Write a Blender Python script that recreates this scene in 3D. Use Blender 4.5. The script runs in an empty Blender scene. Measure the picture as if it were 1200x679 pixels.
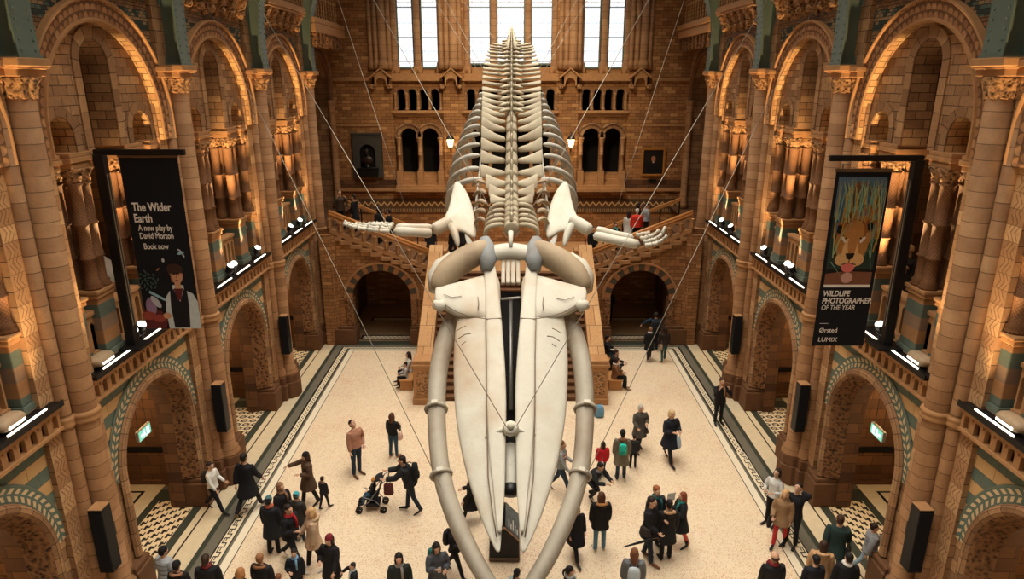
import bpy, bmesh, math, random
from mathutils import Vector, Matrix
import numpy as np
PI = math.pi
rnd = random.Random(7)
SC = bpy.context.scene
COL = SC.collection

# ---------------------------------------------------------------- camera model of the photograph
F, CX, CY, TH, EYE = 792.0, 598.5, 339.5, math.radians(17.2), 11.3
def ray(px, py):
    u = (px-CX)/F; v = (CY-py)/F
    return Vector((u, math.cos(TH)+v*math.sin(TH), -math.sin(TH)+v*math.cos(TH)))
def W(px, py, t):
    return Vector((0, 0, EYE)) + ray(px, py)*t
def on_z(px, py, z=0.0):
    d = ray(px, py); return W(px, py, (z-EYE)/d.z)
def on_y(px, py, y):
    d = ray(px, py); return W(px, py, y/d.y)

# ---------------------------------------------------------------- mesh builder
def ident(a, b, c): return (a, b, c)
class MB:
    def __init__(s, P=None):
        s.v = []; s.f = []; s.uv = []; s.m = []; s.sm = []; s.P = P or ident
    def add(s, pts, faces, m=0, sm=False, uvs=None):
        o = len(s.v)
        P = s.P
        s.v += [P(*p) for p in pts]
        for i, f in enumerate(faces):
            s.f.append([o+k for k in f]); s.m.append(m); s.sm.append(sm)
            s.uv.append(uvs[i] if uvs else None)
        return s
    def quad(s, a, b, c, d, m=0, uv=None):
        return s.add([a, b, c, d], [(0, 1, 2, 3)], m, False, [uv] if uv else None)
    def box(s, x0, x1, y0, y1, z0, z1, m=0):
        p = [(x0, y0, z0), (x1, y0, z0), (x1, y1, z0), (x0, y1, z0), (x0, y0, z1), (x1, y0, z1), (x1, y1, z1), (x0, y1, z1)]
        return s.add(p, [(0, 3, 2, 1), (4, 5, 6, 7), (0, 1, 5, 4), (1, 2, 6, 5), (2, 3, 7, 6), (3, 0, 4, 7)], m)
    def obox(s, c, half, R, m=0):
        pts = []
        for k in range(8):
            v = Vector(((1 if k & 1 else -1)*half[0], (1 if k & 2 else -1)*half[1], (1 if k & 4 else -1)*half[2]))
            pts.append(tuple(Vector(c)+R @ v))
        return s.add(pts, [(0, 2, 3, 1), (4, 5, 7, 6), (0, 1, 5, 4), (1, 3, 7, 5), (3, 2, 6, 7), (2, 0, 4, 6)], m)
    def bar(s, a, b, w, h=None, m=0, up=(0, 0, 1)):
        a = Vector(a); b = Vector(b); d = (b-a); L = d.length; d.normalize()
        u = Vector(up)
        if abs(d.dot(u)) > .98: u = Vector((0, 1, 0))
        x = d.cross(u).normalized(); z = x.cross(d)
        R = Matrix((x, d, z)).transposed()
        return s.obox((a+b)/2, (w/2, L/2, (h or w)/2), R, m)
    def grid(s, rows, cu=False, cv=False, m=0, sm=True, cap=False, uv=None):
        """rows: list of lists of points. cu closes along a row, cv closes rows."""
        nr = len(rows); nc = len(rows[0])
        pts = [p for r in rows for p in r]
        fs = []; uvs = []
        for i in range(nr if cv else nr-1):
            for j in range(nc if cu else nc-1):
                i2 = (i+1) % nr; j2 = (j+1) % nc
                fs.append((i*nc+j, i*nc+j2, i2*nc+j2, i2*nc+j))
                if uv: uvs.append([uv(i, j), uv(i, j+1), uv(i+1, j+1), uv(i+1, j)])
        if cap:
            fs.append(tuple(range(nc))[::-1]); fs.append(tuple((nr-1)*nc+k for k in range(nc)))
            if uv: uvs += [None, None]
        return s.add(pts, fs, m, sm, uvs if uv else None)
    def lathe(s, prof, c=(0, 0), seg=16, m=0, a0=0, a1=2*PI, sm=True, cap=True, wob=None):
        full = abs(a1-a0-2*PI) < 1e-6
        n = seg if full else seg+1
        rows = []
        for r, z in prof:
            row = []
            for k in range(n):
                a = a0+(a1-a0)*k/seg
                rr = wob(r, a, z) if wob else r
                row.append((c[0]+rr*math.cos(a), c[1]+rr*math.sin(a), z))
            rows.append(row)
        def uv(i, j): 
            i = min(i, len(prof)-1); return (a0+(a1-a0)*j/seg)*max(prof[i][0], .05), prof[i][1]
        return s.grid(rows, cu=full, m=m, sm=sm, cap=cap and full, uv=uv)
    def tube(s, path, rad, seg=8, m=0, cap=True, sq=1.0, sm=True, up=None):
        path = [Vector(p) for p in path]; n = len(path)
        if not hasattr(rad, '__len__'): rad = [rad]*n
        rows = []; pu = Vector(up) if up else None
        for i in range(n):
            d = (path[min(i+1, n-1)]-path[max(i-1, 0)]).normalized()
            if pu is None:
                pu = Vector((0, 0, 1)) if abs(d.z) < .9 else Vector((1, 0, 0))
            x = (pu-d*pu.dot(d)).normalized(); y = d.cross(x)
            if not up: pu = x
            rr = rad[i]; r1, r2 = (rr if hasattr(rr, '__len__') else (rr*sq, rr))
            rows.append([tuple(path[i]+x*r1*math.cos(2*PI*k/seg)+y*r2*math.sin(2*PI*k/seg)) for k in range(seg)])
        return s.grid(rows, cu=True, m=m, sm=sm, cap=cap)
    def prism(s, poly, f, lo, hi, m=0):
        """poly: 2-D outline; f(p, q, d) -> 3-D point; extruded in d from lo to hi."""
        n = len(poly)
        pts = [f(p[0], p[1], lo) for p in poly]+[f(p[0], p[1], hi) for p in poly]
        fs = [tuple(range(n)), tuple(range(2*n-1, n-1, -1))]+[(i, (i+1) % n, n+(i+1) % n, n+i) for i in range(n)]
        return s.add(pts, fs, m)
    def ball(s, c, r, seg=10, rings=7, m=0, f=None):
        rows = []
        for i in range(rings+1):
            th = PI*i/rings
            row = []
            for k in range(seg):
                a = 2*PI*k/seg
                p = Vector((math.sin(th)*math.cos(a), math.sin(th)*math.sin(a), math.cos(th)))
                if hasattr(r, '__len__'): p = Vector((p.x*r[0], p.y*r[1], p.z*r[2]))
                else: p = p*r
                if f: p = f(p)
                row.append(tuple(Vector(c)+p))
            rows.append(row)
        return s.grid(rows, cu=True, m=m)
    # arches: points of a jamb-arch-jamb path in (p, z); profile = list of (radius, depth)
    def arch_sweep(s, Q, pc, zs, zb, prof, ms, n=24, sm=False, a0=0, a1=PI, swap=False):
        rm = sum(r for r, d in prof)/len(prof)
        def path(r):
            out = []
            if zb is not None and zb < zs: out.append((pc+r*math.cos(a0), zb, -(zs-zb)))
            for k in range(n+1):
                a = a0+(a1-a0)*k/n
                out.append((pc+r*math.cos(a), zs+r*math.sin(a), rm*(a-a0)))
            if zb is not None and zb < zs: out.append((pc+r*math.cos(a1), zb, rm*(a1-a0)+zs-zb))
            return out
        for i in range(len(prof)-1):
            A = path(prof[i][0]); B = path(prof[i+1][0])
            rows = [[Q(p[0], p[1], prof[i][1]) for p in A], [Q(p[0], p[1], prof[i+1][1]) for p in B]]
            L = math.hypot(prof[i][0]-prof[i+1][0], prof[i][1]-prof[i+1][1])
            mm = ms[i] if hasattr(ms, '__len__') else ms
            s.grid(rows, m=mm, sm=sm, uv=(lambda a, b, A=A, L=L: (a*L, A[b][2])) if swap else (lambda a, b, A=A, L=L: (A[b][2], a*L)))
        return s
    def arch_plate(s, Q, d, p0, p1, z0, z1, pc, r, zs, m=0, n=24):
        """flat wall at depth d with one round-arched opening (jambs to z0)."""
        def q(a, b, c, e): s.add([Q(a[0], a[1], d), Q(b[0], b[1], d), Q(c[0], c[1], d), Q(e[0], e[1], d)], [(0, 1, 2, 3)], m)
        if pc-r-p0 > 1e-4: q((p0, z0), (pc-r, z0), (pc-r, z1), (p0, z1))
        if p1-pc-r > 1e-4: q((pc+r, z0), (p1, z0), (p1, z1), (pc+r, z1))
        for k in range(n):
            a = PI-PI*k/n; b = PI-PI*(k+1)/n
            A = (pc+r*math.cos(a), zs+r*math.sin(a)); B = (pc+r*math.cos(b), zs+r*math.sin(b))
            q(A, B, (B[0], z1), (A[0], z1))
        return s
    def build(s, name, mats, parent=None, smooth_angle=None, bevel=0, recalc=True):
        me = bpy.data.meshes.new(name)
        me.from_pydata([tuple(v) for v in s.v], [], s.f)
        if not isinstance(mats, (list, tuple)): mats = [mats]
        for k in mats: me.materials.append(k)
        me.polygons.foreach_set('material_index', s.m)
        me.polygons.foreach_set('use_smooth', s.sm)
        if recalc:
            bm = bmesh.new(); bm.from_mesh(me)
            bmesh.ops.recalc_face_normals(bm, faces=bm.faces)
            # recalc may flip loops: UVs are written afterwards by vertex
            bm.to_mesh(me); bm.free()
        me.update()
        uvl = me.uv_layers.new(name='UVMap')
        nl = len(me.loops); arr = np.zeros(nl*2, dtype=np.float32)
        vs = me.vertices
        for i, p in enumerate(me.polygons):
            u = s.uv[i]
            if u and len(u) == len(s.f[i]):
                mp = {vi: uvc for vi, uvc in zip(s.f[i], u)}
                for li in p.loop_indices:
                    c = mp[me.loops[li].vertex_index]; arr[li*2] = c[0]; arr[li*2+1] = c[1]
            else:
                nx, ny, nz = p.normal
                for li in p.loop_indices:
                    c = vs[me.loops[li].vertex_index].co
                    if abs(nz) > .75: arr[li*2] = c[0]; arr[li*2+1] = c[1]
                    elif abs(nx) > abs(ny): arr[li*2] = c[1]; arr[li*2+1] = c[2]
                    else: arr[li*2] = c[0]; arr[li*2+1] = c[2]
        uvl.data.foreach_set('uv', arr)
        o = bpy.data.objects.new(name, me); COL.objects.link(o)
        if parent is not None: o.parent = parent
        if bevel:
            b = o.modifiers.new('b', 'BEVEL'); b.width = bevel; b.segments = 2; b.limit_method = 'ANGLE'
        return o

def tag(o, label=None, cat=None, group=None, kind=None):
    if label: o['label'] = label
    if cat: o['category'] = cat
    if group: o['group'] = group
    if kind: o['kind'] = kind
    return o
def thing(name, label, cat, loc=(0, 0, 0), rz=0, group=None):
    o = bpy.data.objects.new(name, None); COL.objects.link(o)
    o.location = loc; o.rotation_euler = (0, 0, rz); o.empty_display_size = .2
    return tag(o, label, cat, group)
def struct(o, label=None, cat=None):
    return tag(o, label, cat, None, 'structure')
def copy_tree(o, parent=None):
    c = o.copy(); COL.objects.link(c)
    if parent is not None: c.parent = parent
    for ch in list(o.children): copy_tree(ch, c)
    return c
def lerp(a, b, t): return a+(b-a)*t
def interp(tab, x):
    for i in range(len(tab)-1):
        if tab[i][0] <= x <= tab[i+1][0] or (tab[i][0] >= x >= tab[i+1][0]):
            k = (x-tab[i][0])/(tab[i+1][0]-tab[i][0])
            a, b = tab[i][1], tab[i+1][1]
            if hasattr(a, '__len__'): return [lerp(p, q, k) for p, q in zip(a, b)]
            return lerp(a, b, k)
    return tab[-1][1] if abs(x-tab[-1][0]) < abs(x-tab[0][0]) else tab[0][1]

# ---------------------------------------------------------------- node helpers
class S:
    """a value socket with arithmetic"""
    def __init__(s, nt, k): s.nt = nt; s.k = k
    def op(s, o, *args):
        n = s.nt.nodes.new('ShaderNodeMath'); n.operation = o
        for i, a in enumerate((s,)+args):
            if isinstance(a, S): s.nt.links.new(a.k, n.inputs[i])
            else: n.inputs[i].default_value = a
        return S(s.nt, n.outputs[0])
    def __add__(s, o): return s.op('ADD', o)
    __radd__ = __add__
    def __sub__(s, o): return s.op('SUBTRACT', o)
    def __rsub__(s, o): return (s*-1)+o
    def __mul__(s, o): return s.op('MULTIPLY', o)
    __rmul__ = __mul__
    def __truediv__(s, o): return s.op('DIVIDE', o)
    def fr(s): return s.op('FRACT')
    def fl(s): return s.op('FLOOR')
    def ab(s): return s.op('ABSOLUTE')
    def gt(s, o): return s.op('GREATER_THAN', o)
    def lt(s, o): return s.op('LESS_THAN', o)
    def mod(s, o): return s.op('FLOORED_MODULO', o)
    def mn(s, o): return s.op('MINIMUM', o)
    def mx(s, o): return s.op('MAXIMUM', o)
    def sq(s): return s.op('SQRT')
    def between(s, a, b): return s.gt(a)*s.lt(b)

class NT:
    def __init__(s, name):
        s.mat = bpy.data.materials.new(name); s.mat.use_nodes = True
        s.nt = s.mat.node_tree; s.nt.nodes.clear()
        s.out = s.nt.nodes.new('ShaderNodeOutputMaterial')
        s.b = s.nt.nodes.new('ShaderNodeBsdfPrincipled')
        s.nt.links.new(s.b.outputs[0], s.out.inputs[0])
        s.b.inputs['Specular IOR Level'].default_value = .3
    def uv(s):
        n = s.nt.nodes.new('ShaderNodeUVMap'); n.uv_map = 'UVMap'; return n.outputs[0]
    def obj(s):
        n = s.nt.nodes.new('ShaderNodeTexCoord'); return n.outputs['Object']
    def pos(s):
        n = s.nt.nodes.new('ShaderNodeNewGeometry'); return n.outputs['Position']
    def xyz(s, v):
        n = s.nt.nodes.new('ShaderNodeSeparateXYZ'); s.nt.links.new(v, n.inputs[0])
        return [S(s.nt, o) for o in n.outputs]
    def comb(s, x, y, z=0.0):
        n = s.nt.nodes.new('ShaderNodeCombineXYZ')
        for i, a in enumerate((x, y, z)):
            if isinstance(a, S): s.nt.links.new(a.k, n.inputs[i])
            else: n.inputs[i].default_value = a
        return n.outputs[0]
    def noise(s, vec, scale=5, detail=4, rough=.55, col=False):
        n = s.nt.nodes.new('ShaderNodeTexNoise')
        if vec is not None: s.nt.links.new(vec, n.inputs['Vector'])
        n.inputs['Scale'].default_value = scale; n.inputs['Detail'].default_value = detail; n.inputs['Roughness'].default_value = rough
        return S(s.nt, n.outputs['Fac'])
    def white(s, vec):
        n = s.nt.nodes.new('ShaderNodeTexWhiteNoise'); s.nt.links.new(vec, n.inputs['Vector']); return S(s.nt, n.outputs['Value'])
    def vor(s, vec, scale, feature='F1', out='Distance'):
        n = s.nt.nodes.new('ShaderNodeTexVoronoi'); n.feature = feature; n.inputs['Scale'].default_value = scale
        if vec is not None: s.nt.links.new(vec, n.inputs['Vector'])
        return n.outputs[out]
    def ramp(s, fac, stops, interp='LINEAR'):
        n = s.nt.nodes.new('ShaderNodeValToRGB'); n.color_ramp.interpolation = interp
        s.nt.links.new(fac.k if isinstance(fac, S) else fac, n.inputs[0])
        e = n.color_ramp.elements
        while len(e) > 1: e.remove(e[-1])
        e[0].position = stops[0][0]; e[0].color = (*stops[0][1], 1)
        for p, c in stops[1:]:
            k = e.new(p); k.color = (*c, 1)
        return n.outputs[0]
    def mix(s, fac, a, b, mode='MIX'):
        n = s.nt.nodes.new('ShaderNodeMix'); n.data_type = 'RGBA'; n.blend_type = mode
        for i, v in ((0, fac), (6, a), (7, b)):
            if isinstance(v, S): v = v.k
            if hasattr(v, 'is_output'): s.nt.links.new(v, n.inputs[i])
            elif i == 0: n.inputs[0].default_value = v
            else: n.inputs[i].default_value = (*v, 1)
        return n.outputs[2]
    def col(s, c):
        if hasattr(c, 'is_output'): s.nt.links.new(c, s.b.inputs['Base Color'])
        else: s.b.inputs['Base Color'].default_value = (*c, 1)
        return s
    def rough(s, r):
        if isinstance(r, S): s.nt.links.new(r.k, s.b.inputs['Roughness'])
        else: s.b.inputs['Roughness'].default_value = r
        return s
    def bump(s, h, strength=.4, dist=.02):
        n = s.nt.nodes.new('ShaderNodeBump'); n.inputs['Strength'].default_value = strength; n.inputs['Distance'].default_value = dist
        s.nt.links.new(h.k if isinstance(h, S) else h, n.inputs['Height']); s.nt.links.new(n.outputs[0], s.b.inputs['Normal'])
        return s
    def emit(s, c, st):
        if hasattr(c, 'is_output'): s.nt.links.new(c, s.b.inputs['Emission Color'])
        else: s.b.inputs['Emission Color'].default_value = (*c, 1)
        s.b.inputs['Emission Strength'].default_value = st
        return s
    def brick(s, vec, w, h, mortar=.008, off=.5, bias=0.0):
        n = s.nt.nodes.new('ShaderNodeTexBrick'); s.nt.links.new(vec, n.inputs['Vector'])
        n.offset = off
        I = n.inputs
        I['Scale'].default_value = 1; I['Mortar Size'].default_value = mortar; I['Mortar Smooth'].default_value = .3
        I['Bias'].default_value = bias; I['Brick Width'].default_value = w; I['Row Height'].default_value = h
        I['Color1'].default_value = (0, 0, 0, 1); I['Color2'].default_value = (1, 1, 1, 1); I['Mortar'].default_value = (0, 0, 0, 1)
        return n.outputs['Color'], S(s.nt, n.outputs['Fac'])
def srgb(r, g, b):
    f = lambda c: (c/255/12.92) if c/255 <= .04045 else ((c/255+.055)/1.055)**2.4
    return (f(r), f(g), f(b))

# ---------------------------------------------------------------- materials
BUFF = [(0, srgb(140, 104, 72)), (.3, srgb(164, 124, 86)), (.55, srgb(182, 140, 98)), (.75, srgb(152, 112, 78)), (1, srgb(200, 158, 112))]
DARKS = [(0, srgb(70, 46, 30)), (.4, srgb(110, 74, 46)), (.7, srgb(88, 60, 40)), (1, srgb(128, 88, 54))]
def stone_block(name, w=.55, h=.27, cols=BUFF, mort=srgb(70, 46, 30), msize=.008, bumpd=.02):
    t = NT(name); uv = t.uv()
    c, f = t.brick(uv, w, h, msize)
    base = t.ramp(c, cols)
    n1 = t.noise(t.pos(), 1.3, 5); n2 = t.noise(t.pos(), 14, 3)
    base = t.mix(n1.k, base, srgb(120, 78, 46), 'MULTIPLY') if False else t.mix((n1*1.6-.45).mx(0).mn(1)*.35, base, srgb(104, 66, 40))
    base = t.mix((n2-.45).mx(0)*.9, base, srgb(70, 44, 28))
    base = t.mix(f, base, tuple(x*.7 for x in mort))
    return t.col(base).rough(.8).bump((1-f)*.8+n2*.4, .5, bumpd).mat
def drum(name, h=.42, cols=BUFF):
    """round shaft built of drums: joints and one tone per drum"""
    t = NT(name); u, v, _ = t.xyz(t.uv())
    hh = v/h
    w = t.white(t.comb(hh.fl(), 3.7))
    base = t.ramp(w, cols)
    n1 = t.noise(t.pos(), 3.2, 5); n2 = t.noise(t.pos(), 26, 3)
    base = t.mix((n1*1.8-.55).mx(0).mn(1)*.5, base, srgb(112, 72, 44))
    base = t.mix((n2-.5).mx(0)*.8, base, srgb(80, 52, 32))
    j = ((hh.fr()-.5).ab()).gt(.475)
    base = t.mix(j*.75, base, srgb(62, 40, 24))
    return t.col(base).rough(.75).bump((1-j)+n2*.3, .35, .015).mat
def pattern_shaft(name):
    """diaper carved shaft"""
    t = NT(name); u, v, _ = t.xyz(t.uv())
    a = ((u+v)*14).fr()-.5; b = ((u-v)*14).fr()-.5
    d = a.ab().mx(b.ab())
    n2 = t.noise(t.pos(), 9, 4)
    base = t.mix(n2.k, srgb(150, 104, 66), srgb(110, 72, 44))
    base = t.mix(d.gt(.38)*.6, base, srgb(70, 44, 26))
    return t.col(base).rough(.75).bump(d, -.8, .02).mat
def carved(name, a=srgb(176, 124, 76), b=srgb(92, 58, 34), sc=9):
    t = NT(name)
    v = t.vor(t.pos(), sc, 'SMOOTH_F1'); n = t.noise(t.pos(), sc*1.7, 5, .65)
    h = S(t.nt, v)*.9+n*.7
    return t.col(t.mix(((h-.42)*2.6).mx(0).mn(1), b, a)).rough(.8).bump(h, 1.0, .07).mat  # hollows darkened in colour to paint the shade of the carving
def plain(name, c, r=.6, var=.25, sc=6, metal=0, spec=.3, bump=0):
    t = NT(name)
    n = t.noise(t.obj(), sc, 4)
    d = tuple(x*(1-var) for x in c)
    t.col(t.mix(n.k, d, tuple(min(1, x*(1+var*.4)) for x in c))).rough(r)
    t.b.inputs['Metallic'].default_value = metal; t.b.inputs['Specular IOR Level'].default_value = spec
    if bump: t.bump(n, bump, .01)
    return t.mat
MAT = {}
MAT['block'] = stone_block('buff_stone_blocks')
MAT['block_small'] = stone_block('buff_stone_small_blocks', .42, .19)
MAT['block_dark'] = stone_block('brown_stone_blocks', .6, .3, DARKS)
MAT['brick_end'] = stone_block('end_wall_stone', .42, .155, [(0, srgb(140, 96, 58)), (.4, srgb(180, 126, 76)), (.7, srgb(158, 110, 68)), (1, srgb(206, 154, 98))])
MAT['voussoir'] = stone_block('voussoir_stone', .34, 1.5, BUFF)
MAT['soffit'] = stone_block('soffit_stone', .30, .16, [(0, srgb(188, 140, 92)), (.5, srgb(206, 160, 106)), (1, srgb(222, 180, 124))])
DRUMC = [(0, srgb(158, 116, 78)), (.3, srgb(172, 128, 88)), (.6, srgb(182, 138, 96)), (.8, srgb(164, 120, 82)), (1, srgb(192, 148, 104))]
MAT['drum'] = drum('shaft_drums', .27, DRUMC); MAT['drum_small'] = drum('small_shaft_drums', .31, DRUMC)
MAT['pattern'] = pattern_shaft('diaper_shaft')
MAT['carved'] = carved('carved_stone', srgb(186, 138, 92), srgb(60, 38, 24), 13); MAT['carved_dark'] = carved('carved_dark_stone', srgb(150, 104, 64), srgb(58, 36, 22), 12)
MAT['stone'] = plain('dressed_stone', srgb(182, 134, 88), .75, .35, 5, bump=.2)
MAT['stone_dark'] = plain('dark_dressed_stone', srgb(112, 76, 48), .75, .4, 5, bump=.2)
MAT['teal'] = plain('teal_stone', srgb(92, 108, 96), .7, .35, 6)
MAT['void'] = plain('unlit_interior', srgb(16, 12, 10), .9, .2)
MAT['black'] = plain('black_metal', srgb(22, 20, 20), .45, .2)
MAT['black_cloth'] = plain('black_fabric', srgb(18, 18, 22), .85, .3)
MAT['steel'] = plain('green_painted_steel', srgb(98, 114, 101), .45, .2, 4, spec=.5)
MAT['bone'] = None
def stripes():
    t = NT('striped_spandrel_stone'); uv = t.uv(); u, v, _ = t.xyz(uv)
    c, f = t.brick(uv, .5, .262, .006)
    k = (v-4.98)/.262
    b = (k+.0).mod(2.0)
    teal = b.gt(1.0)
    n = t.noise(t.pos(), 7, 4)
    cream = t.ramp(c, [(0, srgb(196, 156, 104)), (.5, srgb(214, 176, 124)), (1, srgb(184, 142, 94))])
    tl = t.mix(n.k, srgb(78, 96, 88), srgb(112, 124, 108))
    base = t.mix(teal, cream, tl)
    base = t.mix(f*.8, base, srgb(84, 60, 40))
    return t.col(base).rough(.75).bump(1-f, .3, .01).mat
MAT['stripes'] = stripes()
def leafband():
    """v runs 0..width over the band"""
    t = NT('leaf_pattern_band'); u, v, _ = t.xyz(t.uv())
    w = .34
    vv = v/w-.5
    k = (u*5.5+vv.ab()*1.5).fr()
    leaf = k.between(.12, .62)*vv.ab().between(.06, .33)
    n = t.noise(t.pos(), 9, 4)
    tl = t.mix(n.k, srgb(70, 88, 80), srgb(110, 122, 106))
    base = t.mix(leaf, tl, srgb(206, 180, 138))
    edge = vv.ab().gt(.42)
    base = t.mix(edge, base, srgb(104, 112, 96))
    return t.col(base).rough(.75).mat
MAT['leafband'] = leafband()
def scales():
    """three rows of fish-scale stones; v 0..w, scales shrink inwards"""
    t = NT('scale_carved_archivolt'); u, v, _ = t.xyz(t.uv())
    w = .62
    r = (v/w*4); row = r.fl()
    uu = u*5.2+row.mod(2.0)*.5
    fx = uu.fr()-.5; fy = r.fr()
    d = (fx*fx*1.6+(fy-.1)*(fy-.1)*.8).sq()
    ln = d.gt(.56)
    rr = t.white(t.comb(uu.fl(), row))
    n = t.noise(t.pos(), 11, 4)
    base = t.ramp(rr, [(0, srgb(150, 104, 70)), (.6, srgb(176, 126, 84)), (1, srgb(196, 150, 106))])
    base = t.mix((n-.4).mx(0), base, srgb(100, 66, 42))
    base = t.mix(ln*.7, base, srgb(72, 46, 30))
    return t.col(base).rough(.8).bump(1-d, .7, .05).mat
MAT['scales'] = scales()
def zigzag():
    t = NT('zigzag_pilaster_stone'); u, v, _ = t.xyz(t.uv())
    # zigzag groove along v; u is local offset
    p = (v/.34).fr(); tri = (p-.5).ab()*2
    uu = (u*3.1).fr()
    q = ((uu-.5)*1.7-tri*.55+.27)
    ln = (((q*2.2).fr()-.5).ab()).gt(.36)*((uu-.5).ab().lt(.36))
    hh = v/.28
    w = t.white(t.comb(hh.fl(), 1.3)); base = t.ramp(w, [(0, srgb(170, 126, 86)), (1, srgb(204, 162, 116))])
    j = ((hh.fr()-.5).ab()).gt(.48)
    n = t.noise(t.pos(), 8, 4)
    base = t.mix((n-.4).mx(0), base, srgb(106, 70, 42))
    base = t.mix((ln*.6).mx(j*.7), base, srgb(84, 54, 32))
    return t.col(base).rough(.75).bump(1-ln, .6, .03).mat
MAT['zigzag'] = zigzag()
def tealbrick():
    t = NT('patterned_teal_brick'); uv = t.uv(); u, v, _ = t.xyz(uv)
    c, f = t.brick(uv, .16, .075, .008)
    band = (v/.62).fr().lt(.72)
    a = t.ramp(c, [(0, srgb(54, 66, 60)), (.45, srgb(84, 98, 86)), (.55, srgb(150, 122, 88)), (1, srgb(170, 134, 96))], 'CONSTANT')
    b = t.ramp(c, [(0, srgb(126, 92, 62)), (1, srgb(150, 112, 76))])
    base = t.mix(f, t.mix(band, b, a), srgb(48, 40, 32))
    return t.col(base).rough(.75).bump(1-f, .4, .012).mat
MAT['tealbrick'] = tealbrick()
def voussoir_alt():
    t = NT('alternating_voussoirs'); u, v, _ = t.xyz(t.uv())
    k = (u/.235).mod(2.0).gt(1.0); j = ((u/.235).fr()-.5).ab().gt(.47)
    n = t.noise(t.pos(), 6, 4)
    a = t.mix(n.k, srgb(176, 122, 76), srgb(140, 94, 58)); b = t.mix(n.k, srgb(66, 58, 48), srgb(92, 82, 66))
    return t.col(t.mix(j, t.mix(k, a, b), srgb(60, 40, 26))).rough(.8).mat
MAT['vous_alt'] = voussoir_alt()
def zigband():
    t = NT('zigzag_tile_band'); u, v, _ = t.xyz(t.uv())
    x = (u/.32).fr(); tri = (x-.5).ab()*2
    y = (v-5.2)/.32
    z = ((y-tri*.6-.1).ab()).lt(.14)
    row2 = v.lt(5.09); dots = ((u/.11).fr()).lt(.5)
    cream = srgb(214, 172, 116); dark = srgb(96, 70, 48)
    base = t.mix(z, dark, cream)
    base = t.mix(row2, base, t.mix(dots, srgb(78, 78, 66), srgb(170, 128, 84)))
    return t.col(base).rough(.7).mat
MAT['zigband'] = zigband()
def terrazzo(name, cols, spots, sc=16, k=1.0):
    t = NT(name); p = t.pos()
    v = t.vor(p, sc, 'F1', 'Color'); e = S(t.nt, t.vor(p, sc, 'F1', 'Distance'))
    x, y, z = t.xyz(v)
    n = t.noise(p, .55, 3); n2 = t.noise(p, 3, 3)
    base = t.mix(n2.k, cols[0], cols[1])
    sel = x.gt(.80); base = t.mix(sel*e.lt(.44)*.75, base, spots[0])
    # denser patches of brown chips
    dense = (n-.5).mx(0)*4
    sel2 = (y+dense*.75).gt(.88); base = t.mix(sel2*e.lt(.45)*.7, base, spots[1])
    t.b.inputs['Specular IOR Level'].default_value = .45
    return t.col(base).rough(.32).mat
MAT['terrazzo'] = terrazzo('cream_terrazzo', (srgb(222, 201, 170), srgb(236, 218, 188)), (srgb(168, 112, 72), srgb(188, 118, 70)), 40)
MAT['terrazzo_dark'] = terrazzo('brown_terrazzo', (srgb(140, 112, 80), srgb(160, 130, 96)), (srgb(70, 48, 32), srgb(90, 60, 36)), 18)
MAT['marble_white'] = plain('white_mosaic', srgb(232, 220, 194), .4, .12, 9)
MAT['marble_cream'] = plain('cream_mosaic', srgb(216, 198, 164), .4, .2, 5)
MAT['marble_grey'] = plain('grey_mosaic', srgb(112, 108, 94), .4, .3, 22)
MAT['marble_green'] = plain('dark_green_mosaic', srgb(62, 66, 56), .4, .3, 16)
MAT['marble_black'] = plain('black_mosaic', srgb(22, 22, 20), .4, .2, 16)
def keypat():
    """greek key; u along, v across 0..1 (scaled UV)"""
    t = NT('greek_key_mosaic'); u, v, _ = t.xyz(t.uv())
    x = (u/.36).fr()
    dk = v.between(.12, .24).mx(0)
    a = v.between(.30, .42)*x.lt(.55)
    b = x.between(.0, .13)*v.between(.30, .88)
    c = v.between(.76, .88)*x.gt(.45).mx(x.lt(.13))
    d = x.between(.45, .58)*v.between(.30, .88)
    e = v.between(.53, .64)*x.between(.68, 1.0)
    k = a.mx(b).mx(d).mx(v.between(.76, .88)*x.gt(.45)).mx(e)
    return t.col(t.mix(k, srgb(228, 214, 184), srgb(30, 28, 24))).rough(.4).mat
MAT['key'] = keypat()
def chainpat():
    t = NT('dotted_key_mosaic'); u, v, _ = t.xyz(t.uv())
    x = (u/.2).fr()
    k = x.lt(.55)*v.between(.28, .44)
    k2 = (u/.2+.5).fr().lt(.55)*v.between(.56, .72)
    return t.col(t.mix(k.mx(k2).mx(v.lt(.12)).mx(v.gt(.88)), srgb(226, 212, 182), srgb(34, 32, 28))).rough(.4).mat
MAT['chain'] = chainpat()
def hound():
    """stepped black T pattern"""
    t = NT('stepped_mosaic'); u, v, _ = t.xyz(t.uv())
    r = v/.18; row = r.fl(); x = (u/.36+row*.5).fr(); y = r.fr()
    k = (x.between(.08, .62)*y.between(.5, .9)).mx(x.between(.3, .52)*y.between(.1, .6)).mx(x.between(.52, .8)*y.between(.1, .3))
    return t.col(t.mix(k, srgb(222, 200, 160), srgb(32, 28, 24))).rough(.4).mat
MAT['hound'] = hound()
def loops():
    t = NT('interlaced_loop_mosaic'); u, v, _ = t.xyz(t.uv())
    x = (u/.3).fr()-.5; y = (v/.3+(u/.3).fl()*.5).fr()-.5
    d = (x*x+y*y).sq()
    k = d.between(.22, .4).mx((x+y*.5).ab().lt(.07))
    return t.col(t.mix(k, srgb(220, 200, 164), srgb(32, 28, 24))).rough(.4).mat
MAT['loops'] = loops()
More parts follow.
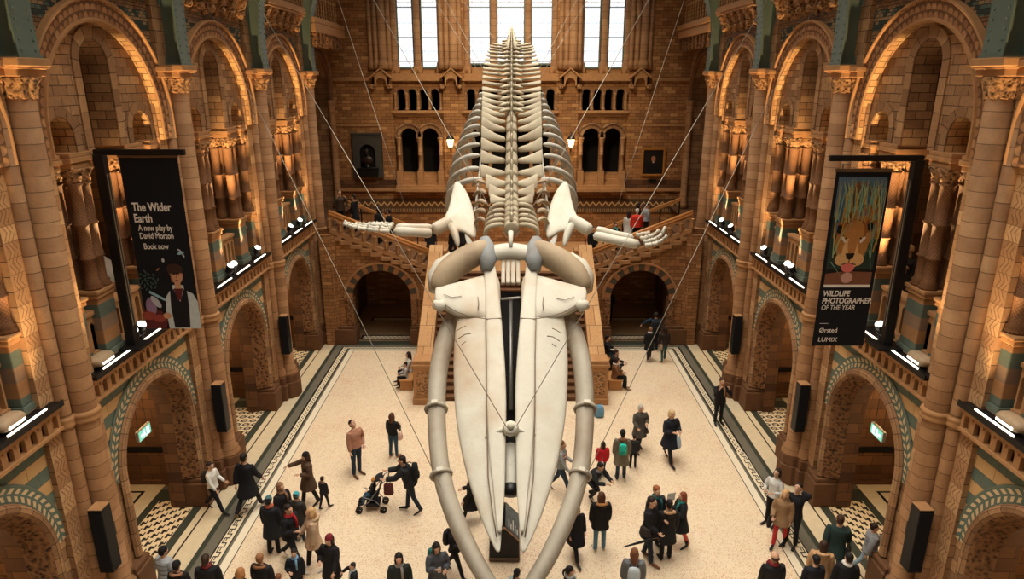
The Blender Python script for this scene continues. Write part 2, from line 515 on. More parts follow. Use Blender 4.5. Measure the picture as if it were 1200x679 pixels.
def boneM(name, c0, c1, stain):
    t = NT(name); p = t.obj()
    n = t.noise(p, 2.2, 6, .6); n2 = t.noise(p, 11, 5, .6); n3 = t.noise(p, .9, 3)
    c = t.mix(n.k, c0, c1)
    c = t.mix(((n3-.5).mx(0)*3.2).mn(.8), c, stain)
    c = t.mix((n2-.58).mx(0)*1.2, c, stain)
    return t.col(c).rough(.62).bump(n2+n*.5, .25, .02).mat
MAT['bone'] = boneM('pale_bone', srgb(178, 172, 156), srgb(206, 200, 184), srgb(172, 142, 110))
MAT['bone_rib'] = boneM('grey_rib_bone', srgb(160, 157, 147), srgb(188, 183, 170), srgb(116, 100, 82))
MAT['bone_brown'] = boneM('brown_stained_bone', srgb(140, 120, 96), srgb(176, 156, 126), srgb(88, 62, 44))
MAT['bone_grey'] = boneM('blue_grey_bone', srgb(112, 116, 118), srgb(150, 150, 146), srgb(120, 92, 68))
MAT['bone_vert'] = boneM('vertebra_bone', srgb(150, 138, 114), srgb(182, 170, 144), srgb(116, 92, 68))
MAT['bone_jaw'] = boneM('grey_jaw_bone', srgb(152, 144, 130), srgb(176, 166, 148), srgb(132, 114, 94))
MAT['led'] = NT('led_tube').col((.9, .9, .9)).emit((1, .86, .68), 4).mat
MAT['lens'] = NT('lamp_lens').col((.9, .9, .9)).emit((1, .92, .8), 2.2).mat
MAT['lamp_glow'] = NT('lantern_glass').col((.9, .7, .4)).emit((1, .72, .36), 7).mat
def glassM():
    t = NT('stained_glass_daylight'); u, v, _ = t.xyz(t.uv())
    gx = (u/.105).fr(); gy = (v/.105).fr()
    n = t.noise(t.comb(u, v), 9, 2)
    lead = ((v/1.35).fr().lt(.018)).mx(((u+.02)/.46).fr().lt(.02)*.6)
    ring = (((gx-.5)*(gx-.5)+(gy-.5)*(gy-.5)).sq()-.3).ab().lt(.1)
    big = (v/.66).fr()
    red = ring*n.gt(.55)*big.between(.3, .95); blue = ring*big.lt(.24)
    c = t.mix(red*.7, (1, 1, 1), srgb(226, 120, 84)); c = t.mix(blue*.7, c, srgb(96, 130, 160))
    c = t.mix(lead, c, srgb(100, 110, 110))
    t.col((.05, .05, .05)).rough(.3).emit(c, 1.25)
    return t.mat
MAT['glass'] = glassM()
MAT['wood'] = plain('oak_wood', srgb(196, 140, 84), .5, .3, 8)
MAT['rail'] = plain('brown_handrail', srgb(206, 142, 82), .45, .3, 8)
MAT['gilt'] = plain('gilt_frame', srgb(190, 130, 62), .4, .3, 10, metal=.4)
# ================================================================ the hall
PITCH = 5.66
YP = [11.84+PITCH*k for k in (-1, 0, 1, 2, 3)]
BAYS = [(YP[k], YP[k+1]) for k in range(4)]
SIDE = {-1: 'theatre-banner wall', 1: 'lion-banner wall'}
PIERWORD = ['pier nearest the viewer', 'pier just before the banner', 'pier just beyond the banner', 'second pier beyond the banner', 'corner pier beside the stairs']
BAYWORD = ['bay before the banner', 'banner bay', 'bay beyond the banner', 'bay beside the stairs']

def simple_box_mesh(name, boxes, mats, parent=None, bevel=0):
    m = MB()
    for b in boxes: m.box(*b)
    return m.build(name, mats, parent, bevel=bevel)

# ---- floor ------------------------------------------------------
m = MB()
m.quad((-6.85, -2, 0), (6.85, -2, 0), (6.85, 27.45, 0), (-6.85, 27.45, 0), 0)
m.quad((-13.2, -2, -.03), (13.2, -2, -.03), (13.2, 34, -.03), (-13.2, 34, -.03), 1)
floor = struct(m.build('floor', [MAT['terrazzo'], MAT['marble_grey']]))
BANDS = [(6.85, 6.875, 'marble_black'), (6.875, 7.08, 'marble_white'), (7.08, 7.15, 'marble_grey'), (7.15, 7.18, 'marble_black'),
         (7.18, 7.42, 'K'), (7.42, 7.46, 'marble_black'), (7.46, 7.74, 'marble_grey'), (7.74, 7.88, 'marble_green')]
k = 0
for x0, x1, mt in BANDS:
    k += 1
    e0, e1 = 27.45+(x0-6.85)*.75, 27.45+(x1-6.85)*.75
    m = MB()
    for s in (-1, 1):
        for ya, yb, pm in ((-2, 19, 0), (19, e0, 1)):
            yb1 = yb if pm == 0 else e1
            m.add([(s*x0, ya, 0), (s*x1, ya, 0), (s*x1, yb1, 0), (s*x0, yb, 0)], [(0, 1, 2, 3)], pm, False, [[(ya, 0), (ya, 1), (yb1, 1), (yb, 0)]])
    m.add([(-x0, e0, 0), (x0, e0, 0), (x1, e1, 0), (-x1, e1, 0)], [(0, 1, 2, 3)], 1, False, [[(-x0, 0), (x0, 0), (x1, 1), (-x1, 1)]])
    mats = [MAT['key'], MAT['chain']] if mt == 'K' else [MAT[mt], MAT[mt]]
    struct(m.build('trim_%d' % k, mats, floor))
# outer strips run straight on
k = 8
for x0, x1, mt in [(7.88, 8.34, 'marble_cream'), (8.34, 8.385, 'marble_black'), (8.385, 8.56, 'marble_cream'), (8.56, 8.8, 'marble_green')]:
    k += 1
    m = MB()
    for s in (-1, 1):
        m.quad((s*x0, -2, 0), (s*x1, -2, 0), (s*x1, 28.4, 0), (s*x0, 28.4, 0))
    struct(m.build('trim_%d' % k, MAT[mt], floor))
m = MB(); m.quad((-7.88, 28.2, -.002), (7.88, 28.2, -.002), (7.88, 28.6, -.002), (-7.88, 28.6, -.002)); struct(m.build('trim_13', MAT['marble_green'], floor))
m = MB()
for s in (-1, 1):
    for i, (a, b) in enumerate(BAYS):
        a += .95; b -= .95
        y0, y1 = a, b
        pm = (0, 1, 0, 1)[i]
        x0, x1 = 8.8, 9.88
        m.add([(s*x0, y0+.15, 0), (s*x1, y0+.15, 0), (s*x1, y1-.15, 0), (s*x0, y1-.15, 0)], [(0, 1, 2, 3)], pm, False, [[(y0, 0), (y0, 1.08), (y1, 1.08), (y1, 0)]])
        m.quad((s*8.8, y0-.4, -.004), (s*10.1, y0-.4, -.004), (s*10.1, y1+.4, -.004), (s*8.8, y1+.4, -.004), 2)
        ya, yb = BAYS[i][0]+.2, BAYS[i][1]-.2
        for j, (q, mt) in enumerate(((0, 3), (.42, 4), (.5, 3), (.85, 4), (.95, 5))):
            m.quad((s*(10.1+q), ya+q, -.012+j*.002), (s*(12.95-q), ya+q, -.012+j*.002), (s*(12.95-q), yb-q, -.012+j*.002), (s*(10.1+q), yb-q, -.012+j*.002), mt)
struct(m.build('trim_14', [MAT['loops'], MAT['hound'], MAT['marble_green'], MAT['marble_cream'], MAT['marble_black'], MAT['terrazzo_dark']], floor))

# ---- side walls ---------------------------------------------------
A_LOW, A_FACE, A_SCR = 8.6, 8.45, 8.60
R_ARCH, ZS_ARCH = 1.69, 2.9
R_BIG, ZS_BIG = 2.05, 10.38
def side_wall(s):
    Q = lambda p, z, d: (s*d, p, z)
    m = MB()
    # 0 block 1 stripes 2 block_dark 3 tealbrick 4 soffit 5 void 6 block_small 7 stone
    for i, (y0, y1) in enumerate(BAYS):
        yc = (y0+y1)/2
        for e0, e1 in ((y0, yc-R_ARCH), (yc+R_ARCH, y1)):
            m.add([Q(e0, 0, A_LOW), Q(e1, 0, A_LOW), Q(e1, ZS_ARCH, A_LOW), Q(e0, ZS_ARCH, A_LOW)], [(0, 1, 2, 3)], 0)
        m.arch_plate(Q, A_LOW, y0, y1, ZS_ARCH, 5.06, yc, R_ARCH, ZS_ARCH, 1)
        # deep soffit behind the carved order
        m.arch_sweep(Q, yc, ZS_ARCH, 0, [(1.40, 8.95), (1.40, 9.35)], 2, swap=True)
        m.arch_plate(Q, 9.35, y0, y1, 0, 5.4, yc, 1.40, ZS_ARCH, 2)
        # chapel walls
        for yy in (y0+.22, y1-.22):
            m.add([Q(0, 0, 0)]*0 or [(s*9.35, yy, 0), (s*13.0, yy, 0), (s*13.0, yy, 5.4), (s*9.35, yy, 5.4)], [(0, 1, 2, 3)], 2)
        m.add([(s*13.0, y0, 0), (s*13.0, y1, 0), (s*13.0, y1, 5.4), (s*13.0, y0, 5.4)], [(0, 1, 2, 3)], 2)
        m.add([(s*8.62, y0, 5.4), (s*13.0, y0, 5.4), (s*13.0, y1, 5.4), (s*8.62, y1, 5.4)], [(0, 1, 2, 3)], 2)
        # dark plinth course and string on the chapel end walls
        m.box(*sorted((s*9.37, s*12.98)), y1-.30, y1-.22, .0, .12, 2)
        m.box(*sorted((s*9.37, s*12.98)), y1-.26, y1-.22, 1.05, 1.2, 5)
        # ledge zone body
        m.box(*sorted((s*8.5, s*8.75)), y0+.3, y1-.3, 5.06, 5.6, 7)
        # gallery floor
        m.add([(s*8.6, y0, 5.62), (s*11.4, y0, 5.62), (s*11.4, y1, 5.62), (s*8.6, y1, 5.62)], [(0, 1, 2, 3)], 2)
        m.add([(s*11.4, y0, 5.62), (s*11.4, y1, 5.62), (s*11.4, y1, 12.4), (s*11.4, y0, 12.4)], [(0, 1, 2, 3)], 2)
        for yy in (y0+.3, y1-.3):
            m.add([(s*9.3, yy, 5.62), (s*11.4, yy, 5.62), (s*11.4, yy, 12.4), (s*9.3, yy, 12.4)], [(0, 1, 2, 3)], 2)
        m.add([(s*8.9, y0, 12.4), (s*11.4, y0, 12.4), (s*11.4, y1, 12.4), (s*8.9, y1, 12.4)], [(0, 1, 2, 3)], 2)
        # screen wall over the columns: three arched openings in one plane, cut to the big arch by depth
        def strip(p0, p1, pc, r, zs, ztop, mm=6):
            for d in (A_SCR, A_SCR+.55):
                m.arch_plate(Q, d, p0, p1, 9.93, ztop, pc, r, zs, mm, 16)
            m.arch_sweep(Q, pc, zs, 9.93, [(r, A_SCR), (r, A_SCR+.55)], 4 if r < .45 else 6, 16, swap=True)
        strip(yc-.78, yc+.78, yc, .5, 11.62, 12.75)
        strip(yc-2.3, yc-.78, yc-1.47, .40, 10.24, 12.75); strip(yc+.78, yc+2.3, yc+1.47, .40, 10.24, 12.75)
        # big arch: wall face above
        m.arch_plate(Q, A_FACE, y0, y1, ZS_BIG-.5, 13.05, yc, 2.5, ZS_BIG, 3)
        # jamb returns beside the screen
        for e0, e1 in ((y0+.3, yc-R_BIG), (yc+R_BIG, y1-.3)):
            m.box(*sorted((s*8.62, s*9.3)), e0, e1, 5.62, 9.93, 0)
        # wall behind the corbels and upper parapet
        m.add([(s*A_FACE, y0, 13.05), (s*A_FACE, y1, 13.05), (s*A_FACE, y1, 15.6), (s*A_FACE, y0, 15.6)], [(0, 1, 2, 3)], 0)
    # last dark bay beside the stairs
    y0, y1 = YP[4], 34.0
    yc = 31.4
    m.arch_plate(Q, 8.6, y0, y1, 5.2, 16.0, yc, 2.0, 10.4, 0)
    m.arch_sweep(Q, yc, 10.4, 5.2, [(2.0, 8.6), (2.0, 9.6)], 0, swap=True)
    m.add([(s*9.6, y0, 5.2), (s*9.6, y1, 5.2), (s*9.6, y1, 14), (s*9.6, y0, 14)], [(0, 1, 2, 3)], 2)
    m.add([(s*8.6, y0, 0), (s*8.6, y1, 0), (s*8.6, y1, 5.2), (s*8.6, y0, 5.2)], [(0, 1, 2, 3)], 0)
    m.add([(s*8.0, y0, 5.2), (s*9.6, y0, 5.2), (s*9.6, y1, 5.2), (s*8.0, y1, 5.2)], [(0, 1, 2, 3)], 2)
    o = m.build('wall_left' if s < 0 else 'wall_right', [MAT['block'], MAT['stripes'], MAT['block_dark'], MAT['tealbrick'], MAT['soffit'], MAT['void'], MAT['block_small'], MAT['stone']])
    struct(o)
    return o
WALLS = {s: side_wall(s) for s in (-1, 1)}

# ---- ground arches: patterned band, moulding, carved order, plinths ------
def ground_arch(s, i):
    y0, y1 = BAYS[i]; yc = (y0+y1)/2
    Q = lambda p, z, d: (s*d, p, z)
    t = thing('ground_arch', 'round ground arch with green leaf-patterned band, %s, %s' % (BAYWORD[i], SIDE[s]), 'arch', (0, yc, 0), 0, 'ground arches along the side walls')
    m = MB(); m.arch_sweep(Q, 0, ZS_ARCH, None, [(2.08, 8.58), (2.07, 8.56), (1.74, 8.56)], 0, 32)
    # let v run across the band only
    m.build('pattern_band', MAT['leafband'], t)
    m = MB()
    pr = [(1.76, 8.56), (1.74, 8.50), (1.69, 8.46), (1.61, 8.46), (1.56, 8.52)]
    m.arch_sweep(Q, 0, ZS_ARCH, 0.9, pr, 0, 32); m.build('moulding', MAT['voussoir'], t)
    m = MB()
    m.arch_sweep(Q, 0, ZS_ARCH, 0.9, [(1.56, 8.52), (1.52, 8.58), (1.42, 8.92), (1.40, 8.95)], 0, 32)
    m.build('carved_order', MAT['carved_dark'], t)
    for e in (-1, 1):
        m = MB()
        m.box(*sorted((s*8.34, s*9.42)), *sorted((e*1.44, e*2.1)), 0, .72, 0)
        m.box(*sorted((s*8.38, s*9.38)), *sorted((e*1.48, e*2.1)), .72, .86, 0)
        m.build('plinth', MAT['stone_dark'], t, bevel=.03)
for s in (-1, 1):
    for i in range(4): ground_arch(s, i)

# ---- ledges ---------------------------------------------------------
def ledge(s, i):
    y0, y1 = BAYS[i]; yc = (y0+y1)/2; h = PITCH/2-.52
    Q = lambda p, z, d: (s*d, p, z)
    t = thing('balcony_ledge', 'arcaded stone ledge with black lighting shelf, %s, %s' % (BAYWORD[i], SIDE[s]), 'ledge', (0, yc, 0), 0, 'lit ledges along the side walls')
    m = MB()
    n = 16; w = 2*h/n
    for k in range(n):
        c = -h+w*(k+.5)
        m.arch_plate(Q, 8.40, c-w/2, c+w/2, 5.12, 5.46, c, w*.26, 5.32, 0, 8)
        m.arch_sweep(Q, c, 5.32, 5.12, [(w*.26, 8.40), (w*.26, 8.49)], 0, 8)
        m.box(*sorted((s*8.37, s*8.42)), c-w*.5-.03, c-w*.5+.03, 5.36, 5.46, 0)
    m.box(*sorted((s*8.36, s*8.5)), -h, h, 5.06, 5.12, 0)
    m.box(*sorted((s*8.32, s*8.55)), -h, h, 5.46, 5.56, 0)
    m.build('arcaded_frieze', MAT['stone'], t)
    m = MB(); m.box(*sorted((s*8.5, s*8.52)), -h, h, 5.1, 5.5); m.build('recess_shade_back', MAT['stone_dark'], t)  # darker board behind the frieze, shade of its recesses put into the colour
    m = MB(); m.box(*sorted((s*8.26, s*8.74)), -h, h, 5.56, 5.63); m.box(*sorted((s*8.26, s*8.29)), -h, h, 5.63, 5.67)
    m.build('lighting_shelf', MAT['black'], t)
    m = MB()
    for c in (-1.45, 0.0, 1.45):
        m = MB(); m.box(*sorted((s*8.31, s*8.35)), c-.48, c+.48, 5.64, 5.675); m.build('led_strip', MAT['led'], t)
    return t
for s in (-1, 1):
    for i in range(4): ledge(s, i)

# ---- upper arcade: clusters of shafts, parapets, big arch -----------------
def leafy(r, a, z): return r*(1+.10*math.sin(a*6+z*9)+.06*math.sin(a*11-z*23))
def shaft_mesh(h=2.2, r=.125, rings=True):
    m = MB()
    prof = [(r*1.45, 0), (r*1.5, .05), (r*1.25, .09), (r*1.4, .13), (r*1.02, .18)]
    if rings:
        for z in (h*.30, h*.62):
            prof += [(r, z-.03), (r*1.22, z-.015), (r*1.22, z+.015), (r, z+.03)]
    prof += [(r, h-.06), (r*1.2, h-.04), (r*1.2, h), (r, h+.01)]
    m.lathe(prof, seg=12)
    return m
def capital_mesh(h=.3, r=.125):
    m = MB()
    m.lathe([(r, 0), (r*1.15, h*.2), (r*1.2, h*.4), (r*1.55, h*.62), (r*1.45, h*.7), (r*1.85, h*.92), (r*1.7, h)], seg=18, wob=leafy)
    return m
SHAFT = shaft_mesh().build('shaft', MAT['pattern']); CAP = capital_mesh().build('capital', MAT['carved'])
for o in (SHAFT, CAP): COL.objects.unlink(o)
def stripe_ped():
    t = NT('striped_pedestal_stone'); p = t.pos(); x, y, z = t.xyz(p)
    k = ((z-5.66)/.29).fl().mod(3.0); n = t.noise(p, 5, 4)
    a = t.mix(n.k, srgb(176, 128, 82), srgb(140, 98, 62)); b = t.mix(n.k, srgb(78, 92, 82), srgb(100, 108, 94)); c = t.mix(n.k, srgb(122, 96, 76), srgb(144, 116, 92))
    return t.col(t.mix(k.gt(1.5), t.mix(k.gt(.5), b, a), c)).rough(.75).mat
MAT['pedstripe'] = stripe_ped()
def cluster(s, i, off, word, respond=False):
    y0, y1 = BAYS[i]; yc = (y0+y1)/2
    t = thing('column_cluster', 'patterned arcade shafts, %s, %s, %s' % (word, BAYWORD[i], SIDE[s]), 'column', (s*8.76, yc+off, 5.63), 0, 'clustered shafts of the upper arcades')
    hw = .30 if not respond else .2
    m = MB(); D = lambda a, b: sorted((s*a, s*b))
    m.box(*D(-.2, .55), -hw-.04, hw+.04, 0, .16); m.box(*D(-.16, .52), -hw, hw, .16, 1.32)
    m.build('pedestal', MAT['pedstripe'], t, bevel=.02)
    m = MB(); m.box(*D(-.2, .55), -hw-.04, hw+.04, 1.32, 1.42); m.box(*D(-.23, .57), -hw-.07, hw+.07, 1.42, 1.5); m.build('pedestal_cap', MAT['stone'], t, bevel=.02)
    spots = [(-.03, -.15), (-.03, .15), (.36, -.15), (.36, .15)] if not respond else [(-.03, .0), (.36, .0)]
    for dx, dy in spots:
        c = SHAFT.copy(); COL.objects.link(c); c.parent = t; c.location = (s*dx, dy, 1.5)
        c2 = CAP.copy(); COL.objects.link(c2); c2.parent = c; c2.location = (0, 0, 2.2)
    m = MB(); m.box(*D(-.18, .56), -hw-.06, hw+.06, 4.0, 4.12); m.box(*D(-.22, .56), -hw-.11, hw+.11, 4.12, 4.22); m.box(*D(-.20, .56), -hw-.08, hw+.08, 4.22, 4.31)
    m.build('abacus', MAT['stone'], t, bevel=.015)
def parapet(s, i, c, hw, word):
    y0, y1 = BAYS[i]; yc = (y0+y1)/2
    Q = lambda p, z, d: (s*d, p, z)
    t = thing('balustrade', 'low arcaded balustrade, %s opening, %s, %s' % (word, BAYWORD[i], SIDE[s]), 'balustrade', (0, yc+c, 5.63), 0, 'low balustrades of the upper arcades')
    m = MB(); n = max(2, int(hw*2/.24)); w = 2*hw/n
    for k in range(n):
        p = -hw+w*(k+.5)
        for d in (8.78, 8.9): m.arch_plate(Q, d, p-w/2, p+w/2, .2, .98, p, w*.3, .76, 0, 8)
        m.arch_sweep(Q, p, .76, .2, [(w*.3, 8.78), (w*.3, 8.9)], 0, 8)
    m.box(*sorted((s*8.74, s*8.94)), -hw, hw, 0, .2)
    m.build('pierced_panel', MAT['stone'], t)
    m = MB(); m.box(*sorted((s*8.72, s*8.98)), -hw, hw, .98, 1.08); m.build('coping', MAT['stone'], t, bevel=.02)
def gallery_arch(s, i):
    y0, y1 = BAYS[i]; yc = (y0+y1)/2
    Q = lambda p, z, d: (s*d, p, z)
    t = thing('gallery_arch', 'great upper arch with scale-carved ring, %s, %s' % (BAYWORD[i], SIDE[s]), 'arch', (0, yc, 0), 0, 'great arches of the upper gallery')
    zb = 9.93
    m = MB(); m.arch_sweep(Q, 0, ZS_BIG, zb, [(2.13, 8.40), (2.47, 8.36)], 0, 40); m.build('archivolt', MAT['scales'], t)
    m = MB(); m.arch_sweep(Q, 0, ZS_BIG, zb, [(2.47, 8.36), (2.47, 8.32), (2.50, 8.30), (2.53, 8.32), (2.54, 8.46)], 0, 40, sm=False); m.build('hood_moulding', MAT['stone'], t)
    m = MB(); m.arch_sweep(Q, 0, ZS_BIG, zb, [(2.13, 8.40), (2.11, 8.36), (2.07, 8.36), (2.05, 8.40)], 0, 40); m.build('inner_moulding', MAT['stone'], t)
    m = MB(); m.arch_sweep(Q, 0, ZS_BIG, zb, [(2.05, 8.40), (2.05, 8.62)], 0, 40, swap=True); m.build('intrados', MAT['soffit'], t)
    m = MB()
    m.arch_sweep(Q, 0, 11.62, 9.93, [(.5, 8.60), (.5, 8.57), (.74, 8.57), (.74, 8.60)], 0, 20)
    for e in (-1, 1): m.arch_sweep(Q, e*1.47, 10.24, 9.93, [(.40, 8.60), (.40, 8.575), (.60, 8.575), (.60, 8.60)], 0, 16)
    m.build('opening_surround', MAT['voussoir'], t)
for s in (-1, 1):
    for i in range(4):
        cluster(s, i, -1.0, 'nearer pair'); cluster(s, i, .96, 'farther pair')
        cluster(s, i, -1.95, 'nearer wall shafts', True); cluster(s, i, 1.95, 'farther wall shafts', True)
        parapet(s, i, 0, .56, 'middle'); parapet(s, i, -1.46, .2, 'nearer side'); parapet(s, i, 1.46, .2, 'farther side')
        gallery_arch(s, i)

# ---- piers -----------------------------------------------------------
def pier(s, k):
    y = YP[k]
    t = thing('pier', '%s, clustered round shafts, %s' % (PIERWORD[k], SIDE[s]), 'pier', (s*8.35, y, 0), 0, 'clustered piers of the hall')
    D = lambda a, b: sorted((s*(a-8.35), s*(b-8.35)))
    SHF = [(8.28, 0, .23, 'drum'), (8.45, -.33, .13, 'drum_small'), (8.45, .33, .13, 'drum_small')]
    m = MB()
    m.box(*D(8.54, 8.9), -.5, .5, .9, 11.6); m.build('core', MAT['block'], t)
    for e in (-1, 1):
        m = MB()
        x = s*(8.49-8.35); y0, y1 = e*.43, e*.82
        ys = sorted((y0, y1))
        m.add([(x, ys[0], .9), (x, ys[1], .9), (x, ys[1], 11.0), (x, ys[0], 11.0)], [(0, 1, 2, 3)], 0, False, [[(0, .9), (.36, .9), (.36, 11.0), (0, 11.0)]])
        m.box(*D(8.495, 9.4), ys[0], ys[1], .9, 11.5, 1)
        m.build('zigzag_pilaster', [MAT['zigzag'], MAT['block']], t)
    for a, dy, r, mt in SHF:
        m = MB()
        prof = [(r*1.5, .9), (r*1.5, .97), (r*1.25, 1.02), (r*1.35, 1.1), (r*1.02, 1.18), (r, 4.98)]
        m.lathe(prof+[(r, 5.0), (r, 11.02)], c=(s*(a-8.35), dy), seg=24 if r > .2 else 16); sh_ = m.build('shaft', MAT[mt], t)
        m = MB()
        m.lathe([(r, 5.0), (r*1.2, 5.02), (r*1.25, 5.06), (r*1.15, 5.1), (r*1.15, 5.13), (r*1.28, 5.17), (r*1.2, 5.21), (r, 5.23)], c=(s*(a-8.35), dy), seg=24, cap=False); m.build('annulet', MAT['stone'], sh_)
        m = MB()
        h = .34
        m.lathe([(r*.98, 11.0), (r*1.08, 11.03), (r*1.05, 11.07), (r*1.25, 11.18), (r*1.2, 11.22), (r*1.5, 11.32), (r*1.45, 11.36)], c=(s*(a-8.35), dy), seg=40, wob=lambda q, a_, z: q*(1+.09*math.sin(a_*9+z*40)+.05*math.sin(a_*17-z*70)))
        m.build('capital', MAT['carved'], sh_)
    m = MB()
    m.box(*D(8.5, 8.9), -.74, .74, 11.02, 11.36); m.build('carved_frieze', MAT['carved'], t)
    m = MB(); 
    m.box(*D(8.0, 8.9), -.34, .34, 11.36, 11.5); m.box(*D(8.2, 8.9), -.70, .70, 11.36, 11.5)
    m.box(*D(7.9, 8.9), -.42, .42, 11.52, 11.66); m.box(*D(8.14, 8.9), -.76, .76, 11.5, 11.62); m.box(*D(7.95, 8.9), -.38, .38, 11.48, 11.54)
    m.build('abacus', MAT['stone'], t, bevel=.02)
    m = MB(); m.box(*D(8.34, 8.9), -.62, .62, 11.6, 15.5); m.box(*D(8.28, 8.9), -.68, .68, 13.6, 13.8); m.build('upper_pilaster', MAT['block'], t, bevel=.02)
    # plinth: stepped, follows the shafts
    m = MB()
    def octo(cx, cy, r, z0, z1):
        pr = [(cx+r*math.cos(PI/8+PI/4*j), cy+r*math.sin(PI/8+PI/4*j)) for j in range(8)]
        m.prism(pr, lambda p, q, d: (p, q, d), z0, z1)
    octo(s*(8.28-8.35), 0, .42, 0, .62); octo(s*(8.28-8.35), 0, .38, .62, .9)
    m.box(*D(8.22, 9.3), -.6, .6, 0, .6); m.box(*D(8.27, 9.3), -.55, .55, .6, .9)
    m.box(*D(8.40, 9.3), -.88, .88, 0, .58); m.box(*D(8.44, 9.3), -.85, .85, .58, .9)
    m.build('plinth', MAT['stone_dark'], t, bevel=.03)
for s in (-1, 1):
    for k in range(5): pier(s, k)

# ---- green steel ribs ---------------------------------------------------
RIBP = [(11.66, 7.99), (11.85, 8.0), (12.3, 8.01), (13.0, 8.0), (13.6, 7.93), (14.2, 7.78), (15, 7.45), (16, 6.9), (17.2, 6.0), (18.4, 4.8)]
def rib(s, k):
    y = YP[k]
    t = thing('steel_rib', 'green riveted steel rib above %s, %s' % (PIERWORD[k], SIDE[s]), 'roof rib', (0, y, 0), 0, 'green roof ribs')
    m = MB(); hw = .27
    fr = [(a, z) for z, a in RIBP]; bk = [(a+.34 if z < 13 else a+.34, z) for z, a in RIBP]
    m.prism(fr+bk[::-1], lambda p, q, d: (s*p, d, q), -.15, .15, 0); m.build('web', MAT['steel'], t)
    m = MB()
    for j, path in enumerate((fr, bk)):
        rows = []
        for a, z in path:
            o = .03 if j == 0 else -.03
            rows.append([(s*(a-o), -hw, z), (s*(a-o), hw, z), (s*a, hw, z), (s*a, -hw, z)])
        m.grid(rows, cu=True, sm=False, cap=True)
    m.box(*sorted((s*7.94, s*8.34)), -.3, .3, 11.655, 11.7)
    m.build('flange', MAT['steel'], t)
    m = MB()
    z = 11.78
    while z < 15.2:
        a = interp(RIBP, z)
        for e in (-.17, -.06, .06, .17) if False else (-.17, .17):
            m.ball((s*(a-.03), e, z), .03, 6, 4)
        z += .16
    m.build('rivet_pattern', MAT['steel'], t)
for s in (-1, 1):
    for k in range(1, 5): rib(s, k)

# ---- corbels and upper balconies -----------------------------------------
def corbels(s, i):
    y0, y1 = BAYS[i]; yc = (y0+y1)/2; h = PITCH/2-.72
    t = thing('corbel_table', 'carved corbels under the top balcony, %s, %s' % (BAYWORD[i], SIDE[s]), 'corbels', (0, yc, 0), 0, 'corbel tables under the top balconies')
    n = 6; w = 2*h/n
    for k in range(n):
        c = -h+w*(k+.5)
        m = MB()
        prof = [(8.45, 13.02), (8.36, 13.06), (8.32, 13.16), (8.24, 13.18), (8.2, 13.3), (8.1, 13.34), (8.04, 13.5), (7.98, 13.56), (7.98, 13.66), (8.45, 13.66)]
        m.prism(prof, lambda p, q, d: (s*p, d, q), c-w*.2, c+w*.2)
        m.ball((s*8.2, c, 13.2), (.12, .13, .12), 8, 6)
        m.build('corbel', MAT['carved'], t, bevel=.015)
    m = MB(); m.box(*sorted((s*7.94, s*8.5)), -h, h, 13.66, 13.74); m.box(*sorted((s*7.9, s*8.5)), -h, h, 13.74, 13.86); m.build('cornice', MAT['stone'], t, bevel=.02)
def top_balcony(s, i):
    y0, y1 = BAYS[i]; yc = (y0+y1)/2; h = PITCH/2-.72
    t = thing('top_balustrade', 'pale top balcony balustrade, %s, %s' % (BAYWORD[i], SIDE[s]), 'balustrade', (s*8.0, yc, 13.86), 0, 'top balcony balustrades')
    m = MB(); m.box(-.07, .07, -h, h, 0, .1); m.build('base_rail', MAT['stone'], t)
    m = MB(); m.box(-.08, .08, -h, h, .9, 1.0); m.build('top_rail', MAT['stone'], t)
    me = None
    for k in range(13):
        c = -h+2*h*(k+.5)/13
        if me is None:
            m = MB(); m.lathe([(.05, .1), (.06, .14), (.035, .2), (.055, .42), (.04, .7), (.06, .8), (.06, .9)], seg=8); o = m.build('baluster', MAT['soffit'], t); me = o
        else:
            o = me.copy(); COL.objects.link(o); o.parent = t
        o.location = (0, c, 0)
for s in (-1, 1):
    for i in range(1, 4): corbels(s, i); top_balcony(s, i)
# end pieces of the top balcony across the dark bay beside the stairs
for s in (-1, 1):
    t = thing('end_balcony', 'short top balcony over the dark end bay, %s' % SIDE[s], 'balcony', (s*8.1, 31.2, 12.6))
    m = MB(); m.box(-.35, .35, -2.5, 2.5, .9, 1.12); m.box(-.28, .35, -2.5, 2.5, .55, .9); m.build('slab', MAT['stone'], t, bevel=.03)
    for k in range(9):
        m = MB(); c = -2.3+4.6*k/8; m.box(-.22, .35, c-.1, c+.1, 0, .55); m.build('bracket', MAT['carved_dark'], t)
    m = MB(); m.box(-.08, .08, -2.5, 2.5, 2.1, 2.2); m.build('top_rail', MAT['stone'], t)
    for k in range(12):
        m = MB(); m.lathe([(.06, 1.12), (.07, 1.2), (.045, 1.3), (.06, 1.55), (.045, 1.9), (.07, 2.0), (.07, 2.1)], c=(0, -2.3+4.6*k/11), seg=8); m.build('baluster', MAT['soffit'], t)
for s in (-1, 1):
    t = thing('corner_shafts', 'tall dark shafts beside the deep end-bay arch, %s' % SIDE[s], 'column', (s*8.5, 31.2, 5.2))
    for e in (-1, 1):
        for q in (0, .36):
            m = MB(); m.lathe([(.18, 0), (.18, .3), (.12, .4), (.12, 4.8), (.2, 5.1), (.2, 5.2)], c=(s*.1, e*(2.15+q)), seg=10); m.build('shaft', MAT['drum_small'], t)
    m = MB(); 
    Q = lambda p, z, d: (s*(d-8.5), p, z-5.2)
    m.arch_sweep(Q, 0, 10.4, None, [(2.0, 8.58), (2.02, 8.5), (2.12, 8.46), (2.25, 8.5), (2.4, 8.5), (2.42, 8.58)], 0, 28); m.build('arch_ring', MAT['stone_dark'], t)
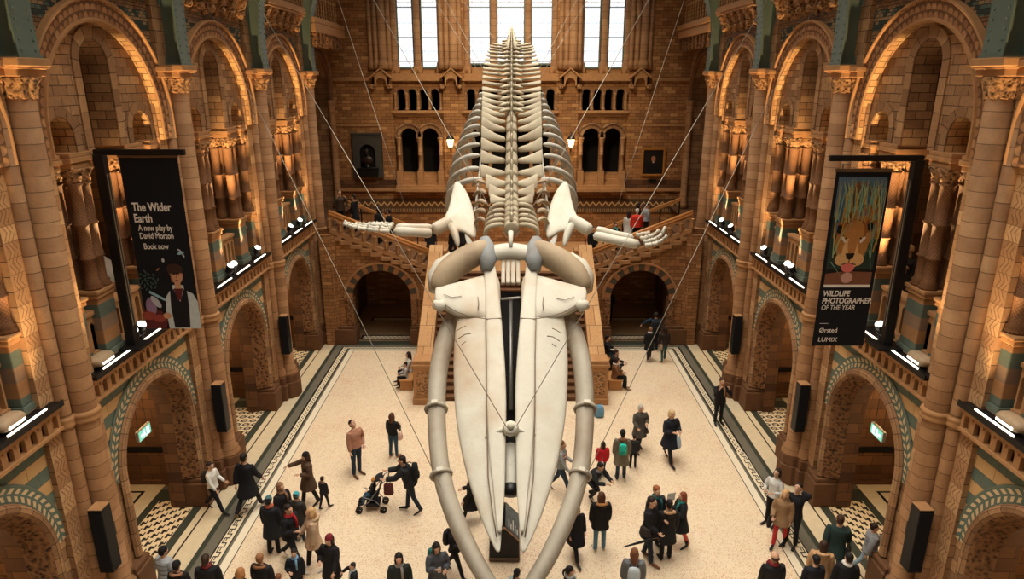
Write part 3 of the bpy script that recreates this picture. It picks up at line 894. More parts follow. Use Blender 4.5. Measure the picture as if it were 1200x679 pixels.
# ================================================================ end wall
YE = 34.0
QE = lambda p, z, d: (p, d, z)
def row_plate(m, d, x0, x1, z0, z1, ops, mt):
    ops = sorted(ops)
    cuts = [x0]+[(ops[i][0]+ops[i+1][0])/2 for i in range(len(ops)-1)]+[x1]
    for i, (pc, r, zs) in enumerate(ops): m.arch_plate(QE, d, cuts[i], cuts[i+1], z0, z1, pc, r, zs, mt, 12)
GROUPS = [('side_a', -4.5), ('centre', 0), ('side_b', 4.5)]
DOORS = {-4.5: [-5.02, -3.98], 0: [-1.53, -.51, .51, 1.53], 4.5: [3.98, 5.02]}
ARC = {-4.5: [-5.325+.55*k for k in range(4)], 0: [-1.925+.55*k for k in range(8)], 4.5: [3.675+.55*k for k in range(4)]}
HALF = {-4.5: 1.22, 0: 2.22, 4.5: 1.22}
m = MB()
m.quad((-9.6, YE, 0), (9.6, YE, 0), (9.6, YE, 6.05), (-9.6, YE, 6.05), 0)
edges = [-9.6]
for c in (-4.5, 0, 4.5): edges += [c-HALF[c], c+HALF[c]]
edges.append(9.6)
for j in range(0, 8, 2):
    m.quad((edges[j], YE, 6.05), (edges[j+1], YE, 6.05), (edges[j+1], YE, 17), (edges[j], YE, 17), 0)
for c in (-4.5, 0, 4.5):
    h = HALF[c]
    d = YE+.12
    row_plate(m, d, c-h, c+h, 6.05, 9.75, [(x, .43, 8.62) for x in DOORS[c]], 0)
    row_plate(m, d, c-h, c+h, 9.75, 11.3, [(x, .19, 10.72) for x in ARC[c]], 0)
    for x in DOORS[c]: m.arch_sweep(QE, x, 8.62, 6.05, [(.43, d), (.43, d+.45)], 1, 12)
    for x in ARC[c]: m.arch_sweep(QE, x, 10.72, 9.95, [(.19, d), (.19, d+.5)], 1, 10)
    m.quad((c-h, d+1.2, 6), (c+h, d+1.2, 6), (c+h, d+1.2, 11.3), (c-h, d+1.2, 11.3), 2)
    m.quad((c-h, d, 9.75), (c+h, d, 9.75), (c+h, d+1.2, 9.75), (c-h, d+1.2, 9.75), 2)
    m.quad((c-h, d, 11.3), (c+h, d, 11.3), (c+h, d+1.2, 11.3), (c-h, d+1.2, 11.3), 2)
    for e in (-h, h):
        m.quad((c+e, YE, 6.05), (c+e, d+1.2, 6.05), (c+e, d+1.2, 11.3), (c+e, YE, 11.3), 0)
        m.quad((c+e, YE, 11.3), (c+e, d+.6, 11.3), (c+e, d+.6, 17), (c+e, YE, 17), 1)
    # small sill panel below arcade
    m.box(c-h, c+h, YE+.02, YE+.12, 9.62, 9.78, 1)
    m.box(c-h, c+h, YE+.02, YE+.6, 11.3, 11.62, 1)
    # window head plate above frame, jamb plate
    m.quad((c-h, YE+.62, 11.6), (c+h, YE+.62, 11.6), (c+h, YE+.62, 11.92), (c-h, YE+.62, 11.92), 1)
m.box(-9.6, 9.6, YE-.1, YE+.02, 11.28, 11.42, 1)
m.box(-9.6, 9.6, YE-.06, YE+.02, 9.12, 9.22, 1) if False else None
for a, b in ((-9.6, -6.35), (6.35, 9.6)): m.box(a, b, YE-.05, YE+.02, 9.15, 9.25, 1)
m.box(-9.6, 9.6, YE-.12, YE+.02, 5.98, 6.1, 1)
for a, b in ((-9.6, -5.75), (5.75, 9.6)): m.box(a, b, YE-.03, YE+.02, 6.1, 6.55, 3)
o = m.build('wall_back', [MAT['brick_end'], MAT['stone'], MAT['void'], MAT['block_dark']]); struct(o)
m = MB(); m.quad((-9, YE-.04, 4.95), (9, YE-.04, 4.95), (9, YE-.04, 5.55), (-9, YE-.04, 5.55)); m.box(-9, 9, YE-.06, YE, 4.9, 4.96, 0); m.box(-9, 9, YE-.06, YE, 5.54, 5.6, 0)
struct(m.build('trim_15', MAT['zigband'], o))

def doorway(c, word):
    h = HALF[c]; d = YE+.12
    t = thing('arcaded_doorway', 'dark arcaded doorway with stone steps, %s' % word, 'doorway', (c, YE, 6.05), 0, 'arcaded doorways in the far wall')
    Q = lambda p, z, d_: (p-c, d_-YE, z-6.05)
    for x in DOORS[c]:
        m = MB(); m.arch_sweep(Q, x, 8.62, None, [(.43, d), (.43, d-.06), (.60, d-.06), (.62, d)], 0, 16); m.arch_sweep(Q, x, 8.62, None, [(.60, d-.06), (.62, d-.12), (.68, d-.12), (.70, d)], 0, 16)
        m.build('arch_ring', MAT['voussoir'], t)
    xs = sorted(DOORS[c]); cols = [xs[0]-.51]+[(xs[k]+xs[k+1])/2 for k in range(len(xs)-1)]+[xs[-1]+.51]
    for x in cols:
        m = MB(); m.lathe([(.12, .95), (.13, 1.0), (.085, 1.08), (.085, 1.7), (.11, 1.72), (.085, 1.75), (.085, 2.25), (.12, 2.4), (.14, 2.5), (.14, 2.57)], c=(x-c, -.02), seg=10); m.build('column', MAT['drum_small'], t)
        m = MB(); m.box(x-c-.15, x-c+.15, -.2, .15, 0, .95); m.build('column_pedestal', MAT['stone'], t, bevel=.02)
    m = MB()
    for k in range(6): m.box(-h, h, -.45+.2*k, 1.2, -.05 if k == 0 else .13*k-.02, .13*(k+1)-.02)
    m.build('steps', MAT['stone'], t)
    m = MB(); m.box(-h, h, 1.0, 1.05, .76, 3.6); m.build('doorway_shade', MAT['void'], t)  # near-black sheet painting in the unlit depth behind the arches
doorway(-4.5, 'beside the bust niche'); doorway(0, 'middle one behind the skeleton'); doorway(4.5, 'beside the portrait painting')
def blind_arcade(c, word):
    d = YE+.12
    t = thing('small_arcade', 'small arcade of dark openings with colonnettes, %s' % word, 'arcade', (c, YE, 9.8), 0, 'small arcades in the far wall')
    xs = ARC[c]
    for x in [xs[0]-.275]+[x+.275 for x in xs]:
        m = MB(); m.lathe([(.09, .1), (.09, .18), (.05, .25), (.05, .75), (.08, .85), (.1, .95)], c=(x-c, .02), seg=8); m.build('colonnette', MAT['drum_small'], t)
    Q = lambda p, z, d_: (p-c, d_-YE, z-9.8)
    for x in xs:
        m = MB(); m.arch_sweep(Q, x, 10.72, None, [(.19, d), (.19, d-.06), (.265, d-.06), (.27, d)], 0, 10); m.build('arch_ring', MAT['voussoir'], t)
    m = MB(); m.box(xs[0]-c-.42, xs[-1]-c+.42, -.12, .14, -.04, .1); m.build('sill', MAT['stone'], t, bevel=.02)
blind_arcade(-4.5, 'above the doorway beside the bust niche'); blind_arcade(0, 'middle one behind the ribs'); blind_arcade(4.5, 'above the doorway beside the portrait')
# windows
WIN = {-4.5: [(-5.4, -4.72), (-4.25, -3.52)], 0: [(-1.95, -1.02), (-.62, .62), (1.02, 1.95)], 4.5: [(3.52, 4.25), (4.72, 5.4)]}
wn = 0
for c in (-4.5, 0, 4.5):
    h = HALF[c]; d = YE+.62
    for a, b in WIN[c]:
        wn += 1
        w = MB(); zl = 11.92 if c else 12.1
        for q0, q1, z0, z1 in ((a-.06, a, zl, 17), (b, b+.06, zl, 17), (a, b, zl-.08, zl)): w.box(q0, q1, d-.05, d+.06, z0, z1)
        for z in (13.27, 14.62, 15.97): w.box(a, b, d-.02, d+.02, z-.02, z+.02)
        wo = struct(w.build('window_%d' % wn, MAT['steel']))
        g = MB(); g.quad((a, d+.02, zl), (b, d+.02, zl), (b, d+.02, 17), (a, d+.02, 17)); g.build('stained_glass', MAT['glass'], wo)
    m = MB()
    segs = [(c-h, WIN[c][0][0]-.06)]+[(WIN[c][k][1]+.06, WIN[c][k+1][0]-.06) for k in range(len(WIN[c])-1)]+[(WIN[c][-1][1]+.06, c+h)]
    for a, b in segs: m.box(a, b, d-.05, d+.1, 11.6, 17, 0)
    struct(m.build('wall_mullion', MAT['block_dark'], o))
    for j, (a, b) in enumerate(segs):
        x = (a+b)/2
        t = thing('window_shaft', 'tall stone shaft with moulded base between the far windows', 'column', (x, YE+.4, 11.62), 0, 'tall shafts between the far windows')
        for dx, dy, r in ((0, 0, .15),) if b-a < .55 else ((0, 0, .15), (-.24, .1, .09), (.24, .1, .09)):
            m = MB(); m.lathe([(r*1.6, 0), (r*1.6, .3), (r*1.3, .4), (r*1.4, .46), (r, .55), (r, 5.4)], c=(dx, dy), seg=12); m.build('shaft', MAT['drum_small'], t)
        m = MB(); m.box(-.2, .2, -.22, .2, 0, .32); m.build('base_block', MAT['stone'], t, bevel=.02)
# gabled buttresses
for x, word in ((-6.2, 'outermost, nearer the bust niche'), (-2.85, 'between the bust doorway and the skeleton'), (2.85, 'between the skeleton and the portrait doorway'), (6.2, 'outermost, above the portrait')):
    t = thing('gabled_buttress', 'small gabled stone canopy carrying window shafts, %s' % word, 'gable', (x, YE, 11.05), 0, 'gabled canopies on the far wall')
    m = MB(); Q = lambda p, z, d: (p, d, z)
    m.arch_plate(Q, -.28, -.4, .4, 0, .42, 0, .24, .12, 0, 10); m.arch_sweep(Q, 0, .12, 0, [(.24, -.28), (.24, -.05)], 0, 10)
    m.prism([(-.4, .42), (.4, .42), (0, .72)], lambda p, q, d: (p, d, q), -.28, 0); m.box(-.4, -.3, -.28, 0, 0, .42); m.box(.3, .4, -.28, 0, 0, .42)
    m.build('canopy', MAT['stone'], t)
    for e in (-1, 1):
        m = MB(); m.bar((e*.52, -.17, .36), (0, -.17, .80), .36, .07, up=(0, 0, 1)); m.build('coping', MAT['stone'], t, bevel=.01)
        m = MB(); m.box(e*.42-.1, e*.42+.1, -.34, 0, -.12, .08); m.build('corbel', MAT['carved'], t, bevel=.02)
    m = MB(); m.ball((0, -.18, .92), (.09, .09, .12), 8, 6, f=lambda p: p*(1+.2*math.sin(9*p.x+40*p.z))); m.build('finial', MAT['carved'], t)
    for dx, r in ((-.2, .12), (.12, .2), (.42, .1), (-.46, .1)):
        m = MB(); m.lathe([(r*1.5, .75), (r*1.5, 1.0), (r*1.2, 1.1), (r, 1.2), (r, 6)], c=(dx, -.02), seg=14); m.build('shaft', MAT['drum_small'], t)
# niche with bust, portrait, wall lanterns
t = thing('bust_niche', 'grey marble wall niche holding a dark bust', 'niche', (-7.08, YE, 6.66))
m = MB(); Q = lambda p, z, d: (p, d, z)
m.arch_plate(Q, -.12, -.74, .74, .5, 2.1, 0, .38, 1.25, 0, 16); m.arch_sweep(Q, 0, 1.25, .5, [(.38, -.12), (.38, .0)], 1, 16)
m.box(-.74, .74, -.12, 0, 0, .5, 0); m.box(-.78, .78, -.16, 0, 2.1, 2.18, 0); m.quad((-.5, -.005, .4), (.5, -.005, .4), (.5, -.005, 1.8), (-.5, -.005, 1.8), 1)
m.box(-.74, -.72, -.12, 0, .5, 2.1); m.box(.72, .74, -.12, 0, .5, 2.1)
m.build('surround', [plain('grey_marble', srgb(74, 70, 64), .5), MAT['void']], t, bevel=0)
m = MB(); m.box(-.5, .5, -.3, -.1, .08, .44); m.box(-.54, .54, -.34, -.1, .44, .5); m.build('plinth', MAT['black'], t, bevel=.02)
t2 = thing('bust', 'dark bronze bust standing in the grey niche', 'bust', (-7.08, YE-.2, 7.165))
m = MB(); m.lathe([(.16, 0), (.16, .06), (.09, .1), (.1, .16)], seg=12); m.build('socle', MAT['black'], t2)
m = MB(); m.ball((0, 0, .36), (.30, .15, .24), 12, 8); m.tube([(0, 0, .5), (0, -.02, .68)], [.1, .08], 10); m.ball((0, -.04, .78), (.105, .13, .15), 12, 8); m.ball((0, -.17, .77), (.02, .03, .03), 6, 4); m.ball((0, -.1, .68), (.07, .07, .06), 8, 6)
m.build('figure', plain('bronze', srgb(58, 48, 40), .35, .3, metal=.5), t2)
t = thing('portrait_painting', 'gilt framed dark portrait hanging on the far wall', 'painting', (7.08, YE-.05, 6.72))
m = MB()
for a, b, c_, d_ in ((-.6, .6, 0, .12), (-.6, .6, 1.28, 1.4), (-.6, -.48, .12, 1.28), (.48, .6, .12, 1.28)): m.box(a, b, -.06, .05, c_, d_)
m.build('frame', MAT['gilt'], t, bevel=.03)
m = MB(); m.box(-.48, .48, 0, .04, .12, 1.28); m.build('canvas', plain('dark_canvas', srgb(30, 22, 16), .6), t)
m = MB()
m.prism([(-.36, .14), (.36, .14), (.3, .55), (.14, .72), (-.14, .72), (-.3, .55)], lambda p, q, d: (p, d, q), -.012, 0, 0)
m.prism([(.11*math.cos(a*PI/8), .86+.14*math.sin(a*PI/8)) for a in range(16)], lambda p, q, d: (p, d, q), -.016, 0, 1)
m.prism([(-.05, .66), (.05, .66), (.03, .76), (-.03, .76)], lambda p, q, d: (p, d, q), -.018, 0, 2)
m.build('sitter', [plain('paint_coat', srgb(20, 16, 14), .6), plain('paint_face', srgb(170, 116, 80), .6), plain('paint_collar', srgb(180, 160, 130), .6)], t)
m = MB(); m.box(7.08-.2, 7.08+.2, YE-.06, YE, 6.4, 6.58); tag(m.build('picture_label', MAT['black']), 'small black plaque under the portrait', 'plaque')
for x, word in ((-2.95, 'beside the bust doorway'), (2.95, 'beside the portrait doorway')):
    t = thing('wall_lantern', 'lit black wall lantern, %s' % word, 'lantern', (x, YE-.35, 8.0), 0, 'wall lanterns on the far wall')
    m = MB(); m.tube([(0, .35, .05), (0, .2, -.1), (0, 0, 0), (0, 0, .2)], .025, 6); m.build('bracket', MAT['black'], t)
    m = MB(); m.lathe([(.1, .2), (.17, .55)], seg=6, sm=False); m.build('glass', MAT['lamp_glow'], t)
    m = MB(); m.lathe([(.21, .55), (.2, .6), (.06, .78), (.02, .82), (.02, .9)], seg=6, sm=False)
    for k in range(6):
        a = 2*PI*k/6; m.bar((.1*math.cos(a), .1*math.sin(a), .2), (.175*math.cos(a), .175*math.sin(a), .56), .015)
    m.build('cap', MAT['black'], t)

# ================================================================ stairs
LAND = 3.35; SLOPE = .404
# main flight
t = thing('main_staircase', 'wide brown stone staircase rising behind the whale skull to the landing', 'staircase', (0, 22.6, 0))
N = 20
for k in range(N):
    m = MB(); m.box(-3.0, 3.0, .29*k, .29*k+.31, max(0, LAND/N*k-.3), LAND/N*(k+1)-.05, 0); m.box(-3.0, 3.0, .29*k-.03, .29*k+.31, LAND/N*(k+1)-.05, LAND/N*(k+1), 0)
    m.build('step', [MAT['stone_dark']], t)
STONE_WARM = stone_block('pale_orange_coping', .5, .9, [(0, srgb(196, 146, 96)), (1, srgb(214, 168, 116))], srgb(120, 80, 48), .01)
for s in (-1, 1):
    m = MB()
    ya, yb, za, zb = .25, 5.8, 1.3, LAND+1.05
    x0, x1 = sorted((s*2.98, s*3.42))
    m.prism([(ya, 0), (yb, 0), (yb, zb), (ya, za)], lambda p, q, d: (d, p, q), x0, x1); m.build('parapet_wall', MAT['block'], t)
    m = MB(); x0, x1 = sorted((s*2.9, s*3.5))
    m.prism([(ya, za), (yb, zb), (yb, zb+.14), (ya, za+.14)], lambda p, q, d: (d, p, q), x0, x1); m.build('coping', STONE_WARM, t, bevel=.03)
    m = MB(); x0, x1 = sorted((s*2.86, s*3.52)); xx = sorted((s*2.82, s*3.56))
    m.box(x0, x1, -.3, .36, .25, 1.45); m.box(*xx, -.35, .4, 0, .25); m.box(*xx, -.35, .4, 1.45, 1.58); m.box(x0, x1, -.3, .36, 1.58, 1.72)
    nwl = m.build('newel', MAT['stone'], t, bevel=.02)
    m = MB(); m.box(x0+.12, x1-.12, -.33, -.28, .4, 1.3); m.build('carved_panel', MAT['carved'], nwl, bevel=.02)

# landing and side flights
m = MB(); m.box(-9.4, 9.4, 31.05, 34, 2.95, LAND, 0); m.box(-3.45, 3.45, 28.4, 31.05, 2.95, LAND, 0)
m.quad((-3.4, 28.5, 0), (3.4, 28.5, 0), (3.4, 28.5, 2.95), (-3.4, 28.5, 2.95), 1)
tag(m.build('stair_landing', [MAT['stone'], MAT['block_dark']]), 'stone half landing at the top of the main staircase', 'landing')
def shear(s, y):  # local p measured outwards from the landing newel
    return lambda p, z, d: (s*(3.45+p), d, z+SLOPE*p)
for s in (-1, 1):
    word = 'towards the %s' % SIDE[s]
    t = thing('side_flight', 'side flight of brown steps, climbing %s' % word, 'staircase', (0, 0, 0), 0, 'side stair flights')
    n = 11; tr = 4.5/n
    for k in range(n):
        m = MB(); x0, x1 = sorted((s*(3.45+tr*k), s*(3.45+tr*(k+1)+.03)))
        m.box(x0, x1, 28.55, 31.05, LAND+SLOPE*tr*k-.25, LAND+SLOPE*tr*(k+1)); m.build('step', MAT['stone_dark'], t)
    m = MB(); m.box(*sorted((s*7.95, s*9.4)), 28.55, 31.05, 4.9, 5.17); m.build('top_landing', MAT['stone_dark'], t)
    # front wall under the flight with its arch
    wall = MB()
    Q = QE
    pc = s*5.68
    xa, xb = sorted((s*3.1, s*8.2))
    wall.arch_plate(Q, 28.4, xa, xb, 0, 3.45, pc, 1.32, 2.1, 0, 28)
    A = [(s*3.1, 3.45), (s*3.45, 3.45), (s*7.95, 3.45+SLOPE*4.3), (s*8.2, 3.45+SLOPE*4.3), (s*8.2, 3.45)]
    wall.add([(x, 28.4, z) for x, z in A], [(0, 1, 2, 3, 4)], 0)
    wall.quad((s*3.1, 28.4, 0), (s*3.1, 28.62, 0), (s*3.1, 28.62, 3.45), (s*3.1, 28.4, 3.45), 0)
    wall.arch_sweep(Q, pc, 2.1, 0, [(1.3, 28.4), (1.3, 29.3)], 1, 28, swap=True)
    # passage behind the arch
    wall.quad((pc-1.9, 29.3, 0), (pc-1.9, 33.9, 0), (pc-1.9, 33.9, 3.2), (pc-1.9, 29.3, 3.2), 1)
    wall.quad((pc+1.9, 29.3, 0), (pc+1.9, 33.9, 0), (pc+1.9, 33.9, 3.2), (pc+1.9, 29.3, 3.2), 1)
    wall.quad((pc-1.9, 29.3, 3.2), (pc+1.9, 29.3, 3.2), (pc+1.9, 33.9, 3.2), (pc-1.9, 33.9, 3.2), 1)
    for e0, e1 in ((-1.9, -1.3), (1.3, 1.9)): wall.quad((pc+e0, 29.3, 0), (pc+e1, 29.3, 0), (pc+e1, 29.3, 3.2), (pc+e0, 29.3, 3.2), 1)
    wall.box(*sorted((s*7.7, s*8.2)), 28.12, 28.4, 0, 5.0, 0); wall.box(*sorted((s*7.55, s*7.75)), 28.25, 28.4, 0, 5.0, 0)
    for a, b in ((s*3.55, pc-s*1.62), (pc+s*1.62, s*7.6)): wall.box(*sorted((a, b)), 28.33, 28.42, 2.0, 2.08, 0)
    struct(wall.build('wall_stair_%s' % ('left' if s < 0 else 'right'), [MAT['brick_end'], MAT['block_dark']]))
    a = thing('stair_arch', 'round arch of alternating dark and orange stones under the flight %s' % word, 'arch', (pc, 28.4, 0), 0, 'arches under the side flights')
    Q0 = lambda p, z, d: (p, d-28.4, z)
    m = MB(); m.arch_sweep(Q0, 0, 2.1, None, [(1.29, 28.38), (1.29, 28.34), (1.58, 28.34), (1.58, 28.4)], 0, 40); m.build('voussoirs', MAT['vous_alt'], a)
    m = MB(); m.arch_sweep(Q0, 0, 2.1, None, [(1.58, 28.4), (1.58, 28.3), (1.65, 28.3), (1.67, 28.4)], 0, 40); m.build('hood_moulding', MAT['stone'], a)
    for e in (-1, 1):
        m = MB(); m.box(*sorted((e*1.27, e*1.56)), -.1, .4, .8, 2.1); m.build('jamb', MAT['carved_dark'], a, bevel=.03)
        m = MB(); m.box(*sorted((e*1.2, e*2.15)), -.3, .6, 0, .72); m.box(*sorted((e*1.24, e*2.15)), -.22, .6, .72, .85); m.build('plinth', MAT['stone_dark'], a, bevel=.03)
    # balustrade
    b = thing('stair_balustrade', 'sloping arcaded stone balustrade with ribbed handrail, flight %s' % word, 'balustrade', (0, 0, 0), 0, 'balustrades of the side flights')
    L = 4.3; n = 9; w = L/n; SH = shear(s, 0)
    m = MB()
    for k in range(n):
        p = w*(k+.5)
        for d in (28.36, 28.5): m.arch_plate(SH, d, p-w/2, p+w/2, .18, .72, p, w*.3, .5, 0, 8)
        m.arch_sweep(SH, p, .5, .18, [(w*.3, 28.36), (w*.3, 28.5)], 0, 8)
    m.build('arcaded_panel', MAT['stone'], b)
    for k in range(n+1):
        p = w*k; m = MB(); x = s*(3.45+p); z = LAND+SLOPE*p
        m.lathe([(.06, .2), (.04, .26), (.04, .5), (.07, .56), (.07, .6)], c=(0, 0), seg=8)
        oo = m.build('colonnette', MAT['stone'], b); oo.location = (x, 28.32, z)
    for o_ in list(b.children):
        if o_.name.startswith('arcaded_panel'): o_.location = (0, 0, LAND)
    m = MB()
    for i, (zz, r) in enumerate(((.79, .085), (.9, .07))):
        m.tube([SH(0, LAND+zz, 28.43), SH(L, LAND+zz, 28.43)], r, 10)
    m.build('handrail', MAT['rail'], b)
    m = MB()
    m.prism([(0, -.02), (L, SLOPE*L-.02), (L, SLOPE*L+.18), (0, .18)], lambda p, q, d: (s*(3.45+p), d, LAND+q), 28.3, 28.52); m.build('base_string', MAT['stone'], b)
    m = MB()
    for k in range(n+1):
        p = L*(k+.5)/(n+1); z = LAND+SLOPE*(p-.25)-.1
        m.box(*sorted((s*(3.45+p-.28), s*(3.45+p+.24))), 28.26, 28.42, z-.08, z+.1)
    m.build('stepped_corbels', MAT['stone'], b, bevel=.015)
    nw = thing('landing_newel', 'square carved stone newel post at the foot of the flight %s' % word, 'newel post', (s*3.1, 28.5, LAND), 0, 'landing newel posts')
    m = MB(); m.box(-.36, .36, -.3, .3, -.3, .72); m.box(-.42, .42, -.36, .36, -.42, -.3); m.build('post', MAT['stone'], nw, bevel=.02)
    m = MB(); m.box(-.41, .41, -.35, .35, .72, .82); m.box(-.36, .36, -.3, .3, .82, .98); m.build('cap', MAT['stone'], nw, bevel=.03)
    m = MB(); m.box(-.24, .24, -.34, -.3, .06, .6); m.build('carved_panel', MAT['carved'], nw, bevel=.02)
    hr = thing('rear_handrail', 'wooden handrail on black posts along the rear of the flight %s' % word, 'handrail', (0, 0, 0), 0, 'rear handrails of the side flights')
    m = MB(); m.bar(SH(0, LAND+.95, 31.0), SH(4.4, LAND+.95, 31.0), .1, .14); m.build('rail', MAT['rail'], hr)
    for k in range(6):
        p = .05+4.3*k/5; m = MB(); m.bar(SH(p, LAND+.05, 31.0), SH(p, LAND+.9, 31.0), .05); m.build('post', MAT['black'], hr)
# passage floors
m = MB()
for s in (-1, 1):
    pc = s*5.68
    m.quad((pc-1.9, 28.6, .0), (pc+1.9, 28.6, .0), (pc+1.9, 34, .0), (pc-1.9, 34, .0), 0)
    for y in (28.75, 31.2):
        m.quad((pc-1.2, y, .006), (pc+1.2, y, .006), (pc+1.2, y+.6, .006), (pc-1.2, y+.6, .006), 2)
        m.add([(pc-1.1, y+.1, .01), (pc+1.1, y+.1, .01), (pc+1.1, y+.5, .01), (pc-1.1, y+.5, .01)], [(0, 1, 2, 3)], 1, False, [[(0, 0), (2.2, 0), (2.2, 1), (0, 1)]])
struct(m.build('trim_16', [MAT['terrazzo_dark'], MAT['chain'], MAT['marble_black']], floor))
# ================================================================ the whale skeleton
WH = thing('whale_skeleton', 'huge pale whale skeleton diving head first on wires above the hall', 'skeleton', (0, 0, 0))
# skull frame: origin at the back of the skull, u runs forward and down, n is the back side
SK_O = Vector((0, 12.1, 8.2)); SK_T = Vector((0, 8.0, 5.05))
SK_U = (SK_T-SK_O).normalized(); SK_N = Vector((0, SK_U.z, -SK_U.y)); SK_L = (SK_T-SK_O).length
if SK_N.z < 0: SK_N = -SK_N
def sk(x, u, n=0.0): return SK_O+Vector((x, 0, 0))+SK_U*u+SK_N*n
def on_sk(px, py, n=0.0):
    """(x, u) on the skull plane for a point of the photograph"""
    d = ray(px, py); o = Vector((0, 0, EYE)); p0 = SK_O+SK_N*n
    t = (p0-o).dot(SK_N)/d.dot(SK_N); q = o+d*t-SK_O
    return q.x, q.dot(SK_U)
def mirror(pts): return [(-x, u) for x, u in pts]
def lobe(name, stations, mat, parent, seg=14, n_off=0.0, flip=1, smooth=True):
    """loft: stations of (u, x_in, x_out, thick_up, thick_down, skew_n)"""
    m = MB(); rows = []
    for u, a, b, tu, td, sk_n in stations:
        c = (a+b)/2; h = (b-a)/2; row = []
        for k in range(seg):
            th = 2*PI*k/seg
            cx, sx = math.cos(th), math.sin(th)
            e = .62
            X = c+h*math.copysign(abs(cx)**e, cx)
            Nn = (tu if sx > 0 else td)*math.copysign(abs(sx)**e, sx)
            row.append(tuple(sk(flip*X, u, n_off+Nn+sk_n*(X-a)/(b-a+1e-6))))
        rows.append(row)
    m.grid(rows, cu=True, cap=True)
    o = m.build(name, mat, parent)
    sd = o.modifiers.new('s', 'SUBSURF'); sd.levels = 1; sd.render_levels = 1
    return o
def px_u(py): return on_sk(598.5, py)[1]
def st(py, xin, xout, tu, td, s=0): 
    return (px_u(py), abs(on_sk(xin, py)[0]), abs(on_sk(xout, py)[0]), tu, td, s)
for f in (-1, 1):
    # maxilla: long tapering plate of the upper jaw
    S_ = [st(338, 586, 545, .10, .12, -.1), st(365, 586, 534, .11, .14, -.16), st(400, 585, 530, .11, .14, -.18), st(440, 585, 530, .11, .14, -.18), st(480, 586, 532, .10, .13, -.16), st(520, 587, 538, .09, .12, -.13),
          st(555, 588, 546, .08, .10, -.1), st(590, 589, 557, .07, .08, -.07), st(620, 588, 568, .05, .06, -.04), st(640, 587, 578, .03, .04, -.02), st(648, 586, 582, .015, .02, 0)]
    lobe('maxilla', S_, MAT['bone'], WH, 16, 0, f)
    # premaxilla: raised strip along the inner edge
    S_ = [st(302, 579, 567, .05, .10), st(330, 583, 567, .09, .10), st(360, 587, 568, .10, .10), st(400, 590, 570, .10, .10), st(440, 593, 570, .09, .1), st(480, 594, 570, .09, .1), st(520, 593, 572, .08, .1), st(548, 592.5, 574, .07, .1), st(575, 592, 578, .05, .08), st(600, 590, 580, .04, .06), st(630, 588, 583, .03, .04)]
    lobe('premaxilla', [(u, a, b, tu*.55, td, q) for u, a, b, tu, td, q in S_], MAT['bone'], WH, 12, .085, f)
    # orbital plate of the frontal bone with its hooked outer end
    m = MB()
    sec = []
    for px, ya, yb, th in ((588, 318, 380, .13), (570, 322, 376, .14), (552, 326, 374, .13), (536, 331, 371, .12), (525, 334, 363, .12), (518, 335, 361, .13), (512, 337, 358, .13), (510, 340, 352, .10)):
        x, u0 = on_sk(px, ya); _, u1 = on_sk(px, yb); x = abs(x); row = []
        for k in range(12):
            a = 2*PI*k/12; row.append(tuple(sk(f*x, (u0+u1)/2+(u1-u0)/2*math.copysign(abs(math.cos(a))**.6, math.cos(a)), -.02+th*math.copysign(abs(math.sin(a))**.7, math.sin(a)))))
        sec.append(row)
    m.grid(sec, cu=True, cap=True); o = m.build('frontal_plate', MAT['bone'], WH); o.modifiers.new('s', 'SUBSURF').render_levels = 2
    m = MB()   # hook under the eye socket
    P = [on_sk(px, py) for px, py in ((521, 357), (516, 360), (512, 358), (511, 354))]
    m.tube([sk(f*abs(x), u, .02) for x, u in P], [.10, .11, .10, .05], 8); m.build('lacrimal_hook', MAT['bone'], WH)
    # thick arched brow (supraoccipital wing to the zygomatic process)
    P = [on_sk(px, py) for px, py in ((577, 294), (566, 299), (552, 304), (538, 311), (525, 320), (516, 330), (510, 341))]
    R_ = [.17, .22, .24, .25, .24, .20, .12]
    m = MB(); path = [sk(f*abs(x), u, .16-.03*i) for i, (x, u) in enumerate(P)]
    m.tube(path, R_, 14); o = m.build('brow_wing', MAT['bone_brown'], WH); o.modifiers.new('s', 'SUBSURF').render_levels = 1
    # squamosal behind the brow
    P = [on_sk(px, py) for px, py in ((545, 300), (530, 301), (519, 306), (511, 316), (508, 330))]
    m = MB(); m.tube([sk(f*abs(x), u, -.12-.05*i) for i, (x, u) in enumerate(P)], [.12, .2, .22, .2, .12], 12); m.build('squamosal', MAT['bone'], WH)
    # parietal crest, grey stained
    P = [on_sk(px, py) for px, py in ((568, 288), (571, 298), (572, 310), (570, 322))]
    m = MB(); m.tube([sk(f*abs(x), u, .2-.03*i) for i, (x, u) in enumerate(P)], [.10, .16, .17, .10], 10); m.build('parietal', MAT['bone_grey'], WH)
# occipital shield and nasal bones
m = MB(); rows = []
for px in range(-5, 6):
    x = px/5*.72; row = []
    for k in range(10):
        a = 2*PI*k/10; row.append(tuple(sk(x, -.02+.10*abs(px/5)+.17*math.cos(a), .14+.14*math.sin(a)-.05*abs(px/5))))
    rows.append(row)
m.grid(rows, cu=True, cap=True); o = m.build('occipital_shield', MAT['bone'], WH); o.modifiers.new('s', 'SUBSURF').render_levels = 1
for x0, x1 in ((-.17, -.10), (-.085, -.005), (.005, .085), (.10, .17)):
    m = MB(); u0, u1 = px_u(303), px_u(333); w = (x1-x0)/2; c = (x0+x1)/2
    m.grid([[tuple(sk(c+w*q*(1 if i else .8), lerp(u0, u1, i/3), h)) for q, h in ((-1, -.05), (1, -.05), (1, .1-.02*i), (-1, .1-.02*i))] for i in range(4)], cu=True, cap=True, sm=False)
    m.build('nasal_bone', MAT['bone'], WH, bevel=.02)
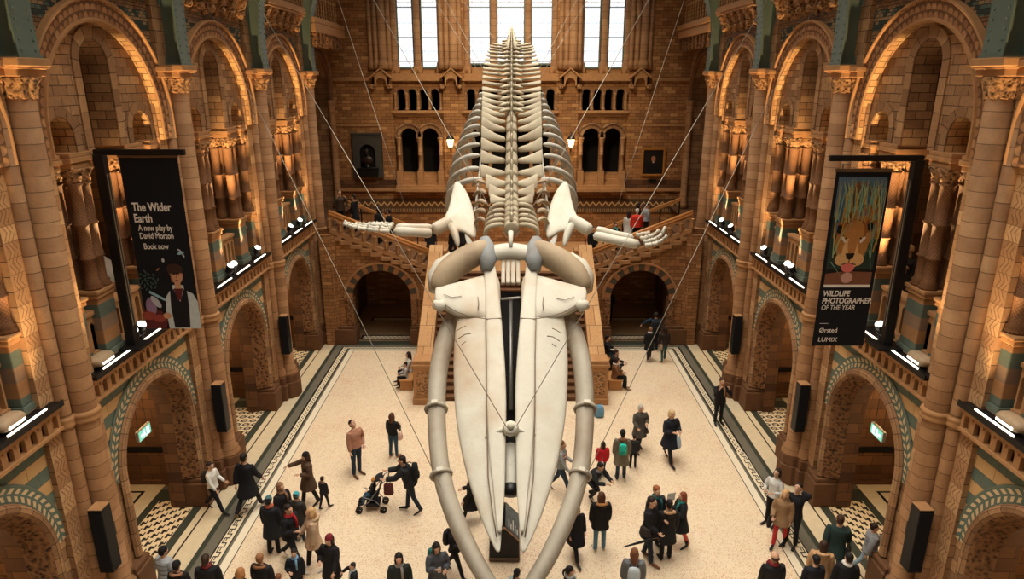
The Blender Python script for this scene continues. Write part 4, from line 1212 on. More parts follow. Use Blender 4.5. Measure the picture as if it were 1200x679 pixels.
m = MB(); m.tube([sk(0, px_u(284), .3), sk(0, px_u(300), .27)], [.05, .035], 8); m.tube([sk(-.2, px_u(301), .22), sk(.2, px_u(301), .22)], .03, 8); m.build('skull_bracket', MAT['bone'], WH)
# groove floor (vomer), its shade painted black, and steel support in the gap
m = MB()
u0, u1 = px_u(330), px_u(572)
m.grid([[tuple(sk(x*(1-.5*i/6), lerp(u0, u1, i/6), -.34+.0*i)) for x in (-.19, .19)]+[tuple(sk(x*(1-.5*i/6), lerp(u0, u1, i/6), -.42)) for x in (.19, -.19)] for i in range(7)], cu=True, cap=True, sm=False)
m.build('vomer_groove_shade', MAT['void'], WH)
SUP = thing('support_frame', 'dark steel support tube and crossbars along the gap between the upper jaws', 'support', (0, 0, 0))
m = MB(); m.tube([sk(.0, px_u(345), -.16), sk(0, px_u(475), -.16)], .035, 8); m.build('support_rod', plain('grey_steel', srgb(110, 108, 104), .4, metal=.6), SUP)
m = MB(); m.bar(sk(-.17, px_u(347), -.1), sk(.17, px_u(345), -.1), .03); m.build('cross_bar', MAT['bone_rib'], SUP)
m = MB(); m.tube([sk(0, px_u(518), -.12), sk(0, px_u(560), -.12), sk(0, px_u(568), -.12), sk(0, px_u(578), -.12)], [.10, .105, .12, .08], 12); m.build('jaw_tube', MAT['bone_rib'], SUP)
m = MB(); m.tube([sk(0, px_u(566), -.1), sk(0, px_u(579), -.1)], [.125, .09], 12); m.build('tube_cap', MAT['black'], SUP)
m = MB()
P = [(568, 510), (575, 508), (584, 505), (591, 503), (598, 503), (606, 503), (613, 505), (621, 507), (628, 507)]
m.tube([sk(*on_sk(px, py, .14), .17-.004*abs(px-598)) for px, py in P], [.012, .025, .03, .04, .05, .04, .03, .025, .012], 8); m.build('clamp_strap', MAT['bone'], SUP)
m = MB(); c = sk(*on_sk(598.5, 502, .2), .22); m.tube([c-SK_N*.05, c+SK_N*.04], [.13, .10], 10); m.ball(c+SK_N*.06, .06, 8, 6); m.build('bolt', MAT['bone'], SUP)

# lower jaws
JN = -.55
for f in (-1, 1):
    P = [(541, 352, .15), (531, 374, .165), (521, 400, .17), (516, 420, .165), (512.5, 445, .16), (511, 480, .155), (512.5, 520, .15), (517, 557, .145), (525, 585, .14), (533, 607, .14), (546, 637, .135), (560, 664, .13), (580, 695, .12), (594, 716, .10)]
    path = []; rr = []
    for i, (px, py, r) in enumerate(P):
        n = JN+.10*math.sin(PI*i/len(P))
        x, u = on_sk(px, py, n); path.append(sk(f*abs(x), u, n)); rr.append((r*1.35, r))
    m = MB(); m.tube(path, rr, 16, up=SK_N)
    o = m.build('lower_jaw', MAT['bone_jaw'], WH); o.modifiers.new('s', 'SUBSURF').render_levels = 1
    for j in (5, 7):
        br = thing('jaw_clamp', 'pale clamp ring around the lower jaw, %s, %s' % ('upper ring' if j == 5 else 'lower ring with cable', 'on the theatre-banner side' if f < 0 else 'on the lion-banner side'), 'clamp', tuple(path[j]), 0, 'clamp rings on the lower jaws')
        d = (path[j+1]-path[j-1]).normalized(); m = MB(); xx = SK_N-d*SK_N.dot(d); xx.normalize(); yy = d.cross(xx); r1, r2 = rr[j]
        ring = [tuple(xx*(r1*1.02+.012)*math.cos(2*PI*k/20)+yy*(r2*1.02+.012)*math.sin(2*PI*k/20)) for k in range(20)]
        pts = []
        rows = []
        for k in range(20):
            c = Vector(ring[k]); o_ = c.normalized()
            rows.append([tuple(c+o_*.03*math.cos(a)+d*.035*math.sin(a)) for a in [2*PI*q/6 for q in range(6)]])
        m.grid(rows, cu=True, cv=True); m.build('ring', MAT['bone_jaw'], br)
        m = MB(); m.obox(xx*(r1+.06), (.03, .03, .05), Matrix((xx, d, yy)).transposed()); m.build('lug', MAT['bone'], br)

# spine --------------------------------------------------------------
TAB = [(276, 12.75), (253, 13.6), (229, 14.6), (217, 15.15), (203, 15.8), (187, 16.6), (163, 17.7), (141, 18.8), (121, 19.9), (107, 20.7), (86, 22.1), (72, 23.2), (62, 24.1), (53, 25.0), (40, 26.4)]
def spine(py): return W(599.5, py, interp(TAB, py))
def sdir(py):
    a = spine(min(py+4, 276)); b = spine(max(py-4, 40)); d = (b-a).normalized()
    return d, Vector((0, -d.z, d.y)) if d.y > 0 else Vector((0, d.z, -d.y))
LUMB = [53.5, 56.5, 59.5, 63, 67.5, 72.5, 77.5, 82.5, 87.5, 93, 99.5, 107, 114, 121]
THOR = [128, 135, 143, 152, 163, 175, 188, 202.5, 215]
NECK = [225.5, 235, 243, 250, 256, 261.5, 267]
TAIL = [50.5, 48, 45.5, 43.5, 41.5]
ALLV = TAIL[::-1]+LUMB+THOR+NECK
def hw(py):  # half width of the side processes in metres
    return interp([(41, .05), (50, .16), (52, .5), (54, .80), (62, .84), (72, .92), (82, .96), (100, .93), (121, .88), (150, .82), (175, .78), (203, .74), (216, .58), (226, .50), (237, .45), (243, .46), (250, .50), (258, .52), (268, .53)], py)
for i, py in enumerate(ALLV):
    c = spine(py); d, up = sdir(py); X = Vector((1, 0, 0))
    gap = (spine(ALLV[i-1])-c).length if i else .3
    if i+1 < len(ALLV): gap = min(gap, (spine(ALLV[i+1])-c).length) if i else (spine(ALLV[i+1])-c).length
    r = interp([(40, .06), (50, .15), (60, .17), (100, .17), (160, .17), (215, .18), (245, .17), (270, .17)], py)
    m = MB()
    # centrum
    path = [c-d*gap*.44, c-d*gap*.2, c+d*gap*.2, c+d*gap*.44]
    m.tube(path, [r, r*.86, r*.86, r], 12, up=up)
    # neural spine leaning backwards
    sh = interp([(40, .18), (55, .52), (75, .62), (100, .66), (140, .60), (190, .5), (215, .38), (240, .26), (268, .16)], py)
    lean = .30 if py > 60 else .2
    rows = []
    for q, wd, ln in ((0, .06, .17), (.3, .03, .16), (.7, .022, .15), (1, .035, .15)):
        b = c+up*(r*.8+sh*q)+d*(lean*sh*q)
        L_ = min(ln, gap*.34)*1.1
        rows.append([tuple(b+X*wd-d*L_), tuple(b+X*wd+d*L_), tuple(b-X*wd+d*L_), tuple(b-X*wd-d*L_)])
    m.grid(rows, cu=True, cap=True)
    vb = m.build('vertebra', MAT['bone_vert'], WH)
    vb.modifiers.new('s', 'SUBSURF').render_levels = 1
    h = hw(py)
    if py > 50.6:
        for f in (-1, 1):
            m = MB(); rows = []
            g = min(gap, .5)
            if py in NECK[2:]:
                # hooped neck processes
                P = [c+X*f*r*.7+up*.06, c+X*f*h*.6+up*.12-d*.1, c+X*f*h-d*.02+up*-.02, c+X*f*h*.95-up*.2-d*.1]
                m.tube(P, [.05, .055, .06, .04], 8)
            else:
                droop = interp([(50, .02), (100, -.02), (140, -.12), (200, -.05), (240, .0)], py)
                sweep = interp([(50, .35), (100, .28), (150, .25), (200, .04), (240, -.05)], py)
                lift = interp([(50, .06), (110, .05), (160, .16), (203, .05), (240, .06)], py)
                ti = interp([(50, .1), (95, .25), (121, .6), (150, .8), (203, .75), (240, .6)], py); wd_ = d*math.cos(ti)+up*math.sin(ti); nd_ = up*math.cos(ti)-d*math.sin(ti)
                wk = interp([(50, .5), (107, .58), (128, .72), (150, 1.0), (203, 1.0), (215, 1.1), (240, .9)], py)
                for q, wl, th in ((.18, .16, .07), (.4, .17, .05), (.62, .25, .042), (.82, .34, .04), (.96, .38, .036), (1.0, .34, .026)):
                    wl = wl*g*wk
                    b = c+X*f*h*q+up*(-.0+lift*(q**2)*1.3-.02)+d*(sweep*g*(q-.2))
                    rows.append([tuple(b+wd_*wl*math.cos(a)+nd_*th*math.sin(a)) for a in [2*PI*k/10 for k in range(10)]])
                m.grid(rows, cu=True, cap=True)
            tp = m.build('transverse_process', MAT['bone_vert'], vb)
            tp.modifiers.new('s', 'SUBSURF').render_levels = 1
    if py in LUMB+THOR[:2]:
        for f in (-1, 1):   # articular wings (metapophyses), V-shaped beside the crest
            m = MB(); a = c+up*(r*.9)+X*f*.05; b = a+X*f*.27+up*.10-d*.40*min(gap/.45, 1)
            m.tube([a, (a+b)/2+up*.02, b], [(.06, .08), (.055, .08), (.03, .05)], 8); m.build('articular_wing', MAT['bone_vert'], vb)

# ribs ------------------------------------------------------------------
RIB = [(111, .94, .45, .8), (117.5, 1.02, .6, 1.0), (124, 1.12, .7, 1.2), (131, 1.24, .8, 1.4), (139, 1.33, .85, 1.55), (148, 1.41, .9, 1.7), (158, 1.48, .9, 1.8), (170, 1.52, .85, 1.85), (183, 1.55, .8, 1.85), (198, 1.54, .75, 1.8), (211, 1.50, .6, 1.7)]
for py, wmax, back, drop in RIB:
    c = spine(py+2); d, up = sdir(py); X = Vector((1, 0, 0)); h = hw(py)
    for f in (-1, 1):
        P = []
        for q in range(13):
            a = q/12
            th = a*PI*.80
            x = h+(wmax-h)*math.sin(min(th, PI/2)) if th < PI/2 else wmax*(1-.32*(1-math.sin(th)))
            n = .06-drop*(a**1.7)*1.0+.06*math.sin(PI*a)
            P.append(c+X*f*x+up*n+d*(back*a**1.5))
        R_ = [(.045, .06), (.07, .075)]+[(.07, .08)]*8+[(.055, .07), (.045, .06), (.03, .04)]
        m = MB(); m.tube(P, R_, 8); o = m.build('rib', MAT['bone_rib'], WH); o.modifiers.new('s', 'SUBSURF').render_levels = 1
# short forward ribs beside the neck
for py, x0, x1, th in ((219, .58, .90, .06), (231, .54, .84, .065), (243, .52, .80, .07), (254, .52, .77, .065), (264, .52, .74, .05)):
    c = spine(py); d, up = sdir(py)
    for f in (-1, 1):
        P = [c+Vector((f*lerp(x0, x1, a), 0, 0))+up*(.02+.07*math.sin(PI*a)-.16*a*a)+d*(.12+.25*a) for a in (0, .2, .4, .6, .8, 1)]
        m = MB(); m.tube(P, [(.02, .03), (th*.8, th), (th*.8, th*1.3), (th*.7, th*1.3), (th*.6, th), (.03, .05)], 8); o = m.build('front_rib', MAT['bone_brown'], WH); o.modifiers.new('s', 'SUBSURF').render_levels = 1
# inner steel frame rails under the ribs
FR = thing('inner_frame', 'thin grey steel armature rails under the rib cage', 'support', (0, 0, 0))
for f in (-1, 1):
    m = MB(); m.tube([spine(py)+Vector((f*.80, 0, 0))+sdir(py)[1]*-.35 for py in (130, 160, 190, 215, 240)], .02, 6); m.build('rail', MAT['bone_rib'], FR)
    for py in (150, 180, 210, 238):
        m = MB(); a = spine(py)+Vector((f*.80, 0, 0))+sdir(py)[1]*-.35; m.tube([a, a+Vector((0, 0, -.9))], .018, 6); m.build('upright', MAT['bone_rib'], FR)
# tail chevrons: upright fin of bone at the tail root
m = MB()
for f in (-1, 1):
    rows = []
    for q in range(5):
        a = q/4; c = spine(lerp(64, 47, a)); d, up = sdir(55)
        w_ = lerp(.34, .10, a); z = lerp(.0, .25, a)
        rows.append([tuple(c+Vector((f*w_, 0, 0))+up*z), tuple(c+Vector((f*w_*.2, 0, 0))+up*(z+.32)), tuple(c+Vector((f*w_*.2, 0, 0))+up*(z+.22)-d*.04)])
    m.grid(rows, cu=True, cap=True)
m.build('tail_crest', MAT['bone_vert'], WH)

# shoulder blades and flippers ---------------------------------------------
def plate(pts, t, thick, name, mat, parent, bulge=.06, tilt=0.0):
    """closed outline from (px, py, t) points with real thickness, rounded"""
    P = [W(px, py, tt) for px, py, tt in pts]
    c = sum(P, Vector())/len(P)
    n = Vector((0, 0, 0))
    for i in range(len(P)): n += (P[i]-c).cross(P[(i+1) % len(P)]-c)
    n.normalize()
    if n.y > 0: n = -n
    m = MB()
    rows = [[tuple(c+(p-c)*k+n*h) for p in P] for k, h in ((.0, bulge), (.55, bulge*.9), (.9, thick*.5), (1.0, 0), (.9, -thick*.5), (.5, -thick*.6), (0, -thick*.6))]
    m.grid(rows, cu=True); o = m.build(name, mat, parent); o.modifiers.new('s', 'SUBSURF').render_levels = 1
    return o
for f in (-1, 1):
    def mp(px): return px if f < 0 else 1198-px
    fl = WH
    out = [(533, 209, 14.5), (539, 213, 14.4), (547, 223, 14.2), (553, 237, 14.0), (557, 254, 13.8), (559, 270, 13.5), (559, 283, 13.35), (550, 277, 13.4), (541, 271, 13.45), (534, 272, 13.4), (526, 271, 13.4), (519, 264, 13.4), (519, 257, 13.6), (524, 248, 13.8), (527, 238, 14.0), (530, 222, 14.3)]
    plate([(mp(a), b, t) for a, b, t in out], 0, .10, 'shoulder_blade', MAT['bone'], fl, .07)
    m = MB(); m.tube([W(mp(a), b, t) for a, b, t in ((527, 262, 13.35), (532, 271, 13.2), (535, 280, 13.1), (537, 290, 13.05))], [(.10, .08), (.11, .08), (.08, .07), (.03, .03)], 10); o = m.build('coracoid', MAT['bone'], fl); o.modifiers.new('s', 'SUBSURF').render_levels = 1
    out = [(543, 270, 13.55), (548, 276, 13.5), (554, 283, 13.4), (557, 294, 13.3), (550, 294, 13.3), (546, 285, 13.4)]
    plate([(mp(a), b, t) for a, b, t in out], 0, .08, 'acromion', MAT['bone_rib'], fl, .04)
    if f < 0:
        HUM = [(530, 258, 13.5), (521, 263, 13.45), (512, 268, 13.35), (507, 270, 13.3)]
        RAD = [(507, 273.5, 13.2), (495, 273, 13.1), (480, 271.5, 13.0), (459, 271.5, 12.9)]
        ULN = [(508, 267, 13.3), (494, 266.5, 13.25), (478, 266, 13.2), (462, 266.5, 13.1)]
        DIG = [[(457, 271.5, 12.9), (444, 270.5, 12.85), (430, 269, 12.8), (418, 267, 12.75), (408, 264.5, 12.7), (402, 262, 12.7)],
               [(458, 269, 13.0), (445, 267.5, 12.95), (431, 266.5, 12.9), (419, 265, 12.9), (410, 263, 12.85), (403, 259.5, 12.85)],
               [(460, 266, 13.1), (447, 264.5, 13.1), (434, 263.5, 13.05), (424, 263, 13.0), (416, 262, 13.0)],
               [(462, 263.5, 13.2), (450, 262.5, 13.2), (440, 262, 13.2), (431, 262.5, 13.15)]]
    else:
        HUM = [(667, 256, 13.5), (676, 261, 13.45), (687, 268, 13.35), (693, 271, 13.3)]
        RAD = [(694, 276, 13.2), (710, 279, 13.1), (728, 283, 13.0), (752, 287.5, 12.9)]
        ULN = [(697, 268.5, 13.3), (712, 272, 13.25), (727, 276, 13.2), (744, 279, 13.1)]
        DIG = [[(756, 288, 12.9), (764, 286.5, 12.85), (771, 285, 12.8), (777, 281, 12.75), (782, 276, 12.7)],
               [(754, 284, 13.0), (763, 282, 13.0), (770, 279.5, 12.95), (776, 274, 12.95), (780, 265.5, 12.95)],
               [(750, 280, 13.1), (759, 278, 13.1), (766, 275.5, 13.1), (773, 269, 13.1)],
               [(745, 276, 13.2), (754, 274.5, 13.2), (762, 272.5, 13.2)]]
    m = MB(); m.tube([W(*p) for p in HUM], [(.14, .13), (.125, .12), (.145, .14), (.11, .10)], 12); o = m.build('humerus', MAT['bone'], fl); o.modifiers.new('s', 'SUBSURF').render_levels = 1
    def longbone(P, r, name, par):
        P = [W(*p) for p in P]; n = len(P)
        m = MB(); rad = [r*1.25]+[r*.92]*(n-2)+[r*1.2]; m.tube(P, rad, 10); o = m.build(name, MAT['bone'], par); o.modifiers.new('s', 'SUBSURF').render_levels = 1; return o
    longbone(RAD, .10, 'radius_bone', fl); longbone(ULN, .075, 'ulna_bone', fl)
    for D_ in DIG:
        for a, b in zip(D_[:-1], D_[1:]):
            A = W(*a); B = W(*b); v = B-A; r = .043*(1-.4*(D_.index(a)/len(D_)))
            m = MB(); m.tube([A+v*.04, A+v*.16, A+v*.5, A+v*.84, A+v*.97], [r*.8, r*1.25, r*.75, r*1.2, r*.75], 8); m.build('finger_bone', MAT['bone'], fl)

# cables ----------------------------------------------------------------
CAB = plain('steel_cable', srgb(160, 150, 132), .4, .1, metal=.5)
def cable(a, b, word, r=.009):
    a = Vector(a); b = Vector(b)
    m = MB(); m.tube([a, b], r*.72, 6); o = m.build('suspension_cable', CAB)
    tag(o, 'thin steel suspension cable, %s' % word, 'cable', 'suspension cables of the skeleton')
def ext(px0, py0, t0, px1, py1, t1, k=.0):
    """upper anchor carried on past the picture"""
    A = W(px0, py0, t0); B = W(px1, py1, t1); return A+(A-B)*k, B
for f in (-1, 1):
    sw = 'theatre-banner side' if f < 0 else 'lion-banner side'
    mp = (lambda x: x) if f < 0 else (lambda x: 1198-x)
    for (x0, y0, t0), (x1, y1, t1), word, r in (
        ((240, 0, 17.5), (517, 571, 9.75), 'from the roof to the lower jaw ring', .008), ((299, 0, 17.0), (593, 500, 9.9), 'from the roof to the upper jaw bolt', .009),
        ((401, 14, 19), (474, 240, 14.2), 'faint one to the flipper', .006), ((438, 0, 19), (594, 279, 12.9), 'from the roof to the back of the skull', .011),
        ((510, 0, 25), (567, 94, 21.5), 'outer one to the middle of the spine', .010), ((522, 0, 25.2), (570, 88, 21.7), 'inner one to the middle of the spine', .010), ((541, 0, 27), (585, 52, 25.0), 'to the tail root', .010)):
        a, b = ext(mp(x0), y0, t0, mp(x1), y1, t1, .25)
        cable(a, b, word+', '+sw, r)

# seams and cracks of the skull: shallow dark grooves laid along the bone
CR = plain('bone_seam', srgb(120, 100, 80), .8, .2)
for f in (-1, 1):
    for k_, (pts, n, r) in enumerate((([(569, 372), (570, 420), (570, 470), (571, 520), (572, 560), (577, 600), (582, 630)], .10, .010), ([(588, 373), (570, 374), (552, 371), (536, 366), (522, 358)], .135, .008),
                      ([(535, 388), (541, 384), (546, 382)], .105, .008), ([(537, 397), (545, 392), (552, 391)], .105, .009), ([(541, 404), (546, 400)], .105, .007), ([(560, 348), (561, 356), (560, 364)], .15, .008), ([(520, 345), (530, 349), (541, 347)], .12, .006))):
        if k_ > 1 and k_ != 5 and f > 0: pts = [(a+4, b+3) for a, b in pts]
        m = MB(); path = []
        for a, b in pts:
            x, u = on_sk(a, b, n); path.append(sk(f*abs(x), u, n))
        m.tube(path, r, 6); m.build('bone_seam', CR, WH)
    # worn brown tip of the upper jaw
# ================================================================ people
def cmat(c, r=.8, name='cloth'):
    key = ('c', c, r)
    if key not in MAT: MAT[key] = plain('%s_%d_%d_%d' % ((name,)+tuple(c)), srgb(*c), r, .3, 12, bump=.15)
    return MAT[key]
SKINS = [(214, 168, 138), (200, 150, 118), (224, 180, 150)]
JOBS = []        # meshes waiting for voxel union
def voxel(mb, name, mat, parent, size, extra=None, smooth=2):
    me = bpy.data.meshes.new(name)
    me.from_pydata([tuple(v) for v in mb.v], [], mb.f); me.update()
    o = bpy.data.objects.new(name, me); COL.objects.link(o)
    r = o.modifiers.new('r', 'REMESH'); r.mode = 'VOXEL'; r.voxel_size = size; r.use_smooth_shade = True
    if smooth:
        q = o.modifiers.new('s', 'SMOOTH'); q.factor = .5; q.iterations = smooth
    JOBS.append((o, mat, parent, extra))
    o.parent = parent
    return o
def flush():
    dg = bpy.context.evaluated_depsgraph_get(); dg.update()
    for o, mat, parent, extra in JOBS:
        me = bpy.data.meshes.new_from_object(o.evaluated_get(dg))
        old = o.data; o.modifiers.clear(); o.data = me
        bpy.data.meshes.remove(old)
        me.materials.clear(); me.materials.append(mat)
        if extra is not None:
            bm = bmesh.new(); bm.from_mesh(me)
            vs = [bm.verts.new(v) for v in extra.v]
            for f in extra.f:
                try: fc = bm.faces.new([vs[k] for k in f]); fc.smooth = True
                except ValueError: pass
            bmesh.ops.recalc_face_normals(bm, faces=bm.faces)
            bm.to_mesh(me); bm.free()
        for p in me.polygons: p.use_smooth = True
    JOBS.clear()
V = Vector
def d2r(a): return a*PI/180
class Rig: pass
def rig(H, pose):
    """joints of a figure facing -Y, sole on z = 0"""
    k = H/1.72; g = Rig(); g.k = k; g.p = pose
    L = d2r(pose.get('lean', 0)); sit = pose.get('sit', False)
    legs = pose.get('legs', ((2, 2), (-2, 3)))
    hips = {}
    for s, (a, b) in zip((-1, 1), legs):
        a, b = d2r(a), d2r(b); spread = pose.get('spread', .02)
        h = V((s*.09, 0, 0)); kn = h+V((s*spread*.5, -math.sin(a)*.42, -math.cos(a)*.42))
        an = kn+V((s*spread*.5, -math.sin(a-b)*.41, -math.cos(a-b)*.41))
        tp = max(-.9, min(.2, (a-b)*1.0)) if (a-b) < -.25 else 0   # heel lifted
        toe = an+V((s*.02, -.15*math.cos(tp), -.055+.15*math.sin(tp)))
        hips[s] = (h, kn, an, toe, tp)
    low = min(min(v[2].z-.085, v[3].z-.03) for v in hips.values())
    base = V((0, 0, -low))
    g.leg = {s: tuple((q+base)*k for q in v[:4])+(v[4],) for s, v in hips.items()}
    sp = V((0, -math.sin(L), math.cos(L))); g.sp = sp; g.base = base*k
    g.fw = V((0, -math.cos(L), -math.sin(L)))
    g.T = lambda t, x=0, y=0: (base+sp*t+V((x, 0, 0))-g.fw*y)*k
    hp = d2r(pose.get('up', 0)); hy = d2r(pose.get('turn', 0))
    g.neck = g.T(.53, 0, .012)
    Lh = L*.45
    R = Matrix.Rotation(hy, 3, 'Z') @ Matrix.Rotation(Lh-hp, 3, 'X')
    g.R = R
    g.head = g.neck+(V((0, -.01, .055))+R @ V((0, -.015, .095)))*k
    g.arm = {}
    for s, am in zip((-1, 1), pose.get('arms', ('down', 'down'))):
        a, sd, e, i = {'down': (3, 8, 10, 0), 'fwd': (22, 8, 18, 0), 'back': (-22, 8, 12, 0), 'bend': (12, 12, 88, 30), 'phone': (25, 10, 95, 32), 'face': (48, 16, 118, 22), 'push': (38, 8, 35, 2), 'point': (50, 40, 25, -25),
                       'out': (30, 55, 15, -20), 'head': (150, 30, 150, 55), 'hip': (-8, 28, 70, 45), 'lap': (20, 8, 55, 25), 'pocket': (-6, 18, 40, 20), 'hold': (12, 8, 50, 8)}[am]
        a, sd, e, i = map(d2r, (a, sd, e, i))
        sh = g.T(.465, s*(.185), 0)
        u = V((s*math.sin(sd), -math.sin(a+L*.6)*math.cos(sd), -math.cos(a+L*.6)*math.cos(sd)))
        f = V((-s*math.sin(i), -math.sin(a+e+L*.6)*math.cos(i), -math.cos(a+e+L*.6)*math.cos(i)))
        el = sh+u*.285*k; wr = el+f*.245*k
        g.arm[s] = (sh, el, wr, f)
    return g
def ring_loft(m, g, rows, seg=18, e=.85):
    out = []
    for t, w, d, y in rows:
        out.append([tuple(g.T(t, w*math.copysign(abs(math.cos(a))**e, math.cos(a)), y+d*math.copysign(abs(math.sin(a))**e, math.sin(a)))) for a in [2*PI*q/seg for q in range(seg)]])
    m.grid(out, cu=True, cap=True)
def limb(m, pts, radii, seg=10):
    m.tube(pts, radii, seg)
    for p, r in zip(pts[1:-1], radii[1:-1]): m.ball(p, r*.99, 8, 6)
def body(g, parent, skin, female):
    k = g.k; m = MB(); w = .93 if female else 1.0
    ring_loft(m, g, [(-.06, .12, .09, 0), (.02, .15, .10, 0), (.12, .135*w, .09, 0), (.25, .14*w, .095, 0), (.38, .16*w, .10, .0), (.46, .15*w, .085, .01), (.50, .08, .06, .012), (.53, .056, .056, .012)])
    for s in (-1, 1):
        h, kn, an, toe, tp = g.leg[s]
        limb(m, [h, h.lerp(kn, .5), kn, kn.lerp(an, .35), an], [.082*k, .072*k, .052*k, .054*k, .036*k])
        limb(m, [an, an.lerp(toe, .18)-V((0, 0, .012*k)), an.lerp(toe, .4)-V((0, 0, .006*k))], [.034*k, .026*k, .016*k], 8)
        sh, el, wr, f = g.arm[s]
        limb(m, [sh, sh.lerp(el, .45), el, el.lerp(wr, .35), wr], [.05*k, .046*k, .036*k, .037*k, .025*k], 8)
        c = wr+f*.045*k; m.ball(c, (.03*k, .03*k, .03*k), 8, 6); m.ball(wr+f*.075*k, .031*k, 8, 6)
    m.tube([g.neck-V((0, 0, .06*k)), g.neck.lerp(g.head, .6)], [.058*k, .052*k], 12)
    R = g.R; hd = g.head
    def hb(c, r): m.grid([[tuple(hd+R @ V((c[0]+r[0]*math.sin(t)*math.cos(a), c[1]+r[1]*math.sin(t)*math.sin(a), c[2]+r[2]*math.cos(t)))*k) for a in [2*PI*q/14 for q in range(14)]] for t in [PI*q/9 for q in range(10)]], cu=True)
    hb((0, .012, .03), (.078, .098, .088)); hb((0, -.02, -.035), (.060, .072, .078)); hb((0, -.052, -.088), (.034, .034, .026))
    hb((0, -.098, -.018), (.015, .022, .024)); hb((0, -.088, .004), (.011, .018, .030)); hb((0, -.083, -.06), (.026, .018, .013))
    for s in (-1, 1): hb((s*.078, .012, -.005), (.012, .022, .034)); hb((s*.035, -.066, -.022), (.024, .026, .022)); hb((s*.032, -.079, .026), (.026, .014, .010))
    # hands: five tapered bent fingers on each palm
    ex = MB()
    for s in (-1, 1):
        sh, el, wr, f = g.arm[s]
        side = f.cross(V((0, 0, 1))) if abs(f.z) < .9 else V((0, -1, 0))
        side = (side-f*side.dot(f)).normalized(); pn = f.cross(side)
        if pn.x*s > 0: pn = -pn
        curl = .55
        for q, (off, ln) in enumerate(((-.027, .066), (-.009, .076), (.009, .072), (.026, .056))):
            b = wr+f*.085*k+side*off*k
            j1 = b+(f*math.cos(.3)+pn*math.sin(.3)).normalized()*ln*.5*k; j2 = j1+(f*math.cos(.9)+pn*math.sin(.9)).normalized()*ln*.32*k; j3 = j2+(f*math.cos(1.5)+pn*math.sin(1.5))*ln*.24*k
            ex.tube([b-f*.02*k, b, j1, j2, j3], [.0095*k, .0095*k, .0088*k, .008*k, .006*k], 6)
        b = wr+f*.035*k-side*.026*k
        ex.tube([b, b+(f*.5-side*.8+pn*.3).normalized()*.034*k, b+(f*.5-side*.8+pn*.3).normalized()*.034*k+(f*.9+pn*.3).normalized()*.038*k], [.012*k, .011*k, .007*k], 6)
    voxel(m, 'body', skin, parent, .0115, ex, 1)
    for s in (-1, 1):
        m = MB(); m.ball(hd+R @ V((s*.032, -.092, .008))*k, (.010*k, .007*k, .007*k), 6, 4); m.build('eye', MAT['eye'], parent)
MAT['eye'] = plain('dark_eye', srgb(36, 26, 22), .3)
MAT['lips'] = plain('lips', srgb(170, 100, 88), .5)
def top_mesh(g, parent, kind, mat, female):
    k = g.k; m = MB(); w = .93 if female else 1.0
    ease = {'sweater': .018, 'shirt': .012, 'jacket': .03, 'coat': .034, 'puffer': .05, 'parka': .038}[kind]
    hem = {'sweater': -.02, 'shirt': -.03, 'jacket': -.08, 'coat': -.36, 'puffer': -.07, 'parka': -.22}[kind]
    E = ease
    rows = []
    mv = max(abs(g.leg[1][1].y-g.leg[-1][1].y), .05)/k
    if g.p.get('sit'): hem = -.06
    n = 4 if hem < -.15 else 2
    for q in range(n):
        t = lerp(hem, .0, q/n); a = max(0, -t/.36)
        rows.append((t, .165+E+.05*a, .125+E+.03*a+min(mv*.35, .14)*a, 0))
    rows += [(.0, .165*(.98 if female else 1)+E, .12+E, 0), (.12, .145*w+E, .105+E, 0), (.25, .15*w+E, .108+E, 0), (.38, .172*w+E, .112+E, 0), (.45, .165*w+E*.8, .095+E*.8, .01), (.49, .105+E*.4, .075+E*.4, .012), (.525, .066+E*.3, .066+E*.3, .012)]
    if kind == 'puffer':
        r2 = []
        for i in range(len(rows)*2-1):
            t = i/2; a = rows[int(t)]; b = rows[min(int(t)+1, len(rows)-1)]; f_ = t-int(t)
            r = [lerp(p, q, f_) for p, q in zip(a, b)]; z = .012 if i % 2 else -.006
            r2.append((r[0], r[1]+z, r[2]+z, r[3]))
        rows = r2
    ring_loft(m, g, rows)
    for s in (-1, 1):
        sh, el, wr, f = g.arm[s]
        e = E*.75*k
        limb(m, [sh-V((s*.03, 0, 0))*k, sh.lerp(el, .45), el, el.lerp(wr, .5), el.lerp(wr, .95)], [.06*k+e, .054*k+e, .044*k+e, .042*k+e, .034*k+e], 10)
    nm = {'sweater': 'sweater', 'shirt': 'shirt', 'jacket': 'jacket', 'coat': 'coat', 'puffer': 'puffer_jacket', 'parka': 'parka'}[kind]
    voxel(m, nm, mat, parent, .0165, None, 2)
def trousers(g, parent, mat, skirt=False):
    k = g.k; m = MB()
    ring_loft(m, g, [(-.09, .13, .10, 0), (-.03, .155, .115, 0), (.04, .158, .112, 0), (.10, .145, .10, 0)])
    for s in (-1, 1):
        h, kn, an, toe, tp = g.leg[s]
        limb(m, [h, h.lerp(kn, .5), kn, kn.lerp(an, .4), kn.lerp(an, 1.03)], [.098*k, .086*k, .064*k, .062*k, .053*k])
    voxel(m, 'trousers', mat, parent, .0165, None, 2)
